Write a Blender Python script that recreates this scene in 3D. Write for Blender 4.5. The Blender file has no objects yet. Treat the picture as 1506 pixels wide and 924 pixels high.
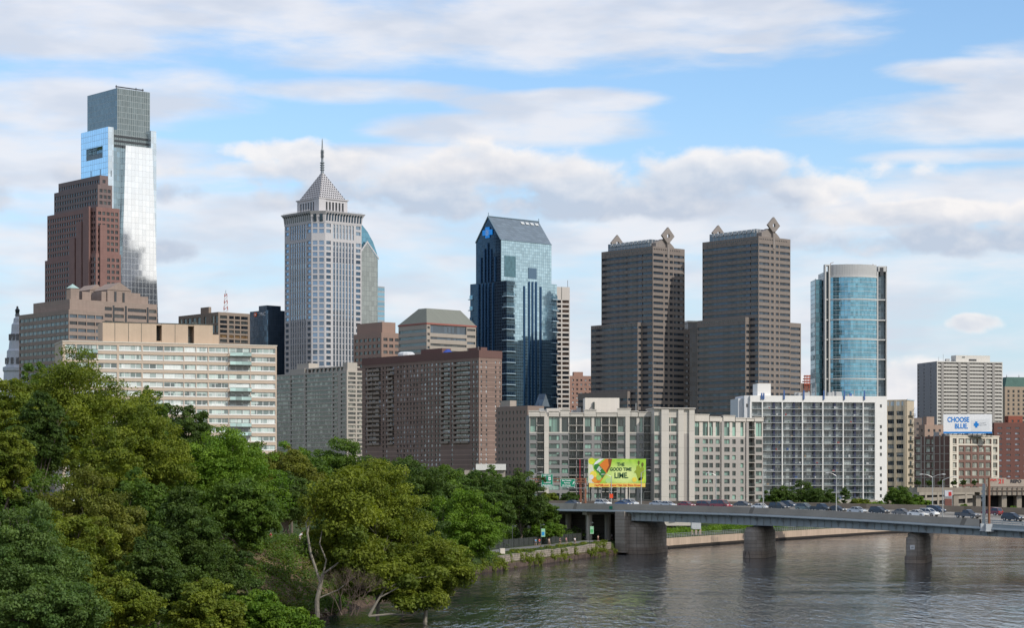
import bpy, math, random
import numpy as np
from mathutils import Vector, Matrix
R = math.radians
random.seed(7)
CX, HY, F, ZC = 753.0, 715.0, 3170.0, 17.0     # photo centre column, horizon row, focal length in photo pixels, eye height
def X(px, Y): return (px-CX)/F*Y
def Z(py, Y): return ZC-(py-HY)/F*Y
scene = bpy.context.scene
COL = scene.collection
# ---------------------------------------------------------------- camera
cam = bpy.data.objects.new('camera', bpy.data.cameras.new('camera'))
COL.objects.link(cam); scene.camera = cam
cam.location = (0, 0, ZC); cam.rotation_euler = (R(90), 0, 0)
cam.data.sensor_width = 36; cam.data.lens = 36*F/1506
cam.data.shift_y = (HY-462)/1506
cam.data.clip_start = 1; cam.data.clip_end = 60000
# ---------------------------------------------------------------- light
SUN_EL, SUN_AZ = 40, 131
SKY_STRENGTH, SUN_STRENGTH, EXPOSURE = 0.12, 2.4, 0.35
sd = bpy.data.lights.new('sun', 'SUN'); sd.energy = SUN_STRENGTH; sd.angle = R(0.6); sd.color = (1, 0.95, 0.87)
so = bpy.data.objects.new('sun', sd); COL.objects.link(so)
sv = Vector((math.sin(R(SUN_AZ))*math.cos(R(SUN_EL)), math.cos(R(SUN_AZ))*math.cos(R(SUN_EL)), math.sin(R(SUN_EL))))
so.rotation_euler = sv.to_track_quat('Z', 'Y').to_euler(); so.location = (100, -50, 300)
scene.view_settings.view_transform = 'Standard'; scene.view_settings.look = 'None'
scene.view_settings.exposure = EXPOSURE; scene.view_settings.gamma = 1
scene.view_settings.use_curve_mapping = False
scene.render.engine = 'CYCLES'
cy = scene.cycles
cy.use_denoising = True; cy.max_bounces = 6; cy.diffuse_bounces = 2; cy.glossy_bounces = 3
cy.transmission_bounces = 3; cy.transparent_max_bounces = 4; cy.caustics_reflective = False; cy.caustics_refractive = False
cy.sample_clamp_indirect = 6

class NT:
    """small node-tree helper"""
    def __init__(s, nt): s.nt = nt; nt.nodes.clear()
    def n(s, t, **k):
        o = s.nt.nodes.new(t)
        for a, v in k.items(): setattr(o, a, v)
        return o
    def link(s, a, b): s.nt.links.new(a, b)
    def inp(s, node, i, v):
        if v is None: return
        if hasattr(v, 'is_output') or isinstance(v, bpy.types.NodeSocket): s.link(v, node.inputs[i])
        else: node.inputs[i].default_value = v
    def m(s, op, a, b=None, c=None, clamp=False):
        o = s.n('ShaderNodeMath', operation=op, use_clamp=clamp)
        s.inp(o, 0, a); s.inp(o, 1, b); s.inp(o, 2, c); return o.outputs[0]
    def vm(s, op, a, b=None, out=0):
        o = s.n('ShaderNodeVectorMath', operation=op)
        s.inp(o, 0, a); s.inp(o, 1, b); return o.outputs[out]
    def xyz(s, x, y, z=0.0):
        o = s.n('ShaderNodeCombineXYZ'); s.inp(o, 0, x); s.inp(o, 1, y); s.inp(o, 2, z); return o.outputs[0]
    def sep(s, v):
        o = s.n('ShaderNodeSeparateXYZ'); s.link(v, o.inputs[0]); return o.outputs
    def mix(s, f, a, b):
        o = s.n('ShaderNodeMix', data_type='RGBA')
        s.inp(o, 0, f); s.inp(o, 6, a); s.inp(o, 7, b); return o.outputs[2]
    def mul(s, a, b):
        o = s.n('ShaderNodeMix', data_type='RGBA', blend_type='MULTIPLY')
        o.inputs[0].default_value = 1; s.inp(o, 6, a); s.inp(o, 7, b); return o.outputs[2]
    def noise(s, v, scale, detail=3, rough=.5, dist=0., out=0):
        o = s.n('ShaderNodeTexNoise'); s.inp(o, 'Vector', v)
        o.inputs['Scale'].default_value = scale; o.inputs['Detail'].default_value = detail
        o.inputs['Roughness'].default_value = rough; o.inputs['Distortion'].default_value = dist
        return o.outputs[out]
    def ramp(s, f, lo, hi, a=0., b=1., smooth=True):
        o = s.n('ShaderNodeMapRange', interpolation_type='SMOOTHSTEP' if smooth else 'LINEAR')
        s.inp(o, 0, f); s.inp(o, 1, lo); s.inp(o, 2, hi); s.inp(o, 3, a); s.inp(o, 4, b); return o.outputs[0]
# ---------------------------------------------------------------- sky and clouds (world)
w = bpy.data.worlds.new('World'); scene.world = w; w.use_nodes = True
t = NT(w.node_tree)
out = t.n('ShaderNodeOutputWorld'); bg = t.n('ShaderNodeBackground'); t.link(bg.outputs[0], out.inputs[0])
bg.inputs[1].default_value = SKY_STRENGTH
sky = t.n('ShaderNodeTexSky', sky_type='NISHITA'); sky.sun_disc = False
sky.sun_elevation = R(SUN_EL); sky.sun_rotation = R(SUN_AZ); sky.altitude = 20
sky.air_density = 1.0; sky.dust_density = 0.6; sky.ozone_density = 2.0
tc = t.n('ShaderNodeTexCoord')
d = t.sep(tc.outputs['Generated'])
az = t.m('ARCTAN2', d[0], d[1])
hyp = t.m('SQRT', t.m('ADD', t.m('MULTIPLY', d[0], d[0]), t.m('MULTIPLY', d[1], d[1])))
el = t.m('DIVIDE', d[2], t.m('MAXIMUM', hyp, 0.02))
U = t.m('MULTIPLY', az, 3.17); V = t.m('MULTIPLY', el, 3.17)
P = t.xyz(U, V)
def px2(x, y): return ((x-753)/1000, (715-y)/1000)
def blobs(lst):
    acc = None
    for (x, y, rx, ry, s) in lst:
        cx, cy_ = px2(x, y)
        q = t.vm('MULTIPLY', t.vm('SUBTRACT', P, (cx, cy_, 0)), (1000/rx, 1000/ry, 1))
        r2 = t.vm('DOT_PRODUCT', q, q, out=1)
        g = t.m('MULTIPLY', t.m('SUBTRACT', 1.0, r2), s)
        acc = g if acc is None else t.m('MAXIMUM', acc, g)
    return acc
# noise fields: streaky for high cloud, rounded for cumulus
Pw = t.vm('ADD', P, t.vm('MULTIPLY', t.vm('SUBTRACT', t.noise(P, 2.2, 3, .5, out=1), (.5, .5, .5)), (.10, .05, 0)))
nst = t.noise(t.vm('MULTIPLY', Pw, (1.6, 7.0, 1)), 2.0, 7, .56)
nst2 = t.noise(t.vm('MULTIPLY', Pw, (3.0, 9.0, 1)), 3.5, 6, .6)
high = blobs([(20, 30, 400, 85, 1.1), (300, 25, 360, 50, .9), (60, 165, 300, 70, .95), (100, 245, 330, 55, .8), (850, 35, 460, 66, 1.1), (660, 78, 330, 36, .8), (1080, 22, 240, 46, 1.1),
              (560, 135, 200, 22, 1.0), (800, 148, 180, 20, 1.05), (760, 188, 220, 30, 1.05), (1440, 118, 150, 22, 1.1), (1400, 182, 260, 40, 1.1), (1520, 150, 150, 70, 1.0), (1080, 76, 60, 8, .9),
              (620, 245, 260, 30, .8), (1400, 240, 160, 12, .5),
              (430, 330, 560, 50, .8), (1350, 300, 420, 46, .9), (330, 255, 120, 14, .8), (1000, 345, 460, 45, .9), (180, 365, 460, 50, .8),
              (750, 450, 1500, 100, .5), (750, 600, 1600, 100, .75)])
hd = t.ramp(t.m('ADD', high, t.m('MULTIPLY', t.m('SUBTRACT', nst, .5), 3.4)), -0.35, 0.85)
hd = t.m('MULTIPLY', hd, t.ramp(nst2, .28, .55, .82, 1.0))
Pc = t.vm('ADD', t.vm('MULTIPLY', P, (1., 1.45, 1)), t.vm('MULTIPLY', t.vm('SUBTRACT', t.noise(P, 6, 3, .5, out=1), (.5, .5, .5)), (.05, .05, 0)))
cumn = t.noise(Pc, 9.0, 8, .52)
cumn_up = t.noise(t.vm('ADD', Pc, (.008, .024, 0)), 9.0, 8, .52)
cl = [(700, 268, 190, 62, 1.), (600, 268, 120, 46, .9), (860, 268, 140, 56, 1.), (950, 268, 120, 50, .9), (1070, 268, 160, 56, 1.05), (1160, 282, 110, 34, .9), (480, 250, 130, 32, .9), (415, 224, 85, 24, .95), (560, 288, 260, 36, .8), (860, 300, 440, 30, 1.), (390, 262, 110, 26, .6),
      (1290, 324, 130, 22, 1.05), (1400, 320, 140, 22, 1.1), (1500, 322, 60, 26, 1.), (1380, 358, 280, 30, .9), (1418, 482, 50, 18, 1.15), (270, 290, 70, 20, .8), (240, 375, 60, 22, .85), (5, 290, 60, 34, .9), (240, 255, 90, 16, .5),
      (1320, 565, 120, 40, 1.0), (845, 545, 50, 20, .8), (80, 270, 100, 20, .6), (1170, 560, 70, 24, .6), (1300, 250, 110, 16, .35)]
cum = blobs(cl)
cfield = t.m('ADD', cum, t.m('MULTIPLY', t.m('SUBTRACT', cumn, .5), 3.6))
cd = t.ramp(cfield, 0.05, .80)
cr = t.m('ADD', t.m('MULTIPLY', t.m('SUBTRACT', cumn, cumn_up), 5.5), .5)
rsel = t.ramp(U, .40, .46)
base = t.m('ADD', t.m('MULTIPLY', t.ramp(V, .405, .500), t.m('SUBTRACT', 1.0, rsel)), t.m('MULTIPLY', t.ramp(V, .350, .405), rsel))
base = t.m('MAXIMUM', base, t.ramp(V, .31, .22, 0., .9))
edge = t.ramp(cfield, 1.1, .3, 0., .35)              # thin rims catch the light
shade = t.m('ADD', t.m('MULTIPLY', base, .72), t.m('ADD', t.m('MULTIPLY', t.m('SUBTRACT', cr, .5), .42), t.m('MULTIPLY', edge, base)), clamp=True)
lum = 1.0/SKY_STRENGTH
def C(r, g, b, k=.80): return (r*lum*k, g*lum*k, b*lum*k, 1)
cumcol = t.mix(shade, C(.53, .60, .72), C(.94, .91, .90))
highcol = t.mix(t.ramp(t.noise(t.vm('MULTIPLY', Pw, (1.5, 5, 1)), 3., 4), .35, .62), C(.66, .70, .79), C(.85, .85, .89))
# general broken cloud everywhere else round the sky (seen in the glass and lighting the scene)
gen = t.noise(t.vm('MULTIPLY', P, (.5, 2.2, 1)), 1.3, 6, .55)
gd = t.ramp(gen, .36, .56)
inview = t.m('MULTIPLY', t.ramp(t.m('ABSOLUTE', U), .95, .80), t.ramp(V, 1.3, .9))
hd2 = t.m('ADD', t.m('MULTIPLY', hd, inview), t.m('MULTIPLY', gd, t.m('SUBTRACT', 1.0, inview)))
cd2 = t.m('MULTIPLY', cd, inview)
# measured clear sky: the sky texture, cooled a little toward the photograph's blue
clear = t.mul(sky.outputs[0], (0.93, 1.05, 1.14, 1))
east = t.ramp(t.m('ABSOLUTE', t.m('ADD', U, 4.5)), 1.7, .9)
lowhaze = t.ramp(V, .62, .0, 0., .85)
lowhaze = t.m('MULTIPLY', lowhaze, t.m('SUBTRACT', 1.0, t.m('MULTIPLY', east, .75)))
c0 = t.mix(lowhaze, clear, C(.56, .69, .81))
west = t.m('MULTIPLY', t.ramp(U, 3.2, 4.6), t.ramp(V, 1.6, .5))
c1 = t.mix(t.m('MULTIPLY', hd2, t.m('SUBTRACT', .88, t.m('MULTIPLY', east, .7))), c0, highcol)
c1 = t.mix(t.m('MULTIPLY', west, t.ramp(gen, .30, .5, .6, 1.)), c1, C(1.0, .99, .96))
c2 = t.mix(t.m('MULTIPLY', cd2, .9), c1, cumcol)
t.link(c2, bg.inputs[0])

# ---------------------------------------------------------------- materials
def srgb(h):
    if isinstance(h, str):
        v = [int(h[i:i+2], 16)/255 for i in (0, 2, 4)]
    else: return tuple(h)+(1,) if len(h) == 3 else h
    return tuple(c/12.92 if c <= .04045 else ((c+.055)/1.055)**2.4 for c in v)+(1,)
MATS = {}
def new_mat(name):
    m = bpy.data.materials.new(name); m.use_nodes = True
    t = NT(m.node_tree); o = t.n('ShaderNodeOutputMaterial'); p = t.n('ShaderNodeBsdfPrincipled')
    t.link(p.outputs[0], o.inputs[0]); return m, t, p
def wall(name, col, rough=.85, var=.16, scale=.05, streak=.12, joint=None, jcol=.8, metallic=0., spec=.3, bump=0.):
    """masonry / concrete / painted surface: large blotches, vertical weather streaks, optional joints (width, height, line)"""
    if name in MATS: return MATS[name]
    m, t, p = new_mat(name); c = srgb(col)
    tc = t.n('ShaderNodeTexCoord').outputs['Object']
    s = t.sep(tc); u = t.m('ADD', s[0], s[1])
    n1 = t.noise(tc, scale, 4, .6); n2 = t.noise(t.xyz(t.m('MULTIPLY', u, 1.2), t.m('MULTIPLY', s[2], .04)), 1.0, 4, .6)
    n3 = t.noise(tc, 1.7, 3, .6)
    f = t.m('ADD', t.m('ADD', t.m('MULTIPLY', t.m('SUBTRACT', n1, .5), var*2), t.m('MULTIPLY', t.m('SUBTRACT', n2, .5), streak*2)), t.m('MULTIPLY', t.m('SUBTRACT', n3, .5), var*1.2))
    f = t.m('ADD', f, 1.0)
    if joint:
        jw, jh, jl = joint
        a = t.m('LESS_THAN', t.m('FRACT', t.m('DIVIDE', u, jw)), jl/jw)
        b = t.m('LESS_THAN', t.m('FRACT', t.m('DIVIDE', s[2], jh)), jl/jh)
        wn = t.n('ShaderNodeTexWhiteNoise', noise_dimensions='2D')
        t.link(t.xyz(t.m('FLOOR', t.m('DIVIDE', u, jw)), t.m('FLOOR', t.m('DIVIDE', s[2], jh))), wn.inputs['Vector'])
        f = t.m('ADD', f, t.m('MULTIPLY', t.m('SUBTRACT', wn.outputs[0], .5), var))
        f = t.m('MULTIPLY', f, t.m('SUBTRACT', 1.0, t.m('MULTIPLY', t.m('MAXIMUM', a, b), 1-jcol)))
    v = t.vm('SCALE', c[:3]); v.node.inputs['Scale'].default_value = 1; t.link(f, v.node.inputs['Scale'])
    t.link(v, p.inputs['Base Color'])
    p.inputs['Roughness'].default_value = rough; p.inputs['Metallic'].default_value = metallic
    p.inputs['Specular IOR Level'].default_value = spec
    if bump:
        b = t.n('ShaderNodeBump'); b.inputs['Strength'].default_value = bump; b.inputs['Distance'].default_value = .3
        t.link(n3, b.inputs['Height']); t.link(b.outputs[0], p.inputs['Normal'])
    MATS[name] = m; return m
def plain(name, col, rough=.5, metallic=0., spec=.5, coat=0., emit=0.):
    if name in MATS: return MATS[name]
    m, t, p = new_mat(name); c = srgb(col)
    tc = t.n('ShaderNodeTexCoord').outputs['Object']
    n1 = t.noise(tc, 2.3, 3, .6)
    v = t.vm('SCALE', c[:3]); t.link(t.ramp(n1, .3, .7, .9, 1.1, False), v.node.inputs['Scale'])
    t.link(v, p.inputs['Base Color']); p.inputs['Roughness'].default_value = rough
    p.inputs['Metallic'].default_value = metallic; p.inputs['Specular IOR Level'].default_value = spec
    p.inputs['Coat Weight'].default_value = coat; p.inputs['Coat Roughness'].default_value = .05
    if emit: p.inputs['Emission Color'].default_value = c; p.inputs['Emission Strength'].default_value = emit
    MATS[name] = m; return m
def pane(name, col, rough=.08, spec=.9, curtain=None, amt=.5, metallic=0.):
    """window glass; curtain = colour of blinds seen behind, changing from window to window"""
    if name in MATS: return MATS[name]
    m, t, p = new_mat(name); c = srgb(col)
    g = t.n('ShaderNodeNewGeometry').outputs['Position']; s = t.sep(g)
    cell = t.xyz(t.m('FLOOR', t.m('MULTIPLY', s[0], .55)), t.m('FLOOR', t.m('MULTIPLY', s[1], .55)), t.m('FLOOR', t.m('MULTIPLY', s[2], .33)))
    wn = t.n('ShaderNodeTexWhiteNoise', noise_dimensions='3D'); t.link(cell, wn.inputs['Vector'])
    if curtain:
        f = t.m('MULTIPLY', t.m('GREATER_THAN', wn.outputs[0], 1-amt), t.ramp(wn.outputs[0], 1-amt, 1., .35, 1., False))
        t.link(t.mix(f, c, srgb(curtain)), p.inputs['Base Color'])
    else:
        v = t.vm('SCALE', c[:3]); t.link(t.m('ADD', .6, t.m('MULTIPLY', wn.outputs[0], .8)), v.node.inputs['Scale']); t.link(v, p.inputs['Base Color'])
    p.inputs['Roughness'].default_value = rough; p.inputs['Specular IOR Level'].default_value = spec
    p.inputs['Metallic'].default_value = metallic
    MATS[name] = m; return m
def curtain(name, tint, mull, pw, ph, lw=.12, rough=.06, metallic=.85, wave=.02, pvar=.25, sph=0., spcol=None, bigz=None, mrough=.5):
    """curtain wall: reflective glass panels in a mullion grid, each panel a little out of plane; u = x + y works on both faces of a box"""
    if name in MATS: return MATS[name]
    m, t, p = new_mat(name); c = srgb(tint); cm = srgb(mull)
    tc = t.n('ShaderNodeTexCoord').outputs['Object']; s = t.sep(tc); u = t.m('ADD', s[0], s[1]); v = s[2]
    uu = t.m('DIVIDE', u, pw); vv = t.m('DIVIDE', v, ph)
    a = t.m('LESS_THAN', t.m('FRACT', uu), lw/pw); b = t.m('LESS_THAN', t.m('FRACT', vv), lw/ph)
    line = t.m('MAXIMUM', a, b)
    wn = t.n('ShaderNodeTexWhiteNoise', noise_dimensions='2D'); t.link(t.xyz(t.m('FLOOR', uu), t.m('FLOOR', vv)), wn.inputs['Vector'])
    f = t.m('ADD', 1-pvar/2, t.m('MULTIPLY', wn.outputs[0], pvar))
    vs = t.vm('SCALE', c[:3]); t.link(f, vs.node.inputs['Scale']); colr = vs
    if spcol:
        sp = t.m('LESS_THAN', t.m('FRACT', t.m('ADD', vv, .5)), sph)
        colr = t.mix(sp, colr, srgb(spcol))
    colr = t.mix(line, colr, cm)
    t.link(colr, p.inputs['Base Color'])
    t.link(t.m('ADD', rough, t.m('MULTIPLY', line, mrough-rough)), p.inputs['Roughness'])
    t.link(t.m('MULTIPLY', t.m('SUBTRACT', 1.0, line), metallic), p.inputs['Metallic'])
    geo = t.n('ShaderNodeNewGeometry').outputs['Normal']
    j = t.vm('MULTIPLY', t.vm('SUBTRACT', wn.outputs[1], (.5, .5, .5)), (wave, wave, wave))
    j2 = t.vm('MULTIPLY', t.vm('SUBTRACT', t.noise(tc, .09, 3, .6, out=1), (.5, .5, .5)), (wave*1.6,)*3)
    t.link(t.vm('NORMALIZE', t.vm('ADD', geo, t.vm('ADD', j, j2))), p.inputs['Normal'])
    MATS[name] = m; return m

# ---------------------------------------------------------------- mesh helpers
def link(o, parent=None):
    COL.objects.link(o)
    if parent is not None: o.parent = parent
    return o
def tag(o, label=None, cat=None, group=None, kind=None):
    if label: o['label'] = label
    if cat: o['category'] = cat
    if group: o['group'] = group
    if kind: o['kind'] = kind
    return o
def thing(name, label, cat, loc=(0, 0, 0), rz=0., group=None):
    o = bpy.data.objects.new(name, None); o.empty_display_size = 1
    o.location = loc; o.rotation_euler = (0, 0, rz); link(o); tag(o, label, cat, group); return o
class MB:
    def __init__(s): s.v = []; s.f = []; s.mi = []
    def face(s, pts, m=0):
        n = len(s.v); s.v += [tuple(p) for p in pts]; s.f.append(tuple(range(n, n+len(pts)))); s.mi.append(m); return s
    def box(s, x0, x1, y0, y1, z0, z1, m=0):
        n = len(s.v)
        s.v += [(x0,y0,z0),(x1,y0,z0),(x1,y1,z0),(x0,y1,z0),(x0,y0,z1),(x1,y0,z1),(x1,y1,z1),(x0,y1,z1)]
        for q in ((0,1,5,4),(1,2,6,5),(2,3,7,6),(3,0,4,7),(4,5,6,7),(3,2,1,0)): s.f.append(tuple(n+i for i in q)); s.mi.append(m)
        return s
    def prism(s, poly, z0, z1, m=0, axis='z', taper=1.):
        """poly extruded; axis z: poly (x,y); axis y: poly (x,z) along y; axis x: poly (y,z) along x"""
        n = len(s.v); k = len(poly)
        cx = sum(p[0] for p in poly)/k; cz = sum(p[1] for p in poly)/k
        for zz, tt in ((z0, 1.), (z1, taper)):
            for a, b in poly:
                a2 = cx+(a-cx)*tt; b2 = cz+(b-cz)*tt
                s.v.append((a2, b2, zz) if axis == 'z' else (a2, zz, b2) if axis == 'y' else (zz, a2, b2))
        fl = axis == 'y'
        for i in range(k):
            j = (i+1) % k; q = (n+i, n+j, n+k+j, n+k+i); s.f.append(q[::-1] if fl else q); s.mi.append(m)
        a = tuple(range(n, n+k)); b = tuple(range(n+k, n+2*k))
        s.f.append(a if fl else a[::-1]); s.f.append(b[::-1] if fl else b); s.mi += [m, m]; return s
    def tube(s, p0, p1, r0, r1=None, k=8, m=0, cap=True):
        r1 = r0 if r1 is None else r1
        p0 = Vector(p0); p1 = Vector(p1); dd = (p1-p0)
        if dd.length < 1e-6: return s
        q = dd.to_track_quat('Z', 'Y'); n = len(s.v)
        for p, r in ((p0, r0), (p1, r1)):
            for i in range(k):
                a = 2*math.pi*i/k; s.v.append(tuple(p+q @ Vector((math.cos(a)*r, math.sin(a)*r, 0))))
        for i in range(k):
            j = (i+1) % k; s.f.append((n+i, n+j, n+k+j, n+k+i)); s.mi.append(m)
        if cap: s.f.append(tuple(range(n, n+k))[::-1]); s.f.append(tuple(range(n+k, n+2*k))); s.mi += [m, m]
        return s
    def lathe(s, prof, k=16, c=(0, 0), m=0):
        n = len(s.v)
        for r, z in prof:
            for i in range(k):
                a = 2*math.pi*i/k; s.v.append((c[0]+r*math.cos(a), c[1]+r*math.sin(a), z))
        for a in range(len(prof)-1):
            for i in range(k):
                j = (i+1) % k; s.f.append((n+a*k+i, n+a*k+j, n+(a+1)*k+j, n+(a+1)*k+i)); s.mi.append(m)
        s.f.append(tuple(range(n, n+k))[::-1]); s.f.append(tuple(range(n+(len(prof)-1)*k, n+len(prof)*k))); s.mi += [m, m]
        return s
    def mesh(s, name, mats, smooth=False):
        me = bpy.data.meshes.new(name); me.from_pydata(s.v, [], s.f)
        if not isinstance(mats, (list, tuple)): mats = [mats]
        for q in mats: me.materials.append(q)
        if len(mats) > 1: me.polygons.foreach_set('material_index', s.mi)
        if smooth: me.polygons.foreach_set('use_smooth', [True]*len(me.polygons))
        me.update(); return me
    def build(s, name, mats, parent=None, loc=(0, 0, 0), rz=0., smooth=False):
        o = bpy.data.objects.new(name, s.mesh(name, mats, smooth)); o.location = loc; o.rotation_euler = (0, 0, rz)
        return link(o, parent)
def textmesh(name, s, size, mat, parent, loc, rot, align='CENTER', extr=.02, sx=1., bold=0.):
    cu = bpy.data.curves.new('tmp', 'FONT'); cu.body = s; cu.size = size; cu.extrude = extr; cu.align_x = align; cu.offset = bold
    o = bpy.data.objects.new('tmp', cu); COL.objects.link(o)
    me = bpy.data.meshes.new_from_object(o.evaluated_get(bpy.context.evaluated_depsgraph_get()))
    bpy.data.objects.remove(o); bpy.data.curves.remove(cu)
    me.name = name; me.materials.clear(); me.materials.append(mat)
    ob = bpy.data.objects.new(name, me); ob.location = loc; ob.rotation_euler = rot; ob.scale = (sx, 1, 1)
    return link(ob, parent)

# ---------------------------------------------------------------- buildings
PHI = R(41)      # the street grid's turn
GZ = 8.0         # city ground level
class Bld:
    """frame at the nearest corner: local x runs along the right-hand face, local y along the left-hand face"""
    def __init__(s, name, label, cat, pxl, pxc, pxr, Y, phi=PHI, z0=GZ, group=None):
        s.Y = Y; s.phi = phi; s.xc = X(pxc, Y); s.z0 = z0
        s.root = thing(name, label, cat, (s.xc, Y, z0), phi, group)
        s.a = s.ulen(pxr); s.b = s.vlen(pxl); s.nw = 0
        s.wcache = {}
    def ulen(s, px, y0=0.):   # x length along the right face so that it ends at photo column px
        ox = s.xc-y0*math.sin(s.phi); oy = s.Y+y0*math.cos(s.phi)
        r = (px-CX)/F; return (r*oy-ox)/(math.cos(s.phi)-r*math.sin(s.phi))
    def vlen(s, px, x0=0.):
        ox = s.xc+x0*math.cos(s.phi); oy = s.Y+x0*math.sin(s.phi)
        r = (px-CX)/F; return (ox-r*oy)/(math.sin(s.phi)+r*math.cos(s.phi))
    def h(s, py, u=0., v=0.):  # local height of photo row py at local point (u, v)
        return Z(py, s.Y+u*math.sin(s.phi)+v*math.cos(s.phi))-s.z0
    def put(s, mb, name, mats, parent=None, **k): return mb.build(name, mats, parent or s.root, **k)
def fpt(face, x0, y0, u, z, d):
    return (x0+u, y0-d, z) if face == 'R' else (x0-d, y0+u, z)
def holes(mb, face, x0, y0, W, z0, z1, cols, depth, m=0):
    """a wall face with openings: cols = [(u0, u1, [(za, zb), ...]), ...]"""
    fl = face == 'L'
    def q(u0, u1, a, b):
        if u1-u0 < 1e-4 or b-a < 1e-4: return
        pts = [fpt(face, x0, y0, u0, a, 0), fpt(face, x0, y0, u1, a, 0), fpt(face, x0, y0, u1, b, 0), fpt(face, x0, y0, u0, b, 0)]
        mb.face(pts[::-1] if fl else pts, m)
    cur = 0.
    for (u0, u1, rows) in sorted(cols, key=lambda c: c[0]):
        q(cur, u0, z0, z1); cur = u1; zc = z0
        for (a, b) in sorted(rows):
            q(u0, u1, zc, a); zc = b
            P0 = lambda u, z, d: fpt(face, x0, y0, u, z, d)
            for pts in ([P0(u0,a,0),P0(u0,b,0),P0(u0,b,-depth),P0(u0,a,-depth)], [P0(u1,a,0),P0(u1,a,-depth),P0(u1,b,-depth),P0(u1,b,0)],
                        [P0(u0,a,0),P0(u0,a,-depth),P0(u1,a,-depth),P0(u1,a,0)], [P0(u0,b,0),P0(u1,b,0),P0(u1,b,-depth),P0(u0,b,-depth)]):
                mb.face(pts[::-1] if fl else pts, m)
        q(u0, u1, zc, z1)
    q(cur, W, z0, z1)
def boxrest(mb, x0, x1, y0, y1, z0, z1, m=0, skipR=True, skipL=True):
    """the faces of a box that carry no openings"""
    if not skipR: mb.face([(x0,y0,z0),(x1,y0,z0),(x1,y0,z1),(x0,y0,z1)], m)
    if not skipL: mb.face([(x0,y1,z0),(x0,y0,z0),(x0,y0,z1),(x0,y1,z1)], m)
    mb.face([(x1,y0,z0),(x1,y1,z0),(x1,y1,z1),(x1,y0,z1)], m)
    mb.face([(x1,y1,z0),(x0,y1,z0),(x0,y1,z1),(x1,y1,z1)], m)
    mb.face([(x0,y0,z1),(x1,y0,z1),(x1,y1,z1),(x0,y1,z1)], m)
def windows(b, wl, mats, frame=None, mull=1, fw=.12, name='window', cap=100):
    """wl = [(face, x0, y0, u0, u1, za, zb, depth)]; the largest `cap` are parts of their own, the rest one part"""
    rng = random.Random(len(wl)*7+int(b.Y))
    wl = [w_+(rng.randrange(len(mats)),) for w_ in wl]
    left = max(0, cap-b.nw)
    order = sorted(range(len(wl)), key=lambda i: -(wl[i][4]-wl[i][3])*(wl[i][6]-wl[i][5])+wl[i][7]*1e-6)
    ind = set(order[:left]); b.nw += len(ind)
    rest = MB()
    allm = list(mats)+([frame] if frame else [])
    def add(mb, face, x0, y0, u0, u1, za, zb, dep, mi):
        def q(a, b_, c, d, dd, m):
            pts = [fpt(face, x0, y0, a, c, dd), fpt(face, x0, y0, b_, c, dd), fpt(face, x0, y0, b_, d, dd), fpt(face, x0, y0, a, d, dd)]
            mb.face(pts[::-1] if face == 'L' else pts, m)
        q(u0, u1, za, zb, -dep, mi)
        if frame:
            fi = len(mats); g = -dep+.05
            n = mull if isinstance(mull, int) else max(1, round((u1-u0)/mull))
            q(u0, u1, za, za+fw, g, fi); q(u0, u1, zb-fw, zb, g, fi)
            for i in range(n+1):
                c = u0+(u1-u0)*i/n; c = min(max(c, u0+fw/2), u1-fw/2); q(c-fw/2, c+fw/2, za+fw, zb-fw, g, fi)
    for i, (face, x0, y0, u0, u1, za, zb, dep, mi) in enumerate(wl):
        if i in ind:
            key = (face, round(u1-u0, 2), round(zb-za, 2), mi, name)
            if key not in b.wcache:
                mb = MB(); add(mb, face, 0, 0, 0, u1-u0, 0, zb-za, 0, mi)
                b.wcache[key] = mb.mesh(name, allm)
            o = bpy.data.objects.new(name, b.wcache[key]); o.location = fpt(face, x0, y0, u0, za, -dep)
            link(o, b.root)
        else: add(rest, face, x0, y0, u0, u1, za, zb, dep, mi)
    if rest.f:
        o = rest.build(name, allm, b.root); o['kind'] = 'stuff'
def facade_block(b, x0, x1, y0, y1, z0, z1, colsR, colsL, depth, wm, wmats, name='wall', parent=None, **k):
    """a box whose right and left faces carry openings, plus the windows in them"""
    mb = MB()
    holes(mb, 'R', x0, y0, x1-x0, z0, z1, colsR, depth); holes(mb, 'L', x0, y0, y1-y0, z0, z1, colsL, depth)
    boxrest(mb, x0, x1, y0, y1, z0, z1)
    w_ = mb.build(name, wm, parent or b.root)
    wl = []
    for face, cols in (('R', colsR), ('L', colsL)):
        for (u0, u1, rows) in cols:
            for (a, c) in rows: wl.append((face, x0, y0, u0, u1, a, c, depth))
    if wl: windows(b, wl, wmats, **k)
    return w_
def rows(z0, z1, pitch, sill, head, skip=()):
    """window rows from the top downwards: each storey's opening spans sill..head above its floor"""
    out_ = []; n = int((z1-z0)/pitch+1e-6)
    for i in range(n):
        if i in skip: continue
        base = z1-(i+1)*pitch; out_.append((base+sill, base+head))
    return out_[::-1]
def even(W, pitch, w, off=None):
    n = max(1, int(round(W/pitch))); p = W/n
    return [(i*p+(p-w)/2, i*p+(p+w)/2) for i in range(n)]
def cc(uspans, r): return [(a, b, r) for a, b in uspans]
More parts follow.
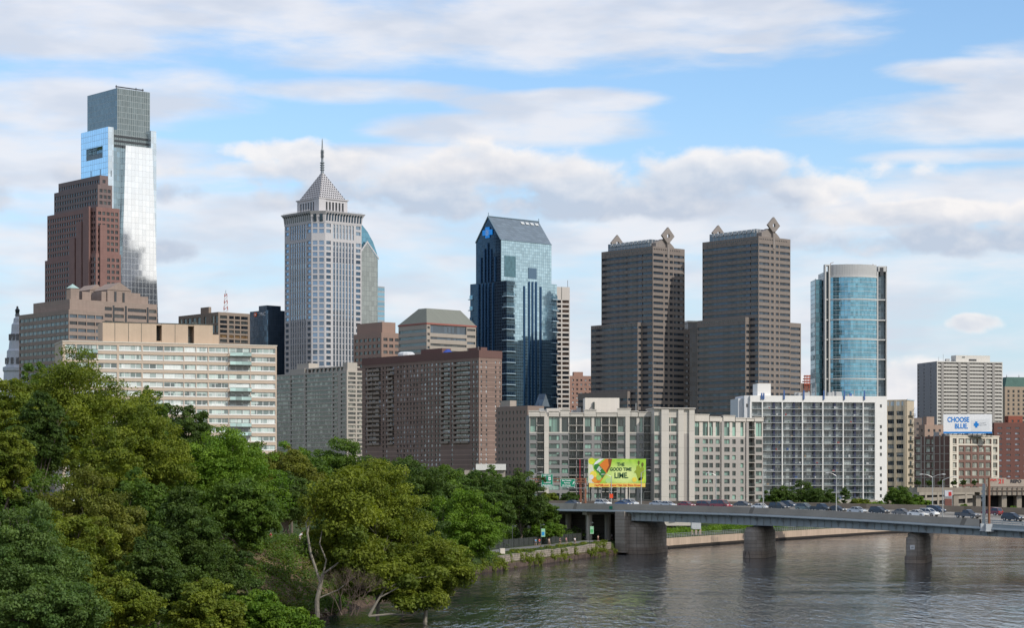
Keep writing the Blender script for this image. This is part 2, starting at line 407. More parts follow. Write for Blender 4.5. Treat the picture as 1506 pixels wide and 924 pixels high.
# ================================================================ ground, river, path
BANK = [(-45,-300),(-43,-100),(-42,0),(-40,100),(-36,180),(-30,240),(-25,272),(-19,310),(-12.5,360),(-6.9,414),(-0.4,438),(2.6,450),(13,488),(27.5,539),(36,565),(43,586),
        (71,649),(133,770),(213,898),(330,1010),(700,1300),(2000,2000),(9000,5000)]
def resample(pts, step):
    out_ = []
    for (x0, y0), (x1, y1) in zip(pts[:-1], pts[1:]):
        L = math.hypot(x1-x0, y1-y0); st = step if y0 < 900 and L < 400 else 120
        n = max(1, int(L/st))
        for i in range(n): out_.append((x0+(x1-x0)*i/n, y0+(y1-y0)*i/n))
    out_.append(pts[-1]); return out_
bk = np.array(resample(BANK, 4.)); 
for _ in range(3): bk[1:-1] = (bk[:-2]+2*bk[1:-1]+bk[2:])/4
tg = np.gradient(bk, axis=0); tg /= np.linalg.norm(tg, axis=1)[:, None]
nl = np.stack([-tg[:, 1], tg[:, 0]], 1)          # inland normal
def prof(y):
    A = [(-6,-3),(0,-.3),(1,.5),(2.5,1.1),(5,3),(9,5.8),(14,8.3),(40,8.8),(100,9)]
    Bp = [(-6,-3),(0,-.3),(.4,.9),(.8,1.3),(1.2,2.6),(2.,3.0),(4,3.2),(30,3.5),(60,6.5),(90,8)]
    Cp = [(-6,-3),(0,-3),(.2,-.3),(.45,2.3),(1.2,2.62),(20,2.8),(45,3.5),(75,7.5),(100,8)]
    def ev(T, s): return np.interp(s, [a for a, _ in T], [b for _, b in T])
    k = min(1, max(0, (y-345)/85)); j = min(1, max(0, (y-540)/15))
    lo = float(np.interp(y, [225, 292], [.30, 1]))
    def f(s):
        a = ev(A, s); a = np.where(a > 0, a*lo, a)*(1-k)+ev(Bp, s)*k; return a*(1-j)+ev(Cp, s)*j
    return f
def bank_at(y):
    i = int(np.argmin(np.abs(bk[:, 1]-y))); return bk[i], nl[i], i
def ground_z(x, y):
    d2 = (bk[:, 0]-x)**2+(bk[:, 1]-y)**2; i = int(np.argmin(d2))
    s = (x-bk[i, 0])*nl[i, 0]+(y-bk[i, 1])*nl[i, 1]
    return float(prof(bk[i, 1])(s))
offs = [-6,-1,0,.2,.45,.8,1.2,1.8,2.5,3,3.4,4,4.5,6,8,10,12,14,17,20,25,30,36,42,50,60,70,80,95,120,180,300,600,1500,6000]
rg = np.random.RandomState(3)
gv = []
for i in range(len(bk)):
    f = prof(bk[i, 1])
    for o in offs:
        z = float(f(o))
        if 1 < o < 60 and bk[i, 1] < 540: z += (rg.rand()-.5)*(.5 if bk[i, 1] < 400 else .12)
        gv.append((bk[i, 0]+nl[i, 0]*o, bk[i, 1]+nl[i, 1]*o, z))
k_ = len(offs)
gf = [(i*k_+j, (i+1)*k_+j, (i+1)*k_+j+1, i*k_+j+1) for i in range(len(bk)-1) for j in range(k_-1)]
me = bpy.data.meshes.new('ground'); me.from_pydata(gv, [], gf); me.update()
m, t, p = new_mat('ground')
pos = t.n('ShaderNodeNewGeometry').outputs['Position']; s = t.sep(pos)
g1 = t.mix(t.ramp(t.noise(pos, .12, 4), .35, .6), (.030, .050, .013, 1), (.065, .085, .024, 1))
g1 = t.mix(t.ramp(t.noise(pos, 1.5, 4), .4, .62), g1, (.03, .05, .012, 1))
dry = t.mix(t.ramp(t.noise(pos, .5, 5, .65), .35, .65), (.07, .05, .03, 1), (.20, .14, .09, 1))
dry = t.mix(t.ramp(t.noise(pos, 2.5, 3), .52, .66), dry, (.07, .08, .025, 1))
near = t.ramp(s[1], 395., 350.)
gc = t.mix(near, g1, dry)
low = t.ramp(s[2], 1.9, .9)          # muddy foot of the bank
gc = t.mix(low, gc, t.mix(t.ramp(t.noise(pos, 1.2, 4), .4, .6), (.06, .042, .03, 1), (.12, .085, .06, 1)))
t.link(gc, p.inputs['Base Color']); p.inputs['Roughness'].default_value = .95; p.inputs['Specular IOR Level'].default_value = .1
me.materials.append(m)
tag(link(bpy.data.objects.new('ground', me)), kind='structure')
# river
m, t, p = new_mat('river_water')
pos = t.n('ShaderNodeNewGeometry').outputs['Position']
p.inputs['Base Color'].default_value = (.014, .021, .030, 1); p.inputs['Roughness'].default_value = .06; p.inputs['IOR'].default_value = 1.333
r1 = t.m('ADD', t.m('ADD', t.m('MULTIPLY', t.noise(t.vm('MULTIPLY', pos, (.16, .045, 1)), 1.0, 2, .5, .3), .9), t.m('MULTIPLY', t.noise(t.vm('MULTIPLY', pos, (.6, .13, 1)), 1.0, 3, .6, .3), 2.6)), t.m('MULTIPLY', t.noise(t.vm('MULTIPLY', pos, (1.6, .6, 1)), 1.0, 3, .6), .3))
r2 = t.noise(t.vm('MULTIPLY', pos, (.03, .06, 1)), .6, 4, .6)
bmp = t.n('ShaderNodeBump'); bmp.inputs['Distance'].default_value = .20; p.inputs['Specular Tint'].default_value = (.80, .91, 1, 1)
t.link(t.ramp(r2, .38, .62, .25, 1.), bmp.inputs['Strength']); t.link(r1, bmp.inputs['Height']); t.link(bmp.outputs[0], p.inputs['Normal'])
wv = MB(); wv.face([(-60, -400, 0), (9000, -400, 0), (9000, 5200, 0), (-60, 5200, 0)])
# keep the sheet on the river side only: a strip that follows the bank
wp = [(float(a[0]-n_[0]*-.6), float(a[1]-n_[1]*-.6)) for a, n_ in zip(bk, nl)]
wv = MB()
for (a, b_) in zip(wp[:-1], wp[1:]):
    wv.face([(a[0], a[1], 0), (a[0]+9000, a[1]-2500, 0), (b_[0]+9000, b_[1]-2500, 0), (b_[0], b_[1], 0)])
tag(wv.build('river', m), kind='structure')

def ribbon(mb, s0, s1, z0=None, y0=0, y1=600, lift=0.0, m=0, jit=0., step=1):
    """strip on the bank between inland offsets s0 and s1"""
    idx = [i for i in range(len(bk)) if y0 <= bk[i, 1] <= y1][::step]
    for a, b_ in zip(idx[:-1], idx[1:]):
        q = []
        for i, s_ in ((a, s0), (a, s1), (b_, s1), (b_, s0)):
            q.append((bk[i, 0]+nl[i, 0]*s_, bk[i, 1]+nl[i, 1]*s_, (float(prof(bk[i, 1])(s_)) if z0 is None else z0)+lift))
        mb.face(q, m)
def wallstrip(mb, s0, s1, zb, zt, y0, y1, m=0, jit=0.):
    idx = [i for i in range(len(bk)) if y0 <= bk[i, 1] <= y1]
    rr = random.Random(5); P_ = []
    for i in idx:
        j = (rr.random()-.5)*jit; zt_ = (zt(bk[i, 1]) if callable(zt) else zt)+j
        P_.append([(bk[i, 0]+nl[i, 0]*s_, bk[i, 1]+nl[i, 1]*s_, z_) for s_, z_ in ((s0, zb), (s0+j*.3, zt_), (s1, zt_), (s1, zb))])
    for A, B_ in zip(P_[:-1], P_[1:]):
        for k in range(4): mb.face([A[k], B_[k], B_[(k+1) % 4], A[(k+1) % 4]], m)
    if P_: mb.face(P_[0], m); mb.face(P_[-1][::-1], m)
asph = wall('path_asphalt', (.16, .155, .145), var=.12, scale=.3, streak=0)
pm = MB(); ribbon(pm, 4.2, 8.8, y0=392, y1=560, lift=.07); tag(pm.build('path', asph), kind='structure')
rub = wall('rubble_stone', (.30, .255, .205), var=.5, scale=.6, joint=(1.1, .45, .09), jcol=.5)
mb = MB(); wallstrip(mb, .85, 1.75, .9, lambda y: 2.75+.3*max(0, min(1, (y-440)/80)), 432, 532, jit=.3)
tag(mb.build('retaining_wall', rub), 'low rubble stone retaining wall between the riverside path and the water', 'wall')
rust = wall('rusty_sheet', (.10, .07, .055), var=.6, scale=.4, joint=(1.2, 9, .2), jcol=.45)
mb = MB(); wallstrip(mb, .1, .55, -1, 1.0, 404, 533, jit=.35)
tag(mb.build('bulkhead', rust), 'broken dark timber and rusty steel bulkhead at the waterline below the stone wall', 'bulkhead')
quaym = wall('quay_concrete', (.47, .36, .27), var=.16, scale=.15, streak=.2, joint=(2.4, 9, .12), jcol=.72)
t_q = thing('quay_wall', 'long tan concrete quay wall with dark fender piles beyond the bridge', 'quay', (43, 586, 0))
def reloc(o, parent):
    o.parent = parent; o.matrix_parent_inverse = Matrix.Translation(-Vector(parent.location)); return o
mb = MB(); wallstrip(mb, -.1, .6, -1, 2.75, 556, 1010); reloc(mb.build('wall', quaym), t_q)
fend = wall('fender_timber', (.045, .035, .028), var=.3, scale=.7, joint=(1.0, 9, .3), jcol=.3)
mb = MB(); wallstrip(mb, -.55, -.15, -1, .75, 556, 1010); reloc(mb.build('fender', fend), t_q)
railm = plain('galvanised_rail', (.38, .39, .40), rough=.45, metallic=.5)
mb = MB(); idx = [i for i in range(len(bk)) if 556 < bk[i, 1] < 900]
for a, b_ in zip(idx[:-1], idx[1:]):
    A = (bk[a, 0]+nl[a, 0]*.3, bk[a, 1]+nl[a, 1]*.3); B_ = (bk[b_, 0]+nl[b_, 0]*.3, bk[b_, 1]+nl[b_, 1]*.3)
    for z in (3.15, 3.5, 3.95): mb.tube((*A, z), (*B_, z), .05, k=4, cap=False)
    for q in (0, .5): mb.tube((A[0]+(B_[0]-A[0])*q, A[1]+(B_[1]-A[1])*q, 2.75), (A[0]+(B_[0]-A[0])*q, A[1]+(B_[1]-A[1])*q, 3.98), .05, k=4)
reloc(mb.build('railing', railm), t_q)
dkm = plain('dark_mesh_fence', (.035, .04, .035), rough=.7)
mb = MB(); wallstrip(mb, 10.7, 10.76, 3.2, 5.1, 425, 540)
idx = [i for i in range(len(bk)) if 425 <= bk[i, 1] <= 540]
for a in idx:
    q = (bk[a, 0]+nl[a, 0]*10.6, bk[a, 1]+nl[a, 1]*10.6); mb.tube((*q, 3.2), (*q, 5.35), .05, k=4)
tag(mb.build('mesh_fence', dkm), 'dark mesh fence along the inland side of the riverside path', 'fence')
# hedge band and grass by the quay
# ================================================================ highway bridge
Bd = Vector((.656, -.755, 0)); Nd = Vector((.755, .656, 0)); OE = Vector((86, 468, 0)); BW = 26.
TT = [(-260,12.45),(-140,12.55),(-100,12.55),(-87,12.5),(-47,12.0),(-26,11.5),(-3,10.8),(17,10.05),(30,9.55),(60,8.4),(100,7.2)]
def btop(t_): return float(np.interp(t_, [a for a, _ in TT], [b for _, b in TT]))
def broad(t_, n): return btop(t_)-.9+n*float(np.interp(t_, [-110, -30, 20], [.012, .03, .05]))
def fbh(t_): return float(np.interp(t_, [-110, -40, 20], [1.0, 1.15, 1.6]))
def bpt(t_, n, z): v = OE+Bd*t_+Nd*n; return (v.x, v.y, z)
def bt_for(px, n):     # distance along the deck at which offset n shows at photo column px
    r = (px-CX)/F; o = OE+Nd*n
    return (r*o.y-o.x)/(Bd.x-r*Bd.y)
def sweep(mb, prof_, t0, t1, step=6., m=0):
    """prof_(t) -> closed list of (n, z); swept along the deck"""
    k = max(1, int(math.ceil((t1-t0)/step))); ts = [t0+(t1-t0)*i/k for i in range(k+1)]
    S = [[bpt(q, n, z) for n, z in prof_(q)] for q in ts]
    for A, B_ in zip(S[:-1], S[1:]):
        for i in range(len(A)):
            j = (i+1) % len(A); mb.face([A[i], B_[i], B_[j], A[j]], m)
    mb.face(S[0][::-1], m); mb.face(S[-1], m)
bridge = thing('highway_bridge', 'grey blue steel girder highway bridge on stone piers across the river', 'bridge', tuple(OE))
def bp(mb, name, mats, **k): return reloc(mb.build(name, mats, None, **k), bridge)
conc = wall('bridge_concrete', (.46, .41, .34), var=.14, scale=.12, streak=.28, joint=(6, 50, .12), jcol=.6)
steel = wall('bridge_steel', (.39, .43, .43), rough=.55, var=.10, scale=.15, streak=.3, spec=.4)
steel2 = wall('bridge_steel_flange', (.38, .42, .42), rough=.5, var=.10, scale=.15, streak=.2, spec=.4)
asp = wall('road_asphalt', (.25, .235, .21), var=.12, scale=.2, streak=0)
white = plain('road_paint', (.7, .7, .68), rough=.7)
mb = MB(); sweep(mb, lambda q: [(0, btop(q)-1.55), (0, broad(q, 0)), (BW, broad(q, BW)), (BW, btop(q)-1.55)], -260, 95); bp(mb, 'deck', asp)
mb = MB(); sweep(mb, lambda q: [(-.35, btop(q)-1.5), (-.3, btop(q)), (-.02, btop(q)), (-.02, btop(q)-1.5)], -260, 19.5); bp(mb, 'parapet', conc)
mb = MB(); sweep(mb, lambda q: [(BW+.02, btop(q)-1.2), (BW+.02, broad(q, BW)+fbh(q)), (BW+.4, broad(q, BW)+fbh(q)), (BW+.4, btop(q)-1.2)], -260, 95)
bp(mb, 'far_barrier', wall('barrier_concrete', (.30, .24, .18), var=.2, scale=.3, streak=.3, joint=(3, 50, .2), jcol=.7))
# median barrier and lane lines
mb = MB(); sweep(mb, lambda q: [(15.0, broad(q, 15)), (15.1, broad(q, 15)+.45), (15.4, broad(q, 15)+.45), (15.5, broad(q, 15))], -260, 95)
bp(mb, 'median_barrier', conc)
mb = MB()
for n in (2.2, 14.3):
    for i in range(59):
        q = -260+i*6
        mb.face([bpt(q, n, broad(q, n)+.03), bpt(q+6, n, broad(q+6, n)+.03), bpt(q+6, n+.18, broad(q+6, n+.18)+.03), bpt(q, n+.18, broad(q, n+.18)+.03)])
for n in (6.2, 10.2, 19, 22.6):
    for i in range(30):
        q = -260+i*12; mb.face([bpt(q, n, broad(q, n)+.03), bpt(q+3.5, n, broad(q+3.5, n)+.03), bpt(q+3.5, n+.16, broad(q+3.5, n+.16)+.03), bpt(q, n+.16, broad(q, n+.16)+.03)])
o = bp(mb, 'lane_marking', white)
# fascia ledge under the parapet
mb = MB(); sweep(mb, lambda q: [(-.62, btop(q)-2.05), (-.62, btop(q)-1.83), (-.32, btop(q)-1.52), (.3, btop(q)-1.52), (.3, btop(q)-2.05)], -260, 95); bp(mb, 'fascia', steel2)
def gdep(q): return float(np.interp(q, [-88, -60, -47, -26, -3, 30, 95], [4.15, 4.1, 4.25, 3.9, 3.75, 3.45, 3.4]))
for k, n in enumerate((.9, 8.5, 17, 24.6)):
    mb = MB(); sweep(mb, lambda q: [(n, btop(q)-gdep(q)+.12), (n, btop(q)-2.08), (n+.25, btop(q)-2.08), (n+.25, btop(q)-gdep(q)+.12)], -87, 95)
    g = bp(mb, 'girder', steel)
    mb = MB(); sweep(mb, lambda q: [(n-.25, btop(q)-gdep(q)), (n-.25, btop(q)-gdep(q)+.11), (n+.5, btop(q)-gdep(q)+.11), (n+.5, btop(q)-gdep(q))], -87, 95)
    f_ = mb.build('flange', steel2, None); f_.parent = g; f_.matrix_parent_inverse = (g.matrix_parent_inverse.inverted() if False else Matrix.Identity(4))
    if k == 0:
        i = 0
        q = -86.
        while q < 92:
            mb = MB(); d0 = btop(q)-gdep(q)+.13; d1 = btop(q)-2.1
            mb.face([bpt(q, n-.22, d0), bpt(q, n-.01, d0), bpt(q, n-.01, d1), bpt(q, n-.22, d1)]); mb.face([bpt(q+.08, n-.01, d0), bpt(q+.08, n-.22, d0), bpt(q+.08, n-.22, d1), bpt(q+.08, n-.01, d1)])
            mb.face([bpt(q, n-.22, d0), bpt(q, n-.22, d1), bpt(q+.08, n-.22, d1), bpt(q+.08, n-.22, d0)])
            if i % 4 == 0:
                a = [bpt(q, -.5, d1), bpt(q, n-.23, d1-1.2), bpt(q, n-.23, d1)]; b_ = [bpt(q+.15, -.5, d1), bpt(q+.15, n-.23, d1-1.2), bpt(q+.15, n-.23, d1)]
                mb.face(a); mb.face(b_[::-1]); mb.face([a[0], b_[0], b_[1], a[1]])
            x_ = mb.build('stiffener', steel, None); x_.parent = g; q += 2.05; i += 1
# steel railing at the near right end
mb = MB()
for h0, h1 in ((.0, -.22), (-.42, -.62), (-.8, -1.0)):
    sweep(mb, lambda q: [(-.3, btop(q)+h1), (-.3, btop(q)+h0), (-.16, btop(q)+h0), (-.16, btop(q)+h1)], 19.7, 95)
sweep(mb, lambda q: [(-.22, btop(q)-1.5), (-.22, btop(q)-1.02), (-.1, btop(q)-1.02), (-.1, btop(q)-1.5)], 19.7, 95)
for i in range(30):
    q = 19.8+i*2.5; mb.tube(bpt(q, -.1, btop(q)-1.5), bpt(q, -.1, btop(q)-.02), .09, k=4)
bp(mb, 'steel_railing', steel2)
# expansion joint post
mb = MB(); q = 19.4; sweep(mb, lambda q: [(-.42, btop(q)-2.0), (-.42, btop(q)+.02), (-.36, btop(q)+.02), (-.36, btop(q)-2.0)], 19.2, 19.65); bp(mb, 'expansion_joint', rust)
# piers
Fd = Vector((.26, .9656, 0)); Fn = Vector((.9656, -.26, 0))
stone = wall('pier_stone', (.33, .285, .24), var=.3, scale=.25, streak=.35, joint=(1.9, .85, .07), jcol=.5)
stone2 = wall('pier_plinth', (.26, .21, .17), var=.3, scale=.25, streak=.3, joint=(2.6, .9, .08), jcol=.5)
def stadium(c, hw, L, k=9):
    pts = []
    for i in range(k+1):
        a = math.pi*i/k; pts.append((c[0]-Fd.x*hw*.9*math.sin(a)+Fn.x*-hw*math.cos(a), c[1]-Fd.y*hw*.9*math.sin(a)+Fn.y*-hw*math.cos(a)))
    for i in range(k+1):
        a = math.pi*i/k; pts.append((c[0]+Fd.x*(L+hw*.9*math.sin(a))+Fn.x*hw*math.cos(a), c[1]+Fd.y*(L+hw*.9*math.sin(a))+Fn.y*hw*math.cos(a)))
    return pts
def cap_pts(): pass
for (cx_, cy_, hw, L, ztop, name) in ((88.1, 470.5, 2.05, 17, 6.6, 'pier'), (56.9, 505.5, 2.45, 17, 7.3, 'pier'), (31.6, 536.5, 3.5, 18, 7.9, 'pier')):
    mb = MB(); mb.prism(stadium((cx_, cy_), hw, L), 1.6, ztop-1.3); mb.prism(stadium((cx_, cy_), hw+.02, L), ztop-1.3, ztop-.9, taper=.97)
    mb.prism(stadium((cx_, cy_), hw-.25, L-.3), ztop-.9, ztop, taper=.93)
    pr = bp(mb, name, stone)
    mb = MB(); mb.prism(stadium((cx_, cy_), hw+.35, L), -2, 1.62, taper=.985); q = mb.build('plinth', stone2, None); q.parent = pr
    # bearings
    mb = MB()
    for k in range(4):
        c = Vector((cx_, cy_, 0))+Fd*(1.5+k*4.6); mb.box(c.x-.5, c.x+.5, c.y-.5, c.y+.5, ztop, ztop+.5)
    q = mb.build('bearing', steel2, None); q.parent = pr
# pilaster of the first pier, abutment and column bents under the landward viaduct
mb = MB(); c = bpt(-89.5, -.4, 0); mb.prism([bpt(-91, -.9, 0)[:2], bpt(-87.6, -.9, 0)[:2], bpt(-87.6, 2.4, 0)[:2], bpt(-91, 2.4, 0)[:2]], .4, 10.6)
bp(mb, 'pilaster', stone)
mb = MB(); sweep(mb, lambda q: [(.4, btop(q)-3.1), (.4, btop(q)-1.6), (BW-1, btop(q)-1.6), (BW-1, btop(q)-3.1)], -90, -87.2); bp(mb, 'cross_beam', conc)
for q in (-104, -119, -134, -150, -166, -182):
    mb = MB()
    for n in (2.5, 9, 16, 23):
        mb.tube(bpt(q, n, 2), bpt(q, n, btop(q)-2.5), .75, k=10)
    sweep(mb, lambda s_: [(.8, btop(s_)-2.9), (.8, btop(s_)-1.57), (BW-.8, btop(s_)-1.57), (BW-.8, btop(s_)-2.9)], q-.8, q+.8)
    bp(mb, 'column_bent', conc)
mb = MB(); sweep(mb, lambda q: [(.5, 7), (.5, btop(q)-1.6), (BW-1, btop(q)-1.6), (BW-1, 7)], -260, -200, 30); bp(mb, 'abutment', stone)
mb = MB(); sweep(mb, lambda q: [(BW-1.5, 2.5), (BW-1.5, btop(q)-1.7), (BW-.9, btop(q)-1.7), (BW-.9, 2.5)], -215, -100, 20); bp(mb, 'retaining_wall', wall('viaduct_dark_backdrop', (.16, .14, .12), var=.2, scale=.2, joint=(5, 2, .15), jcol=.6))  # wall added here, coloured dark for the shade under the viaduct
gm = MB(); c0 = bt_for(1445, -.4); c1 = bt_for(1455, -.4)
# sign gantry feet at the railing
for nm, px_, ytop_, mt in (('sign_post', 1447, 712, steel2), ('sign_post', 1454.6, 703, plain('rust_brown_steel', (.24, .105, .055), rough=.7))):
    q = bt_for(px_, -.55); P0 = bpt(q, -.55, btop(q)-1.4); r_ = thing('sign_post', 'grey steel mast bolted to the bridge railing' if px_ < 1450 else 'rust brown steel mast bolted to the bridge railing', 'mast', P0)
    mb = MB(); mb.tube((0, 0, 0), (0, 0, Z(ytop_, P0[1])-P0[2]), .32 if px_ < 1450 else .26, k=10)
    if px_ < 1450:
        for k in range(3): mb.box(-.5, .2, -.12, .12, 5.2+k*.9, 5.75+k*.9)
    mb.build('shaft', mt, r_); mb = MB(); mb.box(-.75, .75, -.5, .35, -.9, .55); mb.box(-.9, .9, -.6, .3, -1.05, -.88); mb.build('footing', plain('pale_steel', (.5, .52, .52)), r_)

# ---------------------------------------------------------------- vehicles
glassm = pane('car_glass', (.02, .025, .03), rough=.04, spec=1.)
tyrem = plain('tyre_rubber', (.02, .02, .02), rough=.9); rimm = plain('wheel_rim', (.45, .45, .47), rough=.35, metallic=.7)
lampm = plain('headlight_lens', (.75, .75, .72), rough=.1, coat=1); tailm = plain('tail_light_lens', (.45, .02, .015), rough=.2, coat=1)
trimm = plain('black_trim', (.03, .03, .03), rough=.6)
SHP = {  # side outline (x forward, z), greenhouse outline, width, length
 'sedan': ([(-2.35,.3),(-2.4,.62),(-2.3,.92),(-1.75,.98),(-1.1,1.02),(.95,.96),(2.0,.78),(2.32,.62),(2.36,.32)], [(-1.75,.97),(-1.0,1.40),(-.2,1.46),(.35,1.42),(1.2,.95)], 1.8),
 'suv': ([(-2.3,.38),(-2.35,.75),(-2.28,1.08),(-1.2,1.12),(1.05,1.1),(2.0,.98),(2.28,.8),(2.32,.38)], [(-2.2,1.08),(-1.95,1.68),(-.3,1.76),(.35,1.7),(1.25,1.09)], 1.9),
 'van': ([(-2.5,.34),(-2.55,.7),(-2.5,1.05),(-1.2,1.1),(1.3,1.02),(2.2,.85),(2.5,.65),(2.5,.34)], [(-2.46,1.02),(-2.3,1.68),(-.6,1.78),(.6,1.72),(1.75,.98)], 1.95),
 'minibus': ([(-2.9,.34),(-2.95,.7),(-2.92,1.1),(-1.2,1.15),(1.7,1.12),(2.5,.98),(2.8,.7),(2.8,.34)], [(-2.9,1.1),(-2.85,1.98),(-.6,2.05),(1.0,2.0),(1.9,1.12)], 2.0),
 'pickup': ([(-2.8,.45),(-2.85,.8),(-2.82,1.15),(-.7,1.18),(1.2,1.15),(2.4,1.02),(2.75,.85),(2.78,.45)], [(-.85,1.14),(-.75,1.75),(.1,1.82),(.6,1.76),(1.35,1.14)], 2.0)}
PC = {}
def part(key, fn, name, mats, parent, loc=(0, 0, 0), smooth=False):
    if key not in PC: PC[key] = fn().mesh(name, mats, smooth)
    o = bpy.data.objects.new(name, PC[key]); o.location = loc; return link(o, parent)
def inset_box(poly, w_, win, m=0):
    """outline extruded across the width, drawn in towards the roof"""
    mb = MB(); zmax = max(z for _, z in poly); zmin = min(z for _, z in poly); n = len(poly)
    def hw(z): return w_/2-win*(z-zmin)/(zmax-zmin)
    A = [(x, -hw(z), z) for x, z in poly]; B_ = [(x, hw(z), z) for x, z in poly]
    mb.face(A, m); mb.face(B_[::-1], m)
    for i in range(n):
        j = (i+1) % n; mb.face([A[i], B_[i], B_[j], A[j]], m)
    return mb
def car(kind, label, col, px_, n, flip=False, cat=None):
    body, gh, wd = SHP[kind]; t_ = bt_for(px_, n); P0 = bpt(t_, n, broad(t_, n)+.02)
    slope = math.atan2(btop(t_+2)-btop(t_-2), 4)
    nm = {'sedan': 'sedan_car', 'suv': 'suv', 'van': 'minivan', 'minibus': 'passenger_van', 'pickup': 'pickup_truck'}[kind]
    r_ = thing(nm, label, cat or {'sedan': 'car', 'suv': 'suv', 'van': 'van', 'minibus': 'van', 'pickup': 'pickup truck'}[kind], P0, math.atan2(Bd.y, Bd.x)+(math.pi if flip else 0), 'vehicles crossing the highway bridge')
    r_.rotation_euler = (0, -slope*(-1 if flip else 1), r_.rotation_euler[2])
    pm_ = plain('car_paint_%s' % col, {'white': (.78, .78, .76), 'black': (.015, .016, .02), 'silver': (.48, .51, .54), 'grey': (.16, .15, .14), 'red': (.28, .02, .025), 'maroon': (.16, .015, .02),
                'blue': (.03, .09, .25), 'navy': (.03, .045, .08), 'green': (.13, .17, .165), 'charcoal': (.07, .07, .075)}[col], rough=.3, metallic=0., coat=.5)
    xs = [b[0] for b in body]; L0, L1 = min(xs), max(xs); wz = .34 if kind in ('sedan', 'van') else .38; wx0 = L0+.95; wx1 = L1-.9
    part((kind, col, 'b'), lambda: inset_box(body, wd, .10), 'body', pm_, r_)
    def roof():
        g2 = [(x*.985, z+.02) for x, z in gh]; k = [(x, z) for x, z in g2 if z > 1.3]; mb = MB()
        hz = max(z for _, z in gh); mb = inset_box([(k[0][0]+.02, k[0][1]-.03)]+[(x, z+.03) for x, z in k]+[(k[-1][0], k[-1][1]-.03)], wd-.42, .04)
        for sx in (-1, 1):                                     # pillars
            for j in (0, 1, 2):
                a = [gh[0], gh[len(gh)//2], gh[-1]][j]; b_ = [k[0], gh[len(gh)//2], k[-1]][j]
                if j == 1: a = (b_[0]-.05, gh[0][1])
                mb.tube((a[0], sx*(wd/2-.13), a[1]), (b_[0], sx*(wd/2-.25), b_[1]-.02), .045, k=4)
        return mb
    part((kind, col, 'r'), roof, 'roof', pm_, r_)
    part((kind, 'g'), lambda: inset_box(gh, wd-.18, .17), 'window', glassm, r_)
    if kind == 'pickup': part((kind, 'bed'), lambda: MB().box(-2.65, -.95, -.8, .8, 1.12, 1.20), 'truck_bed', trimm, r_)
    for x in (wx0, wx1):
        for sy in (-1, 1):
            wh = part((kind, 'w'), lambda: MB().tube((0, -.11, 0), (0, .11, 0), wz, k=16), 'wheel', tyrem, r_, (x, sy*(wd/2-.10), wz))
            part((kind, 'h'), lambda: MB().tube((0, -.125, 0), (0, .125, 0), wz*.6, k=12), 'rim', rimm, wh)
    for sy in (-1, 1):
        part((kind, 'hl'), lambda: MB().box(-.1, .04, -.24, .24, -.09, .09), 'headlight', lampm, r_, (L1-.07, sy*(wd/2-.36), .72 if kind in ('sedan', 'van') else .85))
        part((kind, 'tl'), lambda: MB().box(-.03, .08, -.18, .18, -.12, .12), 'tail_light', tailm, r_, (L0+.04, sy*(wd/2-.3), .80 if kind == 'sedan' else .98))
        part((kind, 'mi'), lambda: MB().box(-.08, .08, -.11, .11, -.07, .07), 'mirror', pm_ if False else trimm, r_, (gh[-1][0]-.25, sy*(wd/2+.05), 1.06))
    part((kind, 'bu'), lambda: MB().box(-.06, .06, -wd/2+.12, wd/2-.12, -.09, .09), 'bumper', trimm, r_, (L1-.01, 0, .42))
    return r_
CARS = [('sedan','dark navy car, farthest left on the bridge, nearest the green signs','navy',843,9,0),('suv','white estate car below the left half of the lime billboard','white',887,9,0),
 ('sedan','blue car low beside a silver car under the lime billboard','blue',917,8,0),('suv','silver car beside the blue car under the lime billboard','silver',927,11.5,0),
 ('sedan','silver car just right of the lime billboard, rear one of two','silver',968,10,0),('sedan','pale silver car just right of the lime billboard, front one of two','silver',982,8,0),
 ('sedan','low bright red car behind the maroon vans','red',1010,9,0),('van','maroon minivan directly behind the long red passenger van','maroon',1038,9,0),
 ('minibus','long red passenger van on the bridge','red',1061,9,0),('sedan','charcoal car in the far lanes beyond the red passenger van','charcoal',1093,19,0),
 ('sedan','white sedan alone at the foot of the cream apartment block','white',1119,8,0),('van','black minivan between the white sedan and the green suv','black',1146,9,0),
 ('suv','dark navy suv in the far lanes behind the black minivan','navy',1160,18,0),('suv','grey green boxy suv ahead of the black pickup','green',1184,9,0),
 ('pickup','black pickup truck between the grey green suv and a black car','black',1208,8.5,0),('sedan','black car close beside the black pickup truck','black',1231,9,0),
 ('sedan','silver sedan alone between two black vehicles below the white tower','silver',1261,8,0),('suv','long black suv under the round tree right of the white tower','black',1293,8,0),
 ('sedan','dull grey sedan ahead of the white cars','grey',1327,8.5,0),('sedan','low white car overlapping a white suv','white',1350,7,0),('suv','tall white suv overlapping a low white car','white',1366,9.5,0),
 ('suv','dark navy suv half hidden behind the white suv','navy',1376,19,0),('pickup','charcoal pickup truck by itself near the bridge lamps','charcoal',1423,10,0),
 ('suv','dark red suv in the far lanes behind the steel masts','maroon',1459,20,1),('suv','black suv, farthest right on the bridge','black',1489,9,0)]
for c in CARS: car(c[0], c[1], c[2], c[3], c[4], bool(c[5]))

